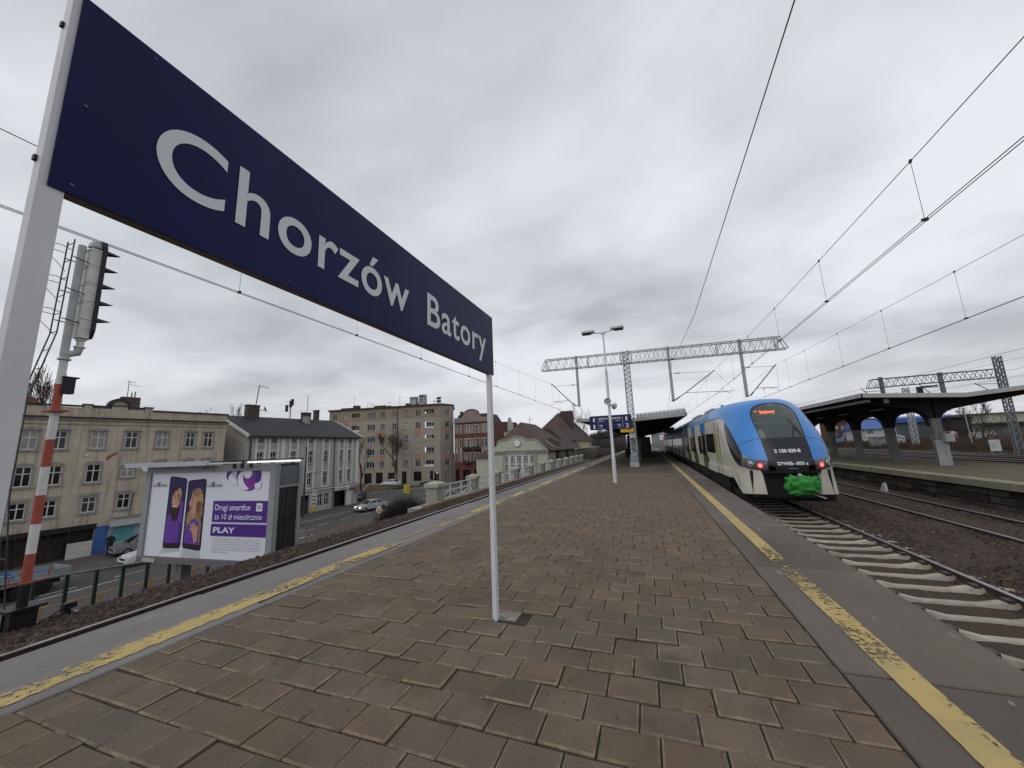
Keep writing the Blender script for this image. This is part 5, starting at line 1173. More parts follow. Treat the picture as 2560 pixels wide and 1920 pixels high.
M_tw = mat('train_cream', (0.60, 0.58, 0.52), 0.42, 0.06, 1.2, col2=(0.44, 0.40, 0.30), cover=0.22, sharp=0.6, spec=0.5, streak=0.4, streakcol=(0.24, 0.21, 0.14))
M_tb = mat('train_blue', (0.045, 0.225, 0.60), 0.33, 0.05, 1.5, spec=0.5); M_tbr = mat('train_roof_blue', (0.12, 0.22, 0.36), 0.5, 0.1, 1.5); M_tk = mat('train_black', (0.016, 0.017, 0.023), 0.35, 0.12, 3, spec=0.4)
M_tws = mat('windscreen', (0.060, 0.078, 0.076), 0.06, 0.2, .9, spec=0.55); M_twin = mat('train_window', (0.012, 0.014, 0.016), 0.12, 0.25, 1, spec=0.3); M_under = mat('underframe', (0.016, 0.014, 0.013), 0.85, 0.4, 4)
# shell
mb = MB(); nu, nz = 120, 44; Vv = []
zl_ = [0.56 + (2.6 - .56) * j / 40 for j in range(41)] + [2.6 + (NTOP - 2.6) * (1 - (1 - j / 19) ** 2) for j in range(1, 20)]
for z in zl_:
    for i in range(nu + 1): Vv.append(nose(-2 + 4 * i / nu, z, -.016 if abs(-2 + 4 * i / nu) < 1.5 else 0))
mb.add(Vv, [(j * (nu + 1) + i, j * (nu + 1) + i + 1, (j + 1) * (nu + 1) + i + 1, (j + 1) * (nu + 1) + i) for j in range(len(zl_) - 1) for i in range(nu)])
part('nose_shell', mb, M_tw, T, smooth=True)
wsr = [(0.222, 1.625), (.232, 1.85), (.246, 2.1), (.262, 2.4), (.256, 2.55), (.228, 2.65), (.185, 2.725), (.13, 2.775), (.07, 2.8)]
hood = [(-.225, .935), (-.31, .938), (-.4, .955), (-.5, 1.005), (-.55, 1.09), (-.575, 1.18), (-.595, 1.33), (-.625, 1.6), (-.65, 1.87), (-.675, 2.1), (-.70, 2.3), (-.76, 2.43), (-.85, 2.47), (-1.0, 2.47)]
hood = hood + [(-1.45, 2.47), (-1.45, NTOP - .004)]
hood += mir(hood) + wsr + [(0, 2.805)] + mir(wsr)
hood.pop(hood.index((0, 2.805)))
skin('blue_hood', hood, M_tb, T, off=0.012)
skin('roof_cover', [(-1.46, 2.47), (-2, 2.47), (-2, NTOP - .004), (-1.46, NTOP - .004)], M_tbr, T, off=0.010); skin('roof_cover', [(1.46, 2.47), (2, 2.47), (2, NTOP - .004), (1.46, NTOP - .004)], M_tbr, T, off=0.010)
g = [(p[0] * .985, p[1] - (.012 if p[1] > 2.5 else 0)) for p in wsr]
skin('windscreen', g + mir(g), M_tws, T, off=0.006)
rim = [(u * 1.012, z + (.006 if z > 2.6 else 0)) for u, z in wsr]; inn = [(u * .962, z - (.02 if z > 2.5 else 0)) for u, z in wsr]
ro, ri = rim + mir(rim), inn + mir(inn); skin('windscreen_seal', [[ro[i], ro[i + 1], ri[i + 1], ri[i]] for i in range(len(ro) - 1)], M_black, T, off=0.014)
skin('nose_panel', [(-.222, 1.612), (.222, 1.612), (.226, 1.3), (.232, .985), (-.232, .985), (-.226, 1.3)], M_tk, T, off=0.010)
skin('lower_nose_panel', [(-.232, .972), (.232, .972), (.255, .64), (-.255, .64)], mat('train_grey', (0.028, 0.028, 0.034), 0.45, 0.15, 3), T, off=0.010)
skin('panel_seam', [(-.222, 1.50), (.222, 1.50), (.222, 1.492), (-.222, 1.492)], M_black, T, off=0.014, du=.03)
for s in (1, -1):
    sg = (lambda L: L) if s > 0 else mir
    skin('hood_seam', sg([(.224, 1.625), (.37, 1.57), (.47, 1.51), (.60, 1.40), (.60, 1.39), (.47, 1.498), (.37, 1.558), (.224, 1.612)]), M_black, T, off=0.0145)
    skin('cab_side_window', sg([(.705, 2.24), (.74, 2.15), (.785, 1.99), (.83, 1.72), (.85, 1.45), (.845, 1.18), (.81, .92), (.715, .735), (.592, 1.08), (.588, 1.2), (.603, 1.36), (.635, 1.65), (.66, 1.9), (.685, 2.13)]), M_twin, T, off=0.008)
    hl = skin('headlight', sg([(.588, 1.06), (.5, .985), (.4, .938), (.3, .92), (.24, .918), (.258, .655), (.4, .65), (.52, .675), (.64, .735), (.71, .745)]), mat('lamp_cover', (0.10, 0.10, 0.105), 0.12, 0.3, 5, spec=0.6), T, off=0.009)
    for u, z, r_, m_, nm in ((.485, .83, .10, mat('lamp_chrome', (0.42, 0.43, 0.44), 0.15, 0.1, 3, metal=0.8), 'lamp'), (.345, .785, .078, mat('tail_red', (0.9, 0.05, 0.06), 0.3, 0.1, 4, emit=1.3), 'tail_lamp')):
        c = nose(s * u, z, .012); n = (nose(s * u, z, .1) - nose(s * u, z, 0.0)).normalized()
        mb = MB(); mb.lathe(c, [(0, r_), (.012, r_), (.016, r_ * .82), (.008, r_ * .78), (.012, r_ * .45), (.02, r_ * .3)], 18, n); part(nm, mb, m_, hl, smooth=True)
        if nm == 'tail_lamp':
            mb = MB(); mb.lathe(c + n * .018, [(0, r_ * .5), (.008, r_ * .3)], 12, n); part('bulb', mb, mat('tail_glow', (1.0, 0.35, 0.3), 0.3, 0.05, 4, emit=1.6), hl)
    skin('front_skirt', sg([(1.06, .60), (.71, .728), (.64, .70), (.52, .655), (.40, .632), (.345, .62), (.30, .3), (.245, -.085), (.5, -.10), (.70, -.12), (.76, -.1), (.88, .12), (.97, .28), (1.06, .38)]), M_tw, T, off=0.012, thick=.12)
    skin('skirt_groove', sg([(.80, .50), (.815, .5), (.79, .1), (.775, .1)]), M_under, T, off=.015)
    mb = MB()
    for k in range(2): mb.cbox(nose(s * (.195), .72 + 0, .016), (.17, .03, .13))
    part('front_socket', mb, M_black, T)
skin('valance', [(-.36, .555), (.36, .555), (.36, .648), (-.36, .648)], M_under, T, off=.009)
mb = MB(); mb.box((XC - 1.05, 13.95, -.2), (XC + 1.05, 16, .63)); part('coupler_recess', mb, M_under, T)
mb = MB(); mb.box((XC - 1.2, 14.3, -.35), (XC + 1.2, 16, -.12)); part('obstacle_deflector', mb, M_under, T)
def nose_text(body, x0, x1, z0, cap, m, nm, off, bold=0.02):
    mb = MB(); write(mb, body, (0, 0, 0), (1, 0, 0), (0, 0, 1), x0, x1, z0, cap, bold=bold)
    mb.v = [tuple(nose(umap(v[0], v[2]), v[2], off)) for v in mb.v]; return part(nm, mb, m, T, fix=False)
nose_text('2 150 029-8', -.36, .32, 1.165, .10, M_letter, 'running_number', .018, .05); nose_text('27WEb -003 a', -.37, .42, .80, .09, M_letter, 'running_number', .018, .05)
skin('maker_emblem', [(-.03, .70), (.0, .71), (.045, .70), (.06, .685), (-.02, .685)], M_galv, T, off=.018)
M_led = mat('led_orange', (1.0, 0.16, 0.05), 0.5, 0.05, 3, emit=1.5)
nose_text('S1', -.51, -.44, 2.50, .055, M_led, 'destination_display', .012, .01); nose_text('Stalowy', -.38, .04, 2.445, .11, M_led, 'destination_display', .012, .02)
mb = MB(); c = nose(-.01, 2.72, .014); 
skin('camera_housing', [(-.045, 2.79), (.045, 2.79), (.045, 2.70), (.02, 2.665), (-.02, 2.665), (-.045, 2.70)], mat('pale_housing', (0.12, 0.14, 0.135), 0.4, 0.1, 3), T, off=.010)
skin('sun_blind', [(-.252, 2.40), (.252, 2.40), (.25, 2.385), (-.25, 2.385)], mat('blind', (0.16, 0.18, 0.18), .5, .1, 2), T, off=.0095); skin('dashboard_edge', [(-.236, 2.12), (.236, 2.12), (.236, 2.105), (-.236, 2.105)], mat('blind', (0.16, 0.18, 0.18)), T, off=.0095)
for a, b in (((.10, 2.22), (.175, 1.66)), ((.125, 1.95), (.075, 1.64)), ((.132, 1.9), (.18, 1.64))):
    P = [nose(a[0] + (b[0] - a[0]) * k / 6, a[1] + (b[1] - a[1]) * k / 6, .05 if a[1] > 2 else .035) for k in range(7)]
    mb = MB(); mb.tube(P, .012, 5); part('wiper', mb, M_black, T)
# coupler under a crumpled green tarpaulin
bm = bmesh.new(); bmesh.ops.create_icosphere(bm, subdivisions=5, radius=1.0)
from mathutils import noise
for v in bm.verts:
    p = v.co.copy(); sx = math.copysign(abs(p.x) ** .55, p.x); sz = math.copysign(abs(p.z) ** .6, p.z); sy_ = math.copysign(abs(p.y) ** .7, p.y)
    k = 1 + .20 * noise.ridged_multi_fractal(p * 1.7 + Vector((3, 1, 5)), 1.0, 2.2, 4, .9, 2.0) * .35 + .30 * noise.noise(p * 2.6 + Vector((1, 7, 2))) + .08 * noise.noise(p * 6.5) - .1
    v.co = Vector((4.07 + sx * .40 * k, 13.22 + sy_ * .33 * k, .24 + sz * .25 * k + .03 * sx + (.05 if p.z > .4 and abs(p.x + .55) < .3 else 0)))
me = bpy.data.meshes.new('coupler_cover'); bm.to_mesh(me); bm.free(); me.polygons.foreach_set('use_smooth', [True] * len(me.polygons))
me.materials.append(mat('green_tarpaulin', (0.018, 0.22, 0.028), 0.6, 0.45, 6, spec=0.5)); me.transform(root_of(T).inverted()); link('coupler_cover', me, T)
mb = MB(); mb.tube([(4.05, 13.3, .48), (4.05, 13.25, .54)], .05, 8); mb.tube([(4.2, 13.2, .03), (4.5, 13.0, -.1)], .018, 6); part('coupler_fitting', mb, M_galv, T)
# carriages behind the cab
def body_mb(y0, y1, zlo=.27):
    zs = [zlo, .6, 1.2, 1.9, 2.2, 2.47] + [2.6, 2.75, 2.88, 2.98, 3.05, 3.09, 3.118]
    prof = [(-halfw(z), z) for z in zs] + [(halfw(z), z) for z in reversed(zs)]
    mb = MB(); n = len(prof); V = [(XC + a, y, z) for y in (y0, y1) for a, z in prof]
    for k in range(n):
        mb.mi = 1 if 5 <= k < n - 6 else 0
        mb.add([V[k], V[(k + 1) % n], V[n + (k + 1) % n], V[n + k]], [(0, 1, 2, 3)])
    mb.mi = 0; mb.poly(V[:n]); mb.poly(V[n:]); return mb
part('carriage_body', body_mb(YE, 31.6), [M_tw, M_tbr], T, smooth=True)
mb = MB(); mb.box((XC - 1.395, 17.95, .27), (XC + 1.395, YE, .58)); part('side_skirt', mb, M_tw, T)
mb = MB(); mb.box((XC - 1.39, 15.3, .30), (XC + 1.39, 17.9, .565)); part('side_skirt', mb, M_tw, T)
for a, b in ((32.3, 46.0), (46.7, 60.4), (61.1, 76)): part('carriage_body', body_mb(a, b), [M_tw, M_tbr], T, smooth=True)
for a, b in ((31.6, 32.3), (46.0, 46.7), (60.4, 61.1)): mb = MB(); mb.box((XC - 1.2, a - .05, .3), (XC + 1.2, b + .05, 2.7)); part('gangway_bellows', mb, M_under, T)
mb = MB(); mb.box((XC - 1.25, 16.4, -.45), (XC + 1.25, 76, .26)); part('underframe', mb, M_under, T)
M_door = mat('door_tint', (0.10, 0.095, 0.045), 0.3, 0.2, 2)
def side(nm, y0, y1, z0, z1, m, s=-1, d=.008, parent=None):
    mb = MB(); x = XC + s * 1.398; mb.box((min(x, x + s * d), y0, z0), (max(x, x + s * d), y1, z1)); return part(nm, mb, m, parent or T)
for s in (-1, 1):
    side('cab_door_seam', 16.6, 16.63, .35, 2.35, M_black, s); side('cab_door_seam', 17.35, 17.38, .35, 2.35, M_black, s)
    mb = MB(); mb.tube([(XC + s * 1.45, 16.75, .8), (XC + s * 1.45, 16.75, 1.9)], .018, 6); mb.tube([(XC + s * 1.45, 17.25, .8), (XC + s * 1.45, 17.25, 1.9)], .018, 6); part('handrail', mb, mat('yellow_green', (0.32, 0.36, 0.06), 0.5, 0.1, 2), T)
    y = 17.75; k = 0
    side('side_window', 17.75, 20.1, 1.08, 1.9, M_twin, s, .01)
    starts = [20.3] + [24.5, 28.5] + [33.5 + 4.3 * i for i in range(3)] + [48 + 4.3 * i for i in range(3)] + [62.3 + 4.3 * i for i in range(3)]
    for i, d0 in enumerate(starts):
        dr_ = side('door', d0, d0 + 1.35, .32, 2.0, M_door, s, .012)
        side('door_window', d0 + .12, d0 + .62, .9, 1.85, M_twin, s, .018, dr_); side('door_window', d0 + .73, d0 + 1.23, .9, 1.85, M_twin, s, .018, dr_)
        side('door_panel', d0 - .15, d0 + 1.5, 2.02, 2.46, M_tb, s, .012)
        if d0 + 1.6 < 31 or d0 > 33: side('side_window', d0 + 1.6, d0 + (2.75 if d0 < 30 else 4.0), .95, 1.85, M_twin, s, .01)
for k in range(10):
    y = 22.0 + k * 5.4; h = R.uniform(.06, .2); l = R.uniform(2.2, 4.6)
    mb = MB(); mb.hexa([(XC - .8, y, 2.95), (XC + .8, y, 2.95), (XC + .8, y + l, 2.95), (XC - .8, y + l, 2.95)], [(XC - .65, y + .25, 3.12 + h), (XC + .65, y + .25, 3.12 + h), (XC + .65, y + l - .25, 3.12 + h), (XC - .65, y + l - .25, 3.12 + h)]); part('roof_unit', mb, M_dkgalv, T)
for y in (18.2, 20.6, 22.0, 26): mb = MB(); mb.cbox((XC - .85, y, 2.98), (.08, .1, .28)); part('roof_vent', mb, M_dkgalv, T)
for y0 in (17.5, 29.5, 44, 58):
    for dy in (0, 2.4):
        for s in (-1, 1):
            mb = MB(); mb.lathe((XC + s * .72, y0 + dy, -.34), [(-.05, .42), (.02, .42), (.04, .38), (.05, .2), (.08, .12)], 20, (s, 0, 0)); part('wheel', mb, M_rail, T, smooth=True)
    mb = MB(); mb.box((XC - 1.1, y0 - .5, -.4), (XC - .9, y0 + 2.9, -.05)); mb.box((XC + .9, y0 - .5, -.4), (XC + 1.1, y0 + 2.9, -.05)); mb.box((XC - 1.1, y0 + 1.0, -.35), (XC + 1.1, y0 + 1.4, -.1)); part('bogie', mb, M_under, T)

# ------------------------------------------------------------------ canopy over our platform
def canopy(nm, label, xl, zl2, xm, zm, xr, zr2, y0, y1, xcol, cols, th, M_f, M_u, arch=True, colw=.4, zarm=2.3, cw2=None):
    t = thing(nm, label, 'canopy', (xcol, cols[0], 0))
    mb = MB(); e = .25
    for (xa, za, xb, zb) in ((xl, zl2, xm, zm), (xm, zm, xr, zr2)):
        mb.hexa([(xa, y0 + e, za - th), (xb, y0 + e, zb - th), (xb, y1, zb - th), (xa, y1, za - th)], [(xa, y0 + e, za - .02), (xb, y0 + e, zb - .02), (xb, y1, zb - .02), (xa, y1, za - .02)])
    part('roof', mb, M_u, t)
    for (xa, za, xb, zb) in ((xl, zl2, xm, zm), (xm, zm, xr, zr2)):
        mb = MB(); mb.hexa([(xa, y0, za - th - .03), (xb, y0, zb - th - .03), (xb, y0 + e, zb - th - .03), (xa, y0 + e, za - th - .03)], [(xa, y0, za), (xb, y0, zb), (xb, y0 + e, zb), (xa, y0 + e, za)]); part('fascia', mb, M_f, t)
    for x, z in ((xl, zl2), (xr, zr2)):
        mb = MB(); mb.box((x - .06, y0, z - th - .03), (x + .06, y1, z)); part('edge_fascia', mb, M_f, t)
    for k, y in enumerate(cols):
        mb = MB(); w = colw / 2; w2 = (cw2 or colw) / 2
        mb.hexa([(xcol - w, y - w, -.02), (xcol + w, y - w, -.02), (xcol + w, y + w, -.02), (xcol - w, y + w, -.02)], [(xcol - w2, y - w2, zarm), (xcol + w2, y - w2, zarm), (xcol + w2, y + w2, zarm), (xcol - w2, y + w2, zarm)]); part('column', mb, M_colm, t)
        # tapered arms sweeping out from the head of the column
        def zroof(x): return (zl2 + (zm - zl2) * (x - xl) / (xm - xl) if x < xm else zm + (zr2 - zm) * (x - xm) / (xr - xm)) - th - .005
        for s, xe in ((-1, xl + .3), (1, xr - .3)):
            n = 14; top = []; bot = []
            for i in range(n + 1):
                q = i / n; x = xcol + s * w2 * .2 + (xe - xcol - s * w2 * .2) * q; top.append((x, y, zroof(x)))
                dx_ = abs(x - xcol); bot.append((x, y, zroof(x) - (.20 + .36 * (1 - q) + (zroof(xcol) - zarm + .35 - .56) * max(0, 1 - dx_ / .75) ** 2.2)))
            mb = MB(); mb.prism([(a, y - .16, c_) for a, _, c_ in top] + [(a, y - .16, c_) for a, _, c_ in reversed(bot)], (0, .32, 0)); part('roof_arm', mb, M_u, t)
        if arch and k + 1 < len(cols):
            yb = cols[k + 1]; n = 24; P = [(xcol, y, zroof(xcol)), (xcol, y, zarm - .35)]
            for i in range(n + 1):
                q = i / n; a = abs(2 * q - 1); P.append((xcol, y + w2 + (yb - y - 2 * w2) * q, zarm - .35 + (zroof(xcol) - .52 - zarm + .35) * (1 - a ** 3.0) ** .5))
            P += [(xcol, yb, zarm - .35), (xcol, yb, zroof(xcol))]
            mb = MB(); mb.prism([(xcol - .2, b, c_) for a, b, c_ in P], (.4, 0, 0)); part('arched_beam', mb, M_u, t)
    return t
M_colm = mat('column_concrete', (0.17, 0.17, 0.165), 0.85, 0.2, 2, streak=.4)
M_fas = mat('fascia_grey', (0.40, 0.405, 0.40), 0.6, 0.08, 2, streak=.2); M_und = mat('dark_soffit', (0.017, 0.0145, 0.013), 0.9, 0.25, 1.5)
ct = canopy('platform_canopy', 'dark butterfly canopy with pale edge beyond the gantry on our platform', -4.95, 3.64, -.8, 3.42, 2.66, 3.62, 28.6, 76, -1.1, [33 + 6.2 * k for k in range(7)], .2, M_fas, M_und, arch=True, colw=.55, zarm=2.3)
for k in range(13):
    xa, xb = -.7 + k * .26, -.455 + k * .26
    mb = MB(); mb.box((xa, 28.75, 3.42 + (xa + .8) * .058), (xb, 28.8, 3.42 + (xa + .8) * .058 + .26)); part('parapet_panel', mb, M_fas, ct)
mb = MB(); mb.bar((-.8, 28.78, 3.72), (2.6, 28.78, 3.93), .03); part('parapet_rail', mb, M_dkgalv, ct)
t = thing('waiting_kiosk', 'grey kiosk under the canopy in the middle of our platform', 'kiosk', (-.5, 58, 0))
mb = MB(); mb.box((-1.1, 57, 0), (.25, 61, 2.4)); part('wall', mb, mat('kiosk_grey', (0.19, 0.19, 0.19), 0.8, 0.1, 2), t); mb = MB(); mb.box((-1.05, 56.96, .6), (-.2, 57, 1.9)); part('panel', mb, mat('kiosk_panel', (0.24, 0.24, 0.25), 0.6, 0.1, 2), t)
t = thing('stair_shelter', 'dark stair shelter wall under the canopy of our platform', 'shelter', (-1.5, 47, 0))
mb = MB(); mb.box((-2.6, 44, 0), (-.9, 56, .95)); part('parapet', mb, M_und, t); mb = MB(); mb.box((-2.6, 50, .95), (-.9, 56, 2.6)); part('wall', mb, M_und, t)
t = thing('hanging_sign', 'dark hanging sign box under the right edge of the platform canopy', 'sign', (2.3, 40, 2.6))
mb = MB(); mb.box((1.5, 40, 2.45), (2.5, 40.15, 3.0)); part('box', mb, M_black, t); mb = MB(); mb.bar((1.7, 40.07, 3), (1.7, 40.07, 3.4), .04); mb.bar((2.3, 40.07, 3), (2.3, 40.07, 3.5), .04); part('hanger', mb, M_black, t)
t = thing('tail_signal', 'small red lit signal with white board at the far end of the train', 'signal', (3.2, 92, 0))
mb = MB(); mb.box((2.4, 92, 2.0), (3.9, 92.1, 3.2)); part('board', mb, M_letter, t); mb = MB(); mb.lathe((3.2, 91.95, 2.5), [(0, .22), (.05, .2)], 14, (0, -1, 0)); part('lamp', mb, mat('tail_red', (0.9, 0.05, 0.06)), t); mb = MB(); mb.box((3.1, 92, -.9), (3.3, 92.1, 2.0)); part('post', mb, M_dkgalv, t)

# ------------------------------------------------------------------ canopy of the far platform
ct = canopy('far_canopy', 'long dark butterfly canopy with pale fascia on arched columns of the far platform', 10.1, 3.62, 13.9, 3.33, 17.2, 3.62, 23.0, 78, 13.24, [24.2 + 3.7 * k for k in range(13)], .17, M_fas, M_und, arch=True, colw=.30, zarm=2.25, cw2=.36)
mb = MB(); mb.box((10.35, 23.3, 3.18), (10.55, 60, 3.30)); part('gutter', mb, M_dkgalv, ct)
mb = MB(); mb.cbox((11.3, 23.6, 3.2), (.16, .16, .2)); part('floodlight', mb, M_fas, ct)
for y in (26, 29.7, 33.4): mb = MB(); mb.box((12.2, y, 2.9), (12.3, y + 1.2, 2.95)); part('strip_lamp', mb, mat('lamp_shell', (0.42, 0.43, 0.44)), ct)
mb = MB()
for k in range(5): mb.box((13.02 + k * .1, 23.965, 0), (13.06 + k * .1, 23.985, 1.15))
part('column_ribs', mb, M_galv, ct); mb = MB(); mb.box((13.0, 23.985, 0), (13.48, 24.0, 1.2)); part('column_cladding', mb, mat('pale_cladding', (0.33, 0.34, 0.34), 0.6, 0.15, 2, streak=.4), ct)
mb = MB(); mb.box((13.26, 23.7, 1.12), (13.58, 23.98, 1.5)); part('junction_box', mb, M_galv, ct)

# ------------------------------------------------------------------ gantry behind the far platform
t = thing('overhead_line_gantry', 'lattice gantry with one tall mast behind the far canopy', 'gantry', (33.1, 50.2, -.95))
mb = MB(); lattice(mb, (33.1, 50.2, -.9), (33.25, 50.2, 8.7), .42, .34, 13, up=(0, 1, 0), chord=.09, web=.06); part('mast', mb, M_dkgalv, t)
mb = MB(); xa, xta, xb = 22.7, 23.1, 32.9
for s in (-.25, .25):
    mb.bar((xa, 50.2 + s, 6.43), (xb, 50.2 + s, 6.62), .08); mb.bar((xta, 50.2 + s, 7.33), (xb, 50.2 + s, 7.45), .08); mb.bar((xa, 50.2 + s, 6.43), (xta, 50.2 + s, 7.33), .05)
    n = 13
    for k in range(n):
        a = xta + (xb - xta) * k / n; b = xta + (xb - xta) * (k + 1) / n; mb.bar((a, 50.2 + s, 7.35), ((a + b) / 2, 50.2 + s, 6.5), .035); mb.bar(((a + b) / 2, 50.2 + s, 6.5), (b, 50.2 + s, 7.35), .035)
part('beam', mb, M_dkgalv, t)
for x in (23.95, 28.75):
    mb = MB(); mb.box((x - .14, 50.06, 3.6), (x + .14, 50.34, 7.55)); d = part('drop_tube', mb, M_dkgalv, t)
    mb = MB(); mb.tube([(x, 50, 3.9), (x - 1.9, 50, 6.5)], .04, 5); mb.tube([(x, 50, 6.0), (x - 1.7, 50, 6.1)], .025, 5); part('cantilever', mb, M_dkgalv, d)
mb = MB(); mb.tube([(33, 50.1, 6.0), (31.2, 50.1, 6.05)], .03, 5); mb.tube([(33, 50.1, 4.6), (31.1, 50.1, 6.2)], .04, 5); part('cantilever', mb, M_dkgalv, t)
mb = MB(); mb.box((26.6, 49.8, 3.2), (27.0, 50.1, 6.2)); mb.box((27.0, 49.8, 6.1), (28.2, 50.0, 6.25)); part('switch_box', mb, M_black, t)
for i, (x, z) in enumerate(((33.4, 8.1), (33.5, 6.4), (22.1, 6.4), (26.5, 6.0), (31.2, 6.2), (31.2, 4.9))):
    mb = MB(); mb.tube([(x + (.3 if i < 2 else 0), -20, z), (x, 50.2, z), (x, 200, z)] if i != 2 else [(x, -20, z + .1), (x, 50.2, z), (x, 200, z)], .011, 4); single('overhead_wire', mb, M_wire, ('topmost thin wire crossing the tall lattice mast at the right edge', 'thick wire crossing the tall mast at the height of its beam', 'thin wire above the left end of the far gantry beam', 'thin wire below the far gantry beam by its black box', 'thin wire at the mast end of the far gantry beam', 'lowest thin wire beside the tall lattice mast')[i], 'overhead wire', (x, 50.2, z), group='wires beyond the far platform')
t = thing('lattice_mast', 'slender lattice mast seen through the arch of the far canopy', 'mast', (35.7, 69.7, -.95))
mb = MB(); lattice(mb, (35.7, 69.7, -.5), (35.85, 69.7, 8.0), .5, .5, 12, up=(0, 1, 0), chord=.09, web=.07); part('mast', mb, M_galv, t); mb = MB(); mb.box((35.3, 69.3, -1), (36.1, 70.1, -.2)); part('plinth', mb, M_earth, t)
for x, y, h, lb in ((35.25, 75, 3.3, 'thin grey yard lamp left of the graffiti shed'), (36.1, 74.4, 3.1, 'thin grey yard lamp at the graffiti shed gable'), (37.0, 62, 4.2, 'thin grey pole in the scrub right of the arched column')):
    t = thing('yard_lamp', lb, 'lamp post', (x, y, -.95), group='poles beyond the far tracks')
    mb = MB(); mb.tube([(x, y, -.95), (x - .05, y, h)], .055, 6); part('pole', mb, M_galv, t); mb = MB(); mb.lathe((x - .12, y - .05, h), [(0, .1), (.06, .2), (.2, .1)], 10); part('lamp_head', mb, M_letter, t)

# ------------------------------------------------------------------ things beyond the far tracks
t = thing('white_notice', 'weathered white panel standing in the scrub by the outer track', 'panel', (30.2, 48, -.9))
mb = MB(); mb.box((29.78, 48, -.42), (30.53, 48.04, .62)); part('panel', mb, mat('weathered_white', (0.50, 0.55, 0.53), 0.7, 0.1, 2, col2=(0.2, 0.25, 0.22), cover=.15), t); mb = MB(); mb.box((29.9, 48.05, -.95), (29.96, 48.1, .5)); part('leg', mb, M_dkgalv, t); mb = MB(); mb.box((30.4, 48.05, -.95), (30.46, 48.1, .5)); part('leg', mb, M_dkgalv, t)
t = thing('graffiti_shed', 'small shed with white gable covered in black graffiti', 'shed', (36.5, 75, -.6))
M_gw = mat('shed_white', (0.46, 0.46, 0.45), 0.85, 0.1, 3)
mb = MB(); mb.prism([(35.75, 75, -.6), (37.2, 75, -.6), (37.25, 75, 1.0), (36.5, 75, 1.35), (35.75, 75, .85)], (0, 4, 0)); part('wall', mb, M_gw, t)
mb = MB(); mb.box((34.1, 75.2, -.6), (35.74, 78, .95)); part('side_wall', mb, mat('shed_grey', (0.22, 0.22, 0.22), 0.9, 0.2, 3, col2=(0.40, 0.40, 0.40), cover=.3, sharp=.05), t)
mb = MB(); mb.hexa([(34, 75, .95), (35.8, 75, .95), (35.8, 79, .95), (34, 79, .95)], [(34, 75.1, 1.05), (36.4, 75.1, 1.4), (36.4, 79, 1.4), (34, 79, 1.05)]); part('roof', mb, M_dkgalv, t)
mb = MB(); gz = lambda *P: [mb.bar((a[0], 74.98, a[1]), (b[0], 74.98, b[1]), .09, .02, up=(0, 1, 0)) for a, b in zip(P, P[1:])]
gz((35.85, .7), (36.3, .85), (36.9, .8), (37.1, .55)); gz((35.9, .35), (36.15, .5), (36.0, .05), (36.2, -.2)); gz((36.35, .45), (36.5, .1), (36.4, -.3), (36.65, -.2), (36.7, .35)); gz((36.85, .45), (36.8, 0), (37.0, -.25), (37.12, .2)); gz((35.85, -.35), (36.5, -.45), (37.1, -.4)); part('graffiti', mb, M_black, t)
def shed(nm, label, x0, x1, y0, y1, z0, z1, zr_, mw, mr, cat='building', over=.6, ridge='x'):
    t = thing(nm, label, cat, ((x0 + x1) / 2, y0, z0)); mb = MB(); mb.box((x0, y0, z0), (x1, y1, z1)); part('wall', mb, mw, t)
    ym = (y0 + y1) / 2; xm = (x0 + x1) / 2
    a, b, c_, d = (x0 - over, y0 - over, z1), (x1 + over, y0 - over, z1), (x1 + over, y1 + over, z1), (x0 - over, y1 + over, z1)
    mb = MB()
    if ridge == 'x': mb.add([a, b, c_, d, (x0 - over, ym, zr_), (x1 + over, ym, zr_)], [(0, 1, 5, 4), (2, 3, 4, 5), (0, 4, 3), (1, 2, 5)])
    else: mb.add([a, b, c_, d, (xm, y0 - over, zr_), (xm, y1 + over, zr_)], [(1, 2, 5, 4), (3, 0, 4, 5), (0, 1, 4), (2, 3, 5)])
    part('roof', mb, mr, t); return t
M_rblue = mat('blue_sheet_roof', (0.04, 0.10, 0.34), 0.5, 0.12, 1.5); M_hall = mat('dark_hall_wall', (0.085, 0.095, 0.10), 0.8, 0.15, 1.5); M_dk2 = mat('dark_hall_wall_brown', (0.04, 0.035, 0.035), 0.9, 0.2, 1.5)
t = shed('warehouse', 'long grey warehouse with bright blue sheet roof beyond the scrub', 52.8, 66, 110, 122, -1, 3.9, 5.3, M_hall, M_rblue)
mb = MB(); mb.box((52.2, 109.3, 3.75), (66.4, 109.45, 4.7)); part('roof_edge', mb, M_rblue, t)
shed('dark_shed', 'low dark shed under the right end of the blue roofed warehouse', 61.5, 70, 104, 109, -1, 4.2, 4.6, M_dk2, M_dk2)
t = shed('small_blue_roof_building', 'little white building with steep blue roof left of the warehouse', 41.2, 44.2, 95, 103, -.5, 2.5, 4.4, M_gw, M_rblue)
for k in range(3): mb = MB(); mb.box((41.6 + k * .32, 94.97, 1.6), (41.8 + k * .32, 95, 2.2)); part('window', mb, M_g1, t)
t = shed('pale_hall', 'pale cream hall with flat roof at the right edge', 62.6, 84, 100.2, 112, 1.0, 4.6, 4.9, mat('pale_hall', (0.42, 0.41, 0.31), 0.85, 0.1, 1.2), M_dkgalv)
mb = MB(); mb.box((60, 98, -1), (90, 99.5, 2.4)); part('loading_dock', mb, mat('dock', (0.075, 0.085, 0.08), .8, .3, 1), t); mb = MB(); mb.box((60, 97.4, 2.4), (90, 99.8, 2.75)); part('dock_roof', mb, M_dk2, t)
M_hb = mat('house_brick', (0.10, 0.055, 0.045), 0.95, 0.2, 2)
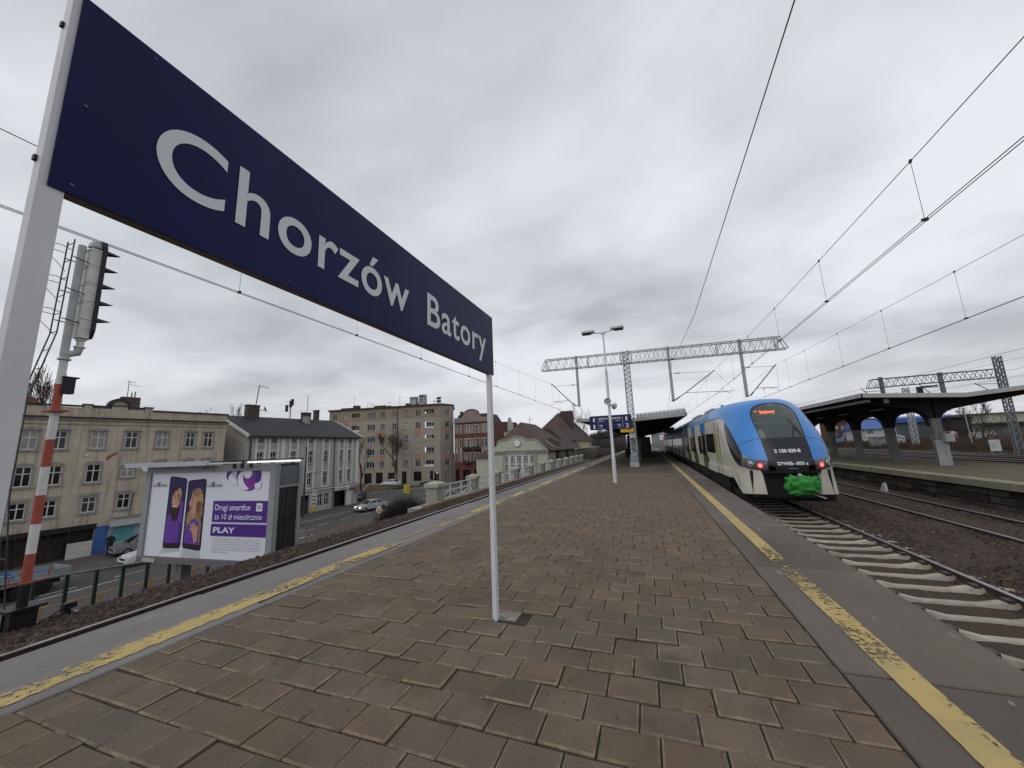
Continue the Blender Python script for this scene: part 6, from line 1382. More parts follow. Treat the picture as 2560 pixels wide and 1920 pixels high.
for i, (x, y, w, h, lb) in enumerate(((48.5, 128, 7, 5.2, 'brick house with white windows seen left under the far canopy'), (57.5, 132, 6, 4.4, 'lower brick house beside the little blue roof'), (43.0, 140, 5, 5.0, 'brick house farthest left behind the train nose'))):
    t = thing('brick_house', lb, 'house', (x, y, -1), group='brick houses in the distance'); hs = [(a, a + .7, b, b + .9) for a in [.6 + 1.3 * k for k in range(int(w / 1.3) - 0)] for b in (2.2, 4.2) if a + .8 < w and b + 1 < h + 1]
    mb = MB(); facade_wall(mb, 0, w, 0, h + 1, hs, rev=.15); mb.add([(w, 0, 0), (w, 8, 0), (w, 8, h + 1), (w, 0, h + 1)], [(0, 1, 2, 3)]); mb.add([(0, 0, 0), (0, 8, 0), (0, 8, h + 1), (0, 0, h + 1)], [(3, 2, 1, 0)]); part('wall', mb, M_hb, t, local=True, fix=False)
    for a, b, c_, d in hs: window(t, (a + b) / 2, c_, .7, .9, 'two', g=M_g3)
    mb = MB(); mb.add([(-.3, -.3, h + 1), (w + .3, -.3, h + 1), (w + .3, 8, h + 1), (-.3, 8, h + 1), (-.3, 4, h + 2.6), (w + .3, 4, h + 2.6)], [(0, 1, 5, 4), (2, 3, 4, 5), (0, 4, 3), (1, 2, 5)]); part('roof', mb, M_slate, t, local=True)
for i, (x0, y0, w, h) in enumerate(((38.2, 100, 1.6, 1.9), (52.5, 88, 3.2, 1.2), (45.5, 84, 2.6, 1.5))):
    t = thing('scrap_wall', ['blue and white painted wall by the train nose', 'low graffiti covered wall under the warehouse', 'round red and white painted container in the scrub'][i], 'wall', (x0, y0, -.3)); mb = MB()
    if i < 2: mb.box((x0, y0, -.5), (x0 + w, y0 + .4, h))
    else: mb.tube([(x0, y0, .6), (x0 + w, y0, .6)], .9, 14)
    part('wall', mb, mat('graffiti_%d' % i, [(0.20, 0.30, 0.42), (0.30, 0.29, 0.28), (0.17, 0.075, 0.065)][i], .85, .3, 1.2, col2=[(0.05, .06, .09), (0.06, .05, .05), (0.4, 0.36, 0.35)][i], cover=.45, sharp=.05), t)

# white distance triangle against the stone wall
t = thing('kilometre_stone', 'white wedge shaped marker stone leaning at the foot of the stone wall', 'marker', (9.3, 21.1, -.85))
mb = MB(); mb.prism([(9.3, 20.75, -.85), (9.3, 21.2, -.85), (9.3, 21.15, -.76), (9.3, 20.9, -.48), (9.3, 20.8, -.48)], (.09, 0, 0)); part('stone', mb, mat('limewash', (0.46, 0.46, 0.43), .9, .08, 3), t)

# ------------------------------------------------------------------ billboard
BO = Vector((-18.19, 8.97, -1.8)); bd_ = Vector((5.81, .46, 0)).normalized()
t = thing('billboard', 'large backlit style billboard with smartphone advertisement in a grey frame', 'billboard', BO, math.atan2(bd_.y, bd_.x))
M_bf = mat('billboard_frame', (0.27, 0.285, 0.29), 0.5, 0.12, 2); M_bd = mat('billboard_side', (0.022, 0.022, 0.025), 0.5, 0.3, 2)
BW, BH = 5.83, 3.0
def bbox(nm, a, b, m, p=None): mb = MB(); mb.box(a, b); return part(nm, mb, m, p or t, local=True)
bbox('case', (-.2, .06, -.2), (BW + .2, 1.0, BH + .2), M_bd)
pw = MB(); pw.box((-.02, -.0, -.02), (BW + .02, .05, BH + .02)); poster = part('poster', pw, mat('poster_paper', (0.70, 0.72, 0.80), 0.5, 0.02, 1), t, local=True)
for k in range(3):
    o = .07 * k; y = -.05 - .012 * (2 - k)
    bbox('frame_top', (-.25, y, BH + .0 + .075 * k), (BW + .25, .06, BH + .07 + .075 * k), M_bf); bbox('frame_bottom', (-.25, y, -.07 - .075 * k), (BW + .25, .06, -.0 - .075 * k), mat('frame_bottom', (0.17, 0.155, 0.165), .5, .15, 2))
bbox('frame_side', (-.25, -.07, 0), (-.0, .06, BH), M_bf); bbox('frame_side', (BW, -.07, 0), (BW + .25, .06, BH), M_bf)
bbox('side_frame', (BW + .2, .06, -.2), (BW + .24, .12, BH + .2), M_bf); bbox('side_frame', (BW + .2, .92, -.25), (BW + .26, 1.05, BH + .2), M_bf); bbox('side_panel', (BW + .2, .14, BH - .55), (BW + .22, .9, BH + .12), mat('side_glass', (0.13, 0.145, 0.15), .3, .2, 1.5)); bbox('side_bar', (BW + .2, .12, BH - .62), (BW + .25, .92, BH - .55), M_bf); bbox('side_bar', (BW + .2, .12, 1.35), (BW + .23, .92, 1.39), M_bd); bbox('side_post', (BW + .2, .5, -.2), (BW + .225, .54, BH - .6), mat('side_post', (.05, .05, .055), .5, .1, 2))
bbox('roof_gutter', (-.9, -.42, BH + .24), (3.35, -.05, BH + .40), mat('gutter_pale', (0.42, 0.45, 0.48), .5, .1, 2)); bbox('lamp_rail', (3.3, -.3, BH + .34), (7.4, -.24, BH + .38), M_bd)
tl = MB(); tl.box((5.2, -.42, BH + .27), (7.4, -.36, BH + .33)); part('lamp_tube', tl, mat('lit_tube', (1, .99, .9), .4, .02, 2, emit=.55), t, local=True)
tl = MB(); tl.box((3.4, -.42, BH + .27), (4.9, -.36, BH + .32)); part('lamp_tube', tl, mat('unlit_tube', (.55, .56, .52), .3, .05, 2), t, local=True)
for u in (4.4, 4.75, 5.15): bbox('lamp_bracket', (u, -.3, BH + .1), (u + .05, -.2, BH + .36), M_bd)
bbox('makers_plate', (2.5, -.085, BH + .02), (3.2, -.07, BH + .2), M_bf); bbox('makers_plate', (.1, -.085, -.2), (.75, -.07, -.06), mat('plate_pale', (.4, .39, .4), .5, .1, 2))
mb = MB(); write(mb, 'STRÖER', (0, -.088, 0), (1, 0, 0), (0, 0, 1), 2.6, 3.1, BH + .07, .09, bold=.02); part('plate_lettering', mb, M_black, t, local=True, fix=False)
bbox('foot', (3.7, .2, -3.6), (5.2, .9, -.25), mat('foot_concrete', (.15, .14, .12), .9, .2, 2, streak=.3)); bbox('foot', (1.2, .35, -4.4), (1.5, .7, -.25), M_dkgalv)
M_pur = mat('print_purple', (0.072, 0.018, 0.235), .5, .05, 1); M_pur2 = mat('print_violet', (0.13, 0.045, 0.33), .5, .15, 1.5); M_phn = mat('print_night', (0.022, 0.012, 0.10), .5, .5, 7, col2=(.25, .2, .5), cover=.07, sharp=.05); M_skn = mat('print_skin', (0.50, 0.27, 0.19), .6, .12, 4); M_hair = mat('print_dark_hair', (0.03, 0.012, 0.01), .6, .3, 6); M_blond = mat('print_blond', (0.42, 0.28, 0.13), .6, .35, 5, col2=(.2, .11, .05), cover=.45, sharp=.3); M_prk = mat('print_black', (0.014, 0.01, 0.02), .5, .1, 2); M_prw = mat('print_white', (0.74, 0.75, 0.82), .5, .03, 1); M_prg = mat('print_grey', (0.30, 0.30, 0.34), .5, .1, 2); M_shd = mat('print_soft_grey', (.50, .51, .57), .5, .15, 2); M_mag = mat('print_magenta', (.22, .03, .30), .5, .25, 2); M_redp = mat('print_mouth', (.24, .03, .03), .6, .1, 3); M_coat = mat('print_leopard', (.26, .17, .10), .6, .6, 14)
layer = [0]
def ink(m, *polys, nm='print'):
    layer[0] += 1; y = -.0015 - .0008 * layer[0]
    for P in polys: mb = MB(); mb.poly([(a, y, b) for a, b in P]); _ink(mb, m, nm)
def _ink(mb, m, nm):
    me = mb.mesh(nm, m, fix=False); return link(nm, me, poster)
def inktext(m, body, x0, x1, b, cap, bold=.005):
    layer[0] += 1; mb = MB(); write(mb, body, (0, -.0015 - .0008 * layer[0], 0), (1, 0, 0), (0, 0, 1), x0, x1, b, cap, bold=bold); return _ink(mb, m, 'print')
def ell(cx, cz, a, b, n=24, rot=0, a0=0, a1=360):
    P = []
    for k in range(n + (1 if a1 - a0 < 360 else 0)):
        q = rad(a0 + (a1 - a0) * k / n); x, z = a * math.cos(q), b * math.sin(q); P.append((cx + x * math.cos(rot) - z * math.sin(rot), cz + x * math.sin(rot) + z * math.cos(rot)))
    return P
def rr(P, r=.09, n=4):
    out = []
    for i, p in enumerate(P):
        a = Vector(P[i - 1]) - Vector(p); b = Vector(P[(i + 1) % len(P)]) - Vector(p); a = a.normalized() * r; b = b.normalized() * r; p = Vector(p)
        for k in range(n + 1): q = k / n; out.append(tuple(p + a * (1 - q) ** 2 + b * q ** 2))
    return out
ink(M_shd, [(.93, .30), (1.82, .34), (1.92, .02), (.80, .0)], [(1.98, .34), (2.83, .26), (2.86, .0), (1.93, .02)]); ink(M_prw, [(.80, 0), (1.95, .0), (1.86, .2), (.95, .1)])
p1 = [(.95, .28), (1.85, .30), (1.86, 2.78), (.96, 2.88)]; p2 = [(1.94, .32), (2.86, .24), (2.84, 2.76), (1.92, 2.70)]
ink(M_prk, rr(p1, .13), rr(p2, .13))
s1 = [(1.0, .46), (1.80, .48), (1.81, 2.73), (1.01, 2.82)]; s2 = [(1.99, .50), (2.81, .42), (2.79, 2.70), (1.97, 2.65)]
ink(M_phn, rr(s1, .08), rr(s2, .08))
# the bearded man with his hand on his head
ink(M_pur2, [(1.0, .47), (1.80, .49), (1.80, 1.45), (1.62, 1.42), (1.5, 1.25), (1.30, 1.35), (1.12, 1.52), (1.0, 1.3)]); ink(M_pur, [(1.62, 1.40), (1.80, 1.45), (1.80, .5), (1.70, .5)]); ink(M_pur2, [(1.55, 1.5), (1.66, 2.0), (1.80, 1.9), (1.80, 1.2), (1.66, 1.2)])
ink(M_hair, ell(1.44, 2.27, .27, .26)); ink(M_skn, ell(1.40, 1.98, .215, .36), [(1.54, 1.9), (1.62, 1.95), (1.66, 2.25), (1.58, 2.42), (1.50, 2.44), (1.44, 2.36), (1.50, 2.2)]); ink(M_hair, [(1.18, 1.86), (1.25, 1.74), (1.5, 1.72), (1.63, 1.88), (1.6, 1.5), (1.48, 1.26), (1.3, 1.24), (1.2, 1.5)], ell(1.31, 2.10, .05, .018), ell(1.48, 2.10, .05, .018), [(1.24, 2.16), (1.36, 2.19), (1.36, 2.21), (1.24, 2.185)], [(1.43, 2.18), (1.56, 2.16), (1.55, 2.19), (1.44, 2.205)])
ink(M_skn, ell(1.38, 1.80, .11, .07)); ink(M_prw, ell(1.38, 1.755, .09, .04)); ink(M_redp, ell(1.38, 1.735, .06, .02))
# the woman in profile with open mouth
ink(M_coat, [(1.99, .9), (2.10, 1.35), (2.3, 1.5), (2.62, 1.5), (2.78, 1.2), (2.79, .45), (2.68, .43), (2.5, 1.1), (2.2, 1.0)]); ink(M_pur2, [(1.99, .5), (2.74, .43), (2.66, 1.2), (2.42, 1.42), (2.22, 1.25), (2.04, 1.0)])
ink(M_blond, ell(2.48, 2.0, .30, .42), ell(2.60, 1.6, .20, .36), ell(2.14, 1.36, .12, .22)); ink(M_skn, [(2.22, 2.30), (2.42, 2.30), (2.48, 1.9), (2.44, 1.40), (2.30, 1.30), (2.24, 1.52), (2.13, 1.55), (2.16, 1.68), (2.12, 1.80), (2.09, 1.90), (2.15, 2.04)]); ink(M_blond, ell(2.40, 2.26, .20, .14)); ink(M_hair, ell(2.22, 2.02, .045, .02), [(2.15, 2.09), (2.28, 2.12), (2.28, 2.135), (2.15, 2.11)]); ink(M_redp, ell(2.17, 1.70, .05, .075)); 
ink(M_skn, [(2.50, .50), (2.66, .58), (2.64, .95), (2.66, 1.1), (2.60, 1.12), (2.58, 1.0), (2.52, 1.12), (2.42, 1.22), (2.36, 1.22), (2.38, 1.12), (2.26, 1.18), (2.25, 1.13), (2.36, 1.02), (2.24, 1.04), (2.24, .98), (2.40, .86)])
# spheres of the operator's emblem, cut by the frame
def clip(P): return [(a, min(b, 3.0)) for a, b in P]
ink(M_pur, clip(ell(4.12, 2.86, .34, .26))); ink(M_prw, clip(ell(4.16, 2.74, .27, .22))); ink(M_shd, clip(ell(4.22, 2.86, .2, .12, rot=-.5)))
ink(M_pur, clip(ell(4.82, 2.83, .56, .52))); ink(M_prw, clip(ell(4.66, 2.66, .36, .30, rot=-.7))); ink(M_pur2, clip(ell(4.88, 2.76, .30, .36, rot=.5))); ink(M_mag, ell(4.95, 2.58, .22, .20)); ink(M_prw, clip(ell(4.78, 2.93, .2, .2)), ell(5.28, 2.50, .16, .13, rot=.6)); ink(M_pur, clip(ell(5.24, 2.78, .12, .22)))
ink(M_pur, [(3.29, 1.25), (5.83, 1.25), (5.83, 1.97), (3.29, 1.97)], [(3.28, .78), (5.83, .78), (5.83, 1.185), (3.28, 1.185)])
inktext(M_prw, 'Drugi smartfon', 3.40, 5.02, 1.65, .21); inktext(M_prw, 'za 10 zł miesięcznie', 3.40, 5.55, 1.34, .20, .0); inktext(M_prw, 'PLAY', 3.40, 4.40, .89, .19, .025)
ink(M_prw, rr([(5.28, 1.62), (5.55, 1.62), (5.55, 1.89), (5.28, 1.89)], .03)); inktext(M_prk, '5G', 5.33, 5.50, 1.70, .12, .01)
inktext(M_prk, 'LG', .15, .37, 2.49, .13, .0); inktext(M_prk, 'K', .39, .53, 2.49, .20, .015); inktext(M_prk, '50S', .55, .86, 2.49, .10, .0); inktext(M_prk, 'LG', 2.93, 3.15, 2.46, .13, .0); inktext(M_prk, 'K', 3.17, 3.32, 2.46, .20, .015); inktext(M_prk, '40S', 3.34, 3.64, 2.46, .10, .0)
for k, s in enumerate(('Promocja obowiązuje dla zamawiających abonament w ofercie', 'PLAY. Liczba smartfonów ograniczona. Szczegóły w regulaminie', 'Opłata miesięczna za drugi smartfon wynosi 10 zł przy umowie', 'na abonament na 24 miesiące. Cena zawiera rabat za zgody', 'marketingowe i e-fakturę. Oferta dostępna w salonach PLAY', 'Szczegóły na www.play.pl')):
    inktext(M_prg, s, 3.40, 5.57 if k < 5 else 4.12, .66 - k * .085, .05, .0)

# ------------------------------------------------------------------ fences by the street
t = thing('safety_fence', 'dark green post fence with grey handrail along the foot of the embankment', 'fence', (-20, 8, -3.85))
M_gp = mat('dark_green', (0.012, 0.028, 0.017), .6, .2, 3)
zr_ = lambda y: -2.09 - .09 * (y - 6.2)
mb = MB(); mb.tube([(-20, y, zr_(y)) for y in (0, 3, 6, 9, 12, 15, 18)], .05, 6); part('handrail', mb, M_dkgalv, t)
for k in range(14):
    y = 3.9 + .77 * k; mb = MB(); mb.box((-20.045, y - .045, -3.95), (-19.955, y + .045, zr_(y))); part('post', mb, M_gp, t)
t = thing('street_barrier', 'orange and yellow pedestrian barrier along the near kerb of the street', 'barrier', (-27.6, 15, -6.2))
M_ob = mat('orange_barrier', (0.36, 0.19, 0.05), .6, .25, 2)
xb_ = lambda y: -28.3 + .09 * (y - 8) if y < 16 else -27.58
for k in range(15):
    a = 4 + 2.05 * k; b = a + 1.95
    for z in (-5.1, -5.75):
        mb = MB(); mb.tube([(xb_(a), a, z), (xb_(b), b, z)], .035, 5); part('rail', mb, M_ob, t)
    for y in (a, b): mb = MB(); mb.tube([(xb_(y), y, -6.2), (xb_(y), y, -5.1)], .035, 5); part('post', mb, M_ob, t)

# ------------------------------------------------------------------ street signs and lamps
t = thing('priority_sign', 'white and orange diamond sign above a round no left turn sign on one post', 'road sign', (-28.1, 34, -6.2))
mb = MB(); mb.tube([(-28.1, 34.06, -6.2), (-28.1, 34.06, -4.1)], .035, 6); part('post', mb, M_galv, t)
c = (-28.1, 34, -4.48)
dm = lambda r, y: [(c[0] - r, y, c[2]), (c[0], y, c[2] - r), (c[0] + r, y, c[2]), (c[0], y, c[2] + r)]
mb = MB(); mb.prism(dm(.46, 34.0), (0, .03, 0)); d = part('diamond', mb, M_letter, t); mb = MB(); mb.prism(dm(.29, 33.985), (0, .012, 0)); part('diamond_centre', mb, mat('sign_orange', (.62, .30, .02), .5, .05, 2), d)
mb = MB(); mb.lathe((-28.1, 34.02, -5.42), [(0, .42), (.03, .42)], 24, (0, -1, 0)); d = part('round_sign', mb, mat('sign_red', (.30, .04, .05), .5, .1, 2), t); mb = MB(); mb.disc((-28.1, 33.985, -5.42), .33, (1, 0, 0), (0, 0, 1), 24); part('sign_face', mb, M_letter, d)
mb = MB(); 
mb.poly([(-28.02, 33.98, -5.62), (-27.95, 33.98, -5.62), (-27.95, 33.98, -5.36), (-28.16, 33.98, -5.36), (-28.16, 33.98, -5.27), (-28.34, 33.98, -5.40), (-28.16, 33.98, -5.52), (-28.16, 33.98, -5.44), (-28.02, 33.98, -5.44)]); part('arrow', mb, M_black, d)
t = thing('yellow_sign', 'upright yellow board on a post in front of the apartment block', 'sign', (-36.2, 50, -6.2))
mb = MB(); mb.box((-36.15, 50, -4.78), (-35.7, 50.1, -3.44)); part('board', mb, mat('bright_yellow', (.62, .52, .03), .5, .06, 2), t); mb = MB(); mb.box((-36.68, 50.02, -4.7), (-36.3, 50.12, -3.46)); part('board', mb, mat('bright_yellow', (.62, .52, .03)), t)
mb = MB(); write(mb, 'ZĄB', (0, 49.99, 0), (0, 0, 1), (-1, 0, 0), -4.6, -3.7, 35.85, .2, bold=.02); mb.v = [(v[0], 49.99, v[2]) for v in mb.v]; part('lettering', mb, M_black, t, fix=False); mb = MB(); mb.tube([(-36.2, 50.06, -6.2), (-36.2, 50.06, -3.5)], .05, 6); part('post', mb, M_dkgalv, t)
t = thing('back_of_sign', 'grey back of a square road sign on the far pavement by the white shop pier', 'road sign', (-43.9, 48, -6.1))
mb = MB(); mb.box((-44.45, 48, -4.6), (-43.42, 48.03, -4.02)); part('plate', mb, M_galv, t); mb = MB(); mb.tube([(-43.92, 48.05, -6.1), (-43.92, 48.05, -4.1)], .035, 6); part('post', mb, M_galv, t)
for (x, y, zt_, lb, ar) in ((-40.0, 27.87, 3.95, 'dark street pole in front of the grey house, nearer the beige tenement', 0), (-41.6, 36.2, 2.8, 'dark street lamp with long arm in front of the grey house doors', 1)):
    t = thing('street_lamp', lb, 'street lamp', (x, y, -6.1), group='street lamps by the grey house')
    mb = MB(); mb.tube([(x, y, -6.1), (x, y, zt_)], [.13, .08], 8); part('pole', mb, mat('pole_dark', (.05, .05, .05), .7, .2, 2), t)
    if ar: mb = MB(); mb.tube([(x, y, -1.0), (x + .2, y + 1.6, -.6), (x + .3, y + 2.7, -.5)], .045, 5); part('arm', mb, M_dkgalv, t); mb = MB(); mb.hexa([(x + .2, y + 2.5, -.55), (x + .4, y + 2.5, -.55), (x + .4, y + 3.3, -.5), (x + .2, y + 3.3, -.5)], [(x + .22, y + 2.5, -.45), (x + .38, y + 2.5, -.45), (x + .38, y + 3.3, -.42), (x + .22, y + 3.3, -.42)]); part('lamp_head', mb, M_galv, t)
mb = MB(); mb.tube([(-44.2, 34, -2.6), (-42, 38, -3.2), (-43.4, 47, -3.9)], .02, 4); single('street_cable', mb, M_wire, 'slack black cable slung across the front of the grey house', 'cable', (-42, 38, -3.2))
for (x, y, zt_, lb) in ((-46.5, 66, 1.2, 'tall lamp on the square before the corner of the apartment block'), (-43.2, 70.5, -3.4, 'round globe lamp before the red brick tenement')):
    t = thing('square_lamp', lb, 'street lamp', (x, y, -6.2)); mb = MB(); mb.tube([(x, y, -6.2), (x, y, zt_)], .07, 6); part('pole', mb, M_dkgalv, t)
    if zt_ > 0: mb = MB(); mb.tube([(x, y, zt_), (x - 2.4, y, zt_ - .5)], .05, 5); mb.tube([(x, y, zt_), (x + 2.4, y, zt_ + .3)], .05, 5); part('arm', mb, M_dkgalv, t)
    else: mb = MB(); mb.lathe((x, y, zt_), [(0, .1), (.1, .26), (.25, .3), (.4, .24), (.5, .05)], 12); part('globe', mb, M_letter, t, smooth=True)
# ramp rail and planters of the square
t = thing('ramp_rail', 'pale sloping rail beside the grass bank before the apartment block', 'railing', (-54, 62, -6.2))
for p, q in (((-51.5, 57.5, -5.6), (-57.5, 66, -4.9)), ((-57.5, 66, -4.9), (-48.5, 65, -5.0)), ((-50.2, 58.5, -5.8), (-44, 64, -5.6)), ((-44, 64, -5.6), (-40.5, 66, -5.6))): mb = MB(); mb.bar(p, q, .1, .16); part('rail', mb, mat('pale_rail', (.34, .33, .30), .8, .1, 2), t)
for x, y in ((-53, 59.6), (-48, 60.4), (-46, 62.2), (-54, 65.6), (-50, 65.2)): mb = MB(); mb.bar((x, y, -6.2), (x, y, -5.2), .08); part('post', mb, M_dkgalv, t)

# ------------------------------------------------------------------ vehicles
M_tyre = mat('tyre', (.012, .012, .012), .9, .2, 4); M_rim = mat('rim', (.30, .31, .32), .35, .1, 4, metal=.7); M_cg = mat('car_glass', (.012, .014, .016), .06, .2, 2, spec=.5)
def car(nm, label, loc, rot, col, lit=False, van=False, group=None):
    t = thing(nm, label, 'car', loc, rot, group); M_p = mat('car_paint_%.2f_%.2f' % (col[0], col[2]), col, .28, .05, 2, spec=.6)
    if van: prof = [(-2.15, .35), (-2.2, .95), (-2.0, 1.0), (.8, .98), (1.75, .86), (2.1, .7), (2.15, .35)]; cab = [(-2.1, .98), (-1.85, 1.55), (-.3, 1.62), (.35, 1.5), (1.35, .96)]
    else: prof = [(-2.15, .32), (-2.2, .7), (-2.12, .9), (-1.35, .96), (.95, .92), (1.85, .78), (2.12, .6), (2.15, .32)]; cab = [(-1.75, .95), (-.95, 1.38), (-.1, 1.43), (.35, 1.38), (1.15, .92)]
    def loft(P, ws):
        mb = MB(); n = len(P)
        V = [(x, -ws(z) , z) for x, z in P] + [(x, ws(z), z) for x, z in P]
        mb.add(V, [tuple(range(n)), tuple(reversed(range(n, 2 * n)))] + [(i, n + i, n + (i + 1) % n, (i + 1) % n) for i in range(n)]); return mb
    part('body', loft(prof, lambda z: .84 - .05 * max(0, z - .6) / .4), M_p, t, local=True)
    part('cabin', loft(cab, lambda z: .78 - .20 * (z - .95) / .5), M_p, t, local=True)
    z0, z1 = cab[0][1] + .05, cab[2][1] - .07
    def gx(z, a, b): return a[0] + (b[0] - a[0]) * (z - a[1]) / (b[1] - a[1])
    for s in (-1, 1):
        w0, w1 = s * (.785 - .2 * (z0 - .95) / .5), s * (.785 - .2 * (z1 - .95) / .5)
        xr0, xr1, xf0, xf1 = gx(z0, cab[0], cab[1]) + .12, gx(z1, cab[0], cab[1]) + .12, gx(z0, cab[-2], cab[-1]) - .14, gx(z1, cab[-2], cab[-1]) - .16
        for a, b in ((0, .48), (.52, 1)):
            mb = MB(); mb.add([(xr0 + (xf0 - xr0) * a, w0, z0), (xr0 + (xf0 - xr0) * b, w0, z0), (xr1 + (xf1 - xr1) * b, w1, z1), (xr1 + (xf1 - xr1) * a, w1, z1)], [(0, 1, 2, 3)]); part('side_window', mb, M_cg, t, local=True)
    for (a, b, d) in ((cab[-1], cab[-2], .012), (cab[0], cab[1], -.012)):
        mb = MB(); za, zb = a[1] + .04, b[1] - .04; xa, xb = gx(za, a, b) + d, gx(zb, a, b) + d; wa, wb = .70 - .2 * (za - .95) / .5, .72 - .2 * (zb - .95) / .5
        mb.add([(xa, -wa, za + .01), (xa, wa, za + .01), (xb, wb, zb + .01), (xb, -wb, zb + .01)], [(0, 1, 2, 3)]); part('windscreen', mb, M_cg, t, local=True)
    for x in (-1.35, 1.35):
        for s in (-1, 1):
            mb = MB(); mb.lathe((x, s * .72, .31), [(-.02, .31), (.13, .31), (.14, .28), (.12, .2)], 16, (0, s, 0)); w = part('wheel', mb, M_tyre, t, local=True); mb = MB(); mb.lathe((x, s * .83, .31), [(0, .2), (.02, .18), (.025, .05)], 12, (0, s, 0)); part('rim', mb, M_rim, w, local=True)
    for s in (-1, 1):
        mb = MB(); mb.hexa([(2.02, s * .45, .56), (2.02, s * .76, .56), (2.02, s * .76, .70), (2.02, s * .45, .70)], [(2.17, s * .47, .56), (2.10, s * .76, .56), (2.04, s * .76, .71), (2.12, s * .47, .70)]); part('headlight', mb, mat('headlight_lit', (1, .98, .9), .3, .02, 2, emit=2.0) if lit else mat('headlight_off', (.4, .41, .42), .15, .1, 2), t, local=True)
        mb = MB(); mb.cbox((-2.18, s * .62, .78), (.06, .26, .14)); part('tail_light', mb, M_red, t, local=True)
        mb = MB(); mb.cbox((.75, s * .88, .98), (.14, .14, .1)); part('mirror', mb, M_p, t, local=True)
    mb = MB(); mb.box((2.12, -.42, .5), (2.17, .42, .62)); part('grille', mb, M_black, t, local=True); mb = MB(); mb.box((2.13, -.26, .38), (2.175, .26, .47)); part('number_plate', mb, M_letter, t, local=True); mb = MB(); mb.box((-2.1, -.8, .2), (2.1, .8, .36)); part('underbody', mb, M_black, t, local=True)
    return t
car('parked_car', 'silver saloon driving along the street with lit headlights', (-37.2, 43.4, -6.2), rad(-90 - 17), (.42, .44, .45), lit=True)['category'] = 'car'
car('parked_van', 'grey people carrier parked by the pale blue shop, left of the billboard', (-42.6, 21.1, -6.08), rad(-100), (.20, .20, .21), van=True)
car('parked_car', 'white car with low bonnet standing just left of the billboard', (-38.4, 19.9, -6.2), rad(-96), (.62, .63, .64))
car('parked_car', 'white hatchback parked on the bank before the apartment block', (-52.6, 67.2, -5.5), rad(176), (.60, .61, .62))
car('parked_car', 'black car parked at the corner of the grey house', (-46.9, 51.6, -6.1), rad(-60), (.015, .015, .017))
car('parked_car', 'dark car parked near the doorway of the apartment block', (-47.5, 74.2, -6.18), rad(180), (.03, .03, .032))
# flatbed lorry with wrapped bundles
t = thing('flatbed_lorry', 'grey flatbed lorry loaded with blue and white bundles below the signal', 'lorry', (-37.2, 10.5, -6.2), rad(90))
def lb_(nm, a, b, m, p=None): mb = MB(); mb.box(a, b); return part(nm, mb, m, p or t, local=True)
M_bed = mat('lorry_grey', (.24, .25, .25), .6, .2, 2); lb_('bed', (-3.4, -1.1, .85), (3.6, 1.1, 1.0), M_bed)
for a, b in (((-3.4, -1.12, 1.0), (3.6, -1.06, 1.36)), ((-3.4, 1.06, 1.0), (3.6, 1.12, 1.36)), ((3.55, -1.1, 1.0), (3.62, 1.1, 1.36))): lb_('side_board', a, b, M_bed)
lb_('chassis', (-4, -.5, .45), (3.4, .5, .84), M_black); lb_('cab', (-5.6, -1.1, .5), (-3.6, 1.1, 2.4), M_bed)
for x in (-4.6, 1.6, 2.5):
    for s in (-1, 1): mb = MB(); mb.lathe((x, s * .8, .42), [(0, .42), (.24, .42), (.26, .3)], 16, (0, s, 0)); part('wheel', mb, M_tyre, t, local=True)
r = random.Random(9)
for k in range(22):
    x, y = r.uniform(-3.1, 3.2), r.uniform(-.8, .8); w = r.uniform(.3, .55); h = r.uniform(.3, .55); m_ = (mat('bundle_blue', (.05, .13, .36), .6, .3, 3), mat('bundle_white', (.52, .54, .57), .6, .2, 3), mat('bundle_teal', (.12, .17, .19), .6, .4, 4))[k % 3]
    mb = MB(); mb.hexa([(x - w, y - w * .6, 0), (x + w, y - w * .6, 0), (x + w, y + w * .6, 0), (x - w, y + w * .6, 0)], [(x - w * .7, y - w * .4, h), (x + w * .8, y - w * .45, h * .9), (x + w * .7, y + w * .4, h), (x - w * .8, y + w * .5, h * .8)])
    M_ = Matrix.Translation((-37.2, 10.5, -6.2)) @ Matrix.Rotation(rad(90), 4, 'Z'); loc = M_ @ Vector((x, y, 1.0)); mb.v = [tuple(M_ @ Vector((v[0], v[1], v[2] + 1.0))) for v in mb.v]
    single('bundle', mb, m_, ('blue wrapped bundle on the flatbed lorry', 'white bag on the flatbed lorry', 'dull teal sheeted bundle on the flatbed lorry')[k % 3], 'bundle', loc, group=('blue bundles on the lorry', 'white bags on the lorry', 'teal bundles on the lorry')[k % 3])

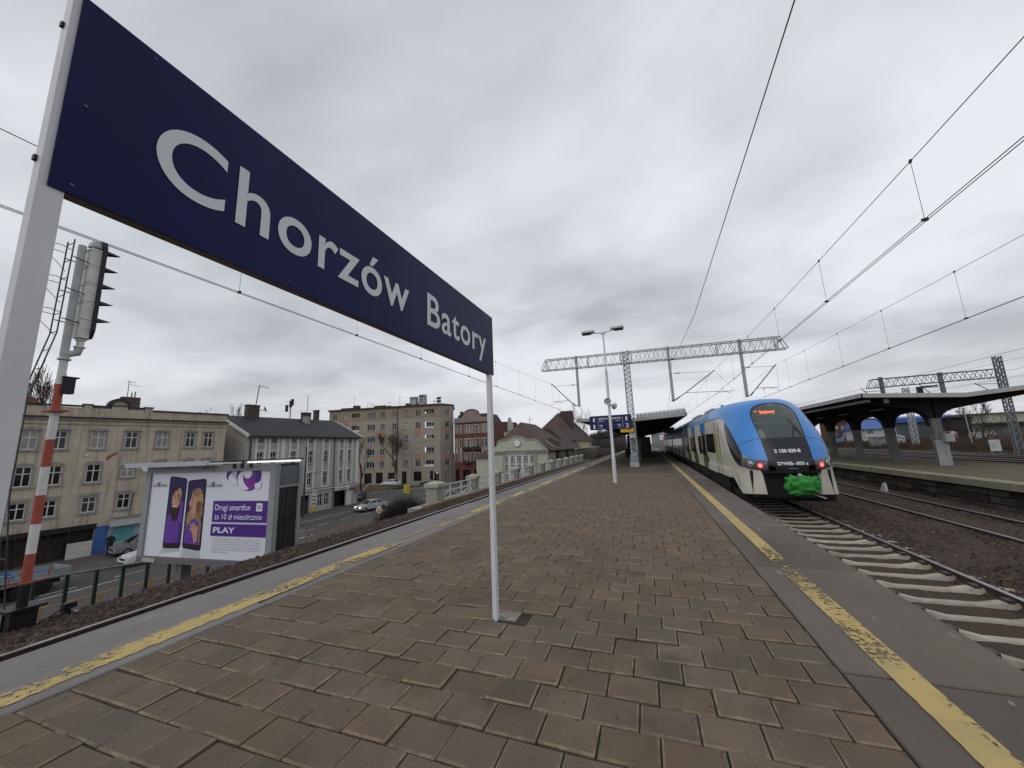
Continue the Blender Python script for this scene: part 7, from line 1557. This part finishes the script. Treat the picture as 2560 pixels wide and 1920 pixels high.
# ------------------------------------------------------------------ person by the shop
px, py_, pz = -44.2, 19.4, -6.08
t = thing('person', 'person in dark coat standing before the blue shop pilaster', 'person', (px, py_, pz), rad(60))
J = {'pelvis': ((0, 0, .92), .15), 'belly': ((0, .0, 1.12), .15), 'chest': ((0, .01, 1.34), .17), 'neck': ((0, 0, 1.50), .065), 'head': ((0, -.01, 1.66), .085), 'crown': ((0, 0, 1.74), .07)}
E_ = [('pelvis', 'belly'), ('belly', 'chest'), ('chest', 'neck'), ('neck', 'head'), ('head', 'crown')]
for s, n in ((-1, 'l'), (1, 'r')):
    J.update({'hip' + n: ((s * .1, 0, .88), .11), 'knee' + n: ((s * .11, -.02, .48), .075), 'ank' + n: ((s * .11, .01, .08), .05), 'toe' + n: ((s * .12, -.15, .035), .04), 'sh' + n: ((s * .19, 0, 1.42), .075), 'el' + n: ((s * .25, .03, 1.15), .055), 'wr' + n: ((s * .2, -.14, .98), .04), 'hd' + n: ((s * .16, -.2, .95), .035)})
    E_ += [('pelvis', 'hip' + n), ('hip' + n, 'knee' + n), ('knee' + n, 'ank' + n), ('ank' + n, 'toe' + n), ('chest', 'sh' + n), ('sh' + n, 'el' + n), ('el' + n, 'wr' + n), ('wr' + n, 'hd' + n)]
K = list(J); me = bpy.data.meshes.new('body'); me.from_pydata([J[k][0] for k in K], [(K.index(a), K.index(b)) for a, b in E_], [])
o = link('body', me, t); md = o.modifiers.new('skin', 'SKIN'); o.modifiers.new('sub', 'SUBSURF').levels = 1
for i, k in enumerate(K): me.skin_vertices[0].data[i].radius = (J[k][1], J[k][1]); me.skin_vertices[0].data[i].use_root = (k == 'pelvis')
me.materials.append(mat('dark_coat', (.014, .014, .018), .85, .2, 4))
mb = MB(); mb.lathe((0, -.015, 1.56), [(0, .05), (.04, .078), (.1, .092), (.16, .085), (.2, .04)], 12); mb.tube([(0, -.09, 1.66), (0, -.12, 1.63)], [.012, .02], 6); part('face', mb, mat('skin_tone', (.36, .22, .16), .6, .05, 3), t, local=True, smooth=True); mb = MB(); mb.lathe((0, .012, 1.63), [(0, .085), (.08, .1), (.14, .09), (.165, .03)], 12); part('hair', mb, mat('dark_hair', (.015, .01, .01), .8, .2, 4), t, local=True, smooth=True)

# ------------------------------------------------------------------ bare trees and scrub
M_bark = mat('bark', (.045, .036, .03), .95, .3, 5); M_twig = mat('twig', (.05, .042, .036), .95, .3, 5); M_scrub = mat('scrub', (.085, .055, .038), .95, .5, .6, col2=(.05, .035, .028), cover=.5, world=True); M_scrub2 = mat('dark_scrub', (.042, .031, .026), .95, .4, 1, world=True)
def bare_tree(loc, h, spread, label, seed, trunk=.18, up=.55, levels=5, group=None, lean=(0, 0), twig_r=.012):
    r = random.Random(seed); t = thing('bare_tree', label, 'tree', loc, group=group); tk = MB(); cr = MB()
    def grow(p, d, l, rd, lv):
        n = 3 if lv < 2 else 2; P = [p]; rs = [rd]
        for k in range(n):
            d = (d + Vector((r.uniform(-.22, .22), r.uniform(-.22, .22), r.uniform(-.05, .16)))).normalized(); p = p + d * (l / n); P.append(p); rs.append(max(twig_r * .6, rd * (1 - .38 * (k + 1) / n)))
        (tk if lv < 2 else cr).tube(P, rs, 6 if lv < 2 else 3, cap=False)
        if lv < levels:
            for k in range(3 if lv < 3 else 4):
                a = r.uniform(0, 6.28); sp_ = r.uniform(.45, 1.0) * spread; q = r.uniform(.35, 1.0) if k else 1.0; i = min(n, max(1, round(q * n)))
                nd = (d * 1.0 + Vector((math.cos(a) * sp_, math.sin(a) * sp_, r.uniform(-.1, up)))).normalized(); grow(P[i], nd, l * r.uniform(.55, .78), rs[i] * .68, lv + 1)
    grow(Vector(loc), Vector((lean[0], lean[1], 1)).normalized(), h * .3, trunk, 0)
    part('trunk', tk, M_bark, t, fix=False); part('crown', cr, M_twig, t, fix=False); return t
bare_tree((-54.4, 70, -5.8), 17, .8, 'wide bare tree before the apartment block', 5, .28, levels=6, twig_r=.018)
bare_tree((-50.6, 56, -6.2), 15, .45, 'slim bare tree at the right end of the grey house', 8, .2, twig_r=.018)
bare_tree((-48, 79, -6.2), 5, .5, 'small bare tree by the doorway of the red brick tenement', 18, .1)
for i, (x, y, h, lb) in enumerate(((-62, 21.5, 22.5, 'upright bare poplar behind the beige tenement, left of the pair'), (-62, 23.4, 23.5, 'upright bare poplar behind the beige tenement, right of the pair'), (-62, 38.5, 20, 'bare poplar behind the gap between beige and grey houses'), (-62, 40.6, 20.5, 'bare poplar above the left end of the slate roof'), (-62, 46, 18.5, 'bare poplar behind the satellite dish of the slate roof'))):
    bare_tree((x, y, -6.2), h, .16, lb, 30 + i, .22, up=1.4, levels=5, group='bare poplars behind the houses', twig_r=.03)
for i, (x, y, h, s_, lb) in enumerate(((-18.3, 88, 18, .8, 'spreading bare tree behind the annexe roof'), (-14.6, 88, 18, .8, 'bare tree rising right of the annexe chimney'), (-12.6, 96, 15, .8, 'bare tree beside the navy signs'), (-9, 120, 11, .8, 'distant bare tree below the navy signs'))): bare_tree((x, y, -3), h, s_, lb, 60 + i, .22, group='bare trees behind the station', twig_r=.025)
for i, (x, y, h, lb) in enumerate(((36.9, 60, 8.2, 'bare tree at the right among the lattice masts'), (39.5, 66, 7.5, 'bare tree behind the tall lattice mast'), (44, 78, 7, 'bare tree in front of the pale hall'), (47, 60, 6.5, 'bare tree at the right edge of the view'))): bare_tree((x, y, -.6), h, .85, lb, 80 + i, .13, group='bare trees beyond the far tracks', twig_r=.014)
def thicket(nm, spans, m, kind='stuff', w=(.012, .03), hh=(.6, 1.6), label=None, cat=None, loc=(0, 0, 0)):
    r = random.Random(3); v = []; f = []
    for (x0, x1, y0, y1, z, n, k) in spans:
        for _ in range(n):
            x, y = r.uniform(x0, x1), r.uniform(y0, y1); h = r.uniform(*hh) * k; a = r.uniform(0, 6.28); b = r.uniform(w[0], w[1]); dx, dy = r.uniform(-.4, .4) * h, r.uniform(-.4, .4) * h; o = len(v)
            zz0 = z(x, y) if callable(z) else z
            v += [(x - b * math.cos(a) - loc[0], y - b * math.sin(a) - loc[1], zz0 - loc[2]), (x + b * math.cos(a) - loc[0], y + b * math.sin(a) - loc[1], zz0 - loc[2]), (x + dx - loc[0], y + dy - loc[1], zz0 + h - loc[2])]; f.append((o, o + 1, o + 2))
    me = bpy.data.meshes.new(nm); me.from_pydata(v, [], f); me.materials.append(m); o = link(nm, me); o.location = loc
    if label: tag(o, label, cat)
    else: o['kind'] = kind
    return o
mb = MB(); Vv = []; nx_, ny_ = 30, 60
for j in range(ny_ + 1):
    for i in range(nx_ + 1):
        x = 33.3 + 20 * i / nx_; y = 14 + 96 * j / ny_; Vv.append((x, y, -.95 + min(1, i / 4) * (.55 + .35 * noise.noise(Vector((x * .3, y * .3, 0))))))
mb.add(Vv, [(j * (nx_ + 1) + i, j * (nx_ + 1) + i + 1, (j + 1) * (nx_ + 1) + i + 1, (j + 1) * (nx_ + 1) + i) for j in range(ny_) for i in range(nx_)]); structure('scrub_bank', mb, M_scrub)
thicket('undergrowth', [(33.8, 40, 30, 100, -.6, 26000, .62), (36, 56, 70, 108, -.5, 12000, .8), (33.6, 35, 30, 110, -.9, 9000, .4)], M_scrub, w=(.015, .04), hh=(.4, 1.5))
def bushmound(nm, loc, rx, ry, h, n, m, label, cat='bush'):
    r = random.Random(5); v = []; f = []; 
    for _ in range(n):
        a = r.uniform(0, 6.28); q = r.random() ** .5; x, y = rx * q * math.cos(a), ry * q * math.sin(a); zt = h * (1 - q * q) * r.uniform(.3, 1.1); b = r.uniform(.008, .02); c_ = r.uniform(0, 6.28); o = len(v); z0 = zt * r.uniform(0, .7)
        v += [(x * .8 - b * math.cos(c_), y * .8 - b * math.sin(c_), z0), (x * .8 + b * math.cos(c_), y * .8 + b * math.sin(c_), z0), (x * 1.08 + r.uniform(-.45, .45), y * 1.08 + r.uniform(-.45, .45), zt + r.uniform(.05, .8))]; f.append((o, o + 1, o + 2))
    me = bpy.data.meshes.new('branches'); me.from_pydata(v, [], f); me.materials.append(m); t = thing(nm, label, cat, loc); link('branches', me, t)
bushmound('leafless_bush', (-24.0, 33, -5.4), 3.0, 3.0, 2.5, 9000, M_scrub2, 'dense dark leafless bush below the platform behind the priority sign')
# dark wooded cutting behind the signs
mb = MB(); P = [(-17, -2.2), (-17, 3.0), (-15.5, 3.5), (-13, 3.9), (-10, 4.4), (-6, 5.4), (-6, -1.5)]; mb.prism([(x, 112, z) for x, z in P], (-6, 40, 0)); structure('cutting_bank', mb, mat('cutting_bank', (.115, .105, .10), .95, .4, .7, bump=1, bscale=3, col2=(.05, .045, .04), cover=.5))
thicket('undergrowth', [(-16.5, -6, 111, 113, lambda x, y: 2.5 + .2 * (x + 17), 5000, 1.2), (-17, -6, 108, 111.5, -1.6, 7000, 2.6), (-12.5, -8.8, 62, 108, -1, 8000, .9)], mat('grey_scrub', (.12, .105, .095), .95, .4, 1, world=True), w=(.03, .08), hh=(.6, 2.0))
mb = MB(); mb.box((-12.2, 84, -2), (-11.9, 108, .2)); single('low_dark_wall', mb, M_und, 'low dark wall beyond the station annexe along the track', 'wall', (-12, 96, -1))
# far end of the line
for i, (x, y, w, h, lb) in enumerate(((2, 290, 14, 7, 'hazy grey building closing the far end of the line'), (-14, 310, 12, 5, 'hazy low building left of the vanishing tracks'), (24, 300, 16, 5, 'hazy low building right of the vanishing tracks'))):
    mb = MB(); mb.box((x, y, -1), (x + w, y + 10, h)); mb.add([(x - .5, y - .5, h), (x + w + .5, y - .5, h), (x + w + .5, y + 10.5, h), (x - .5, y + 10.5, h), (x, y + 5, h + 2), (x + w, y + 5, h + 2)], [(0, 1, 5, 4), (2, 3, 4, 5), (0, 4, 3), (1, 2, 5)]); single('far_building', mb, mat('far_grey', (.22, .23, .24), .9, .2, .3), lb, 'building', (x + w / 2, y, -1))
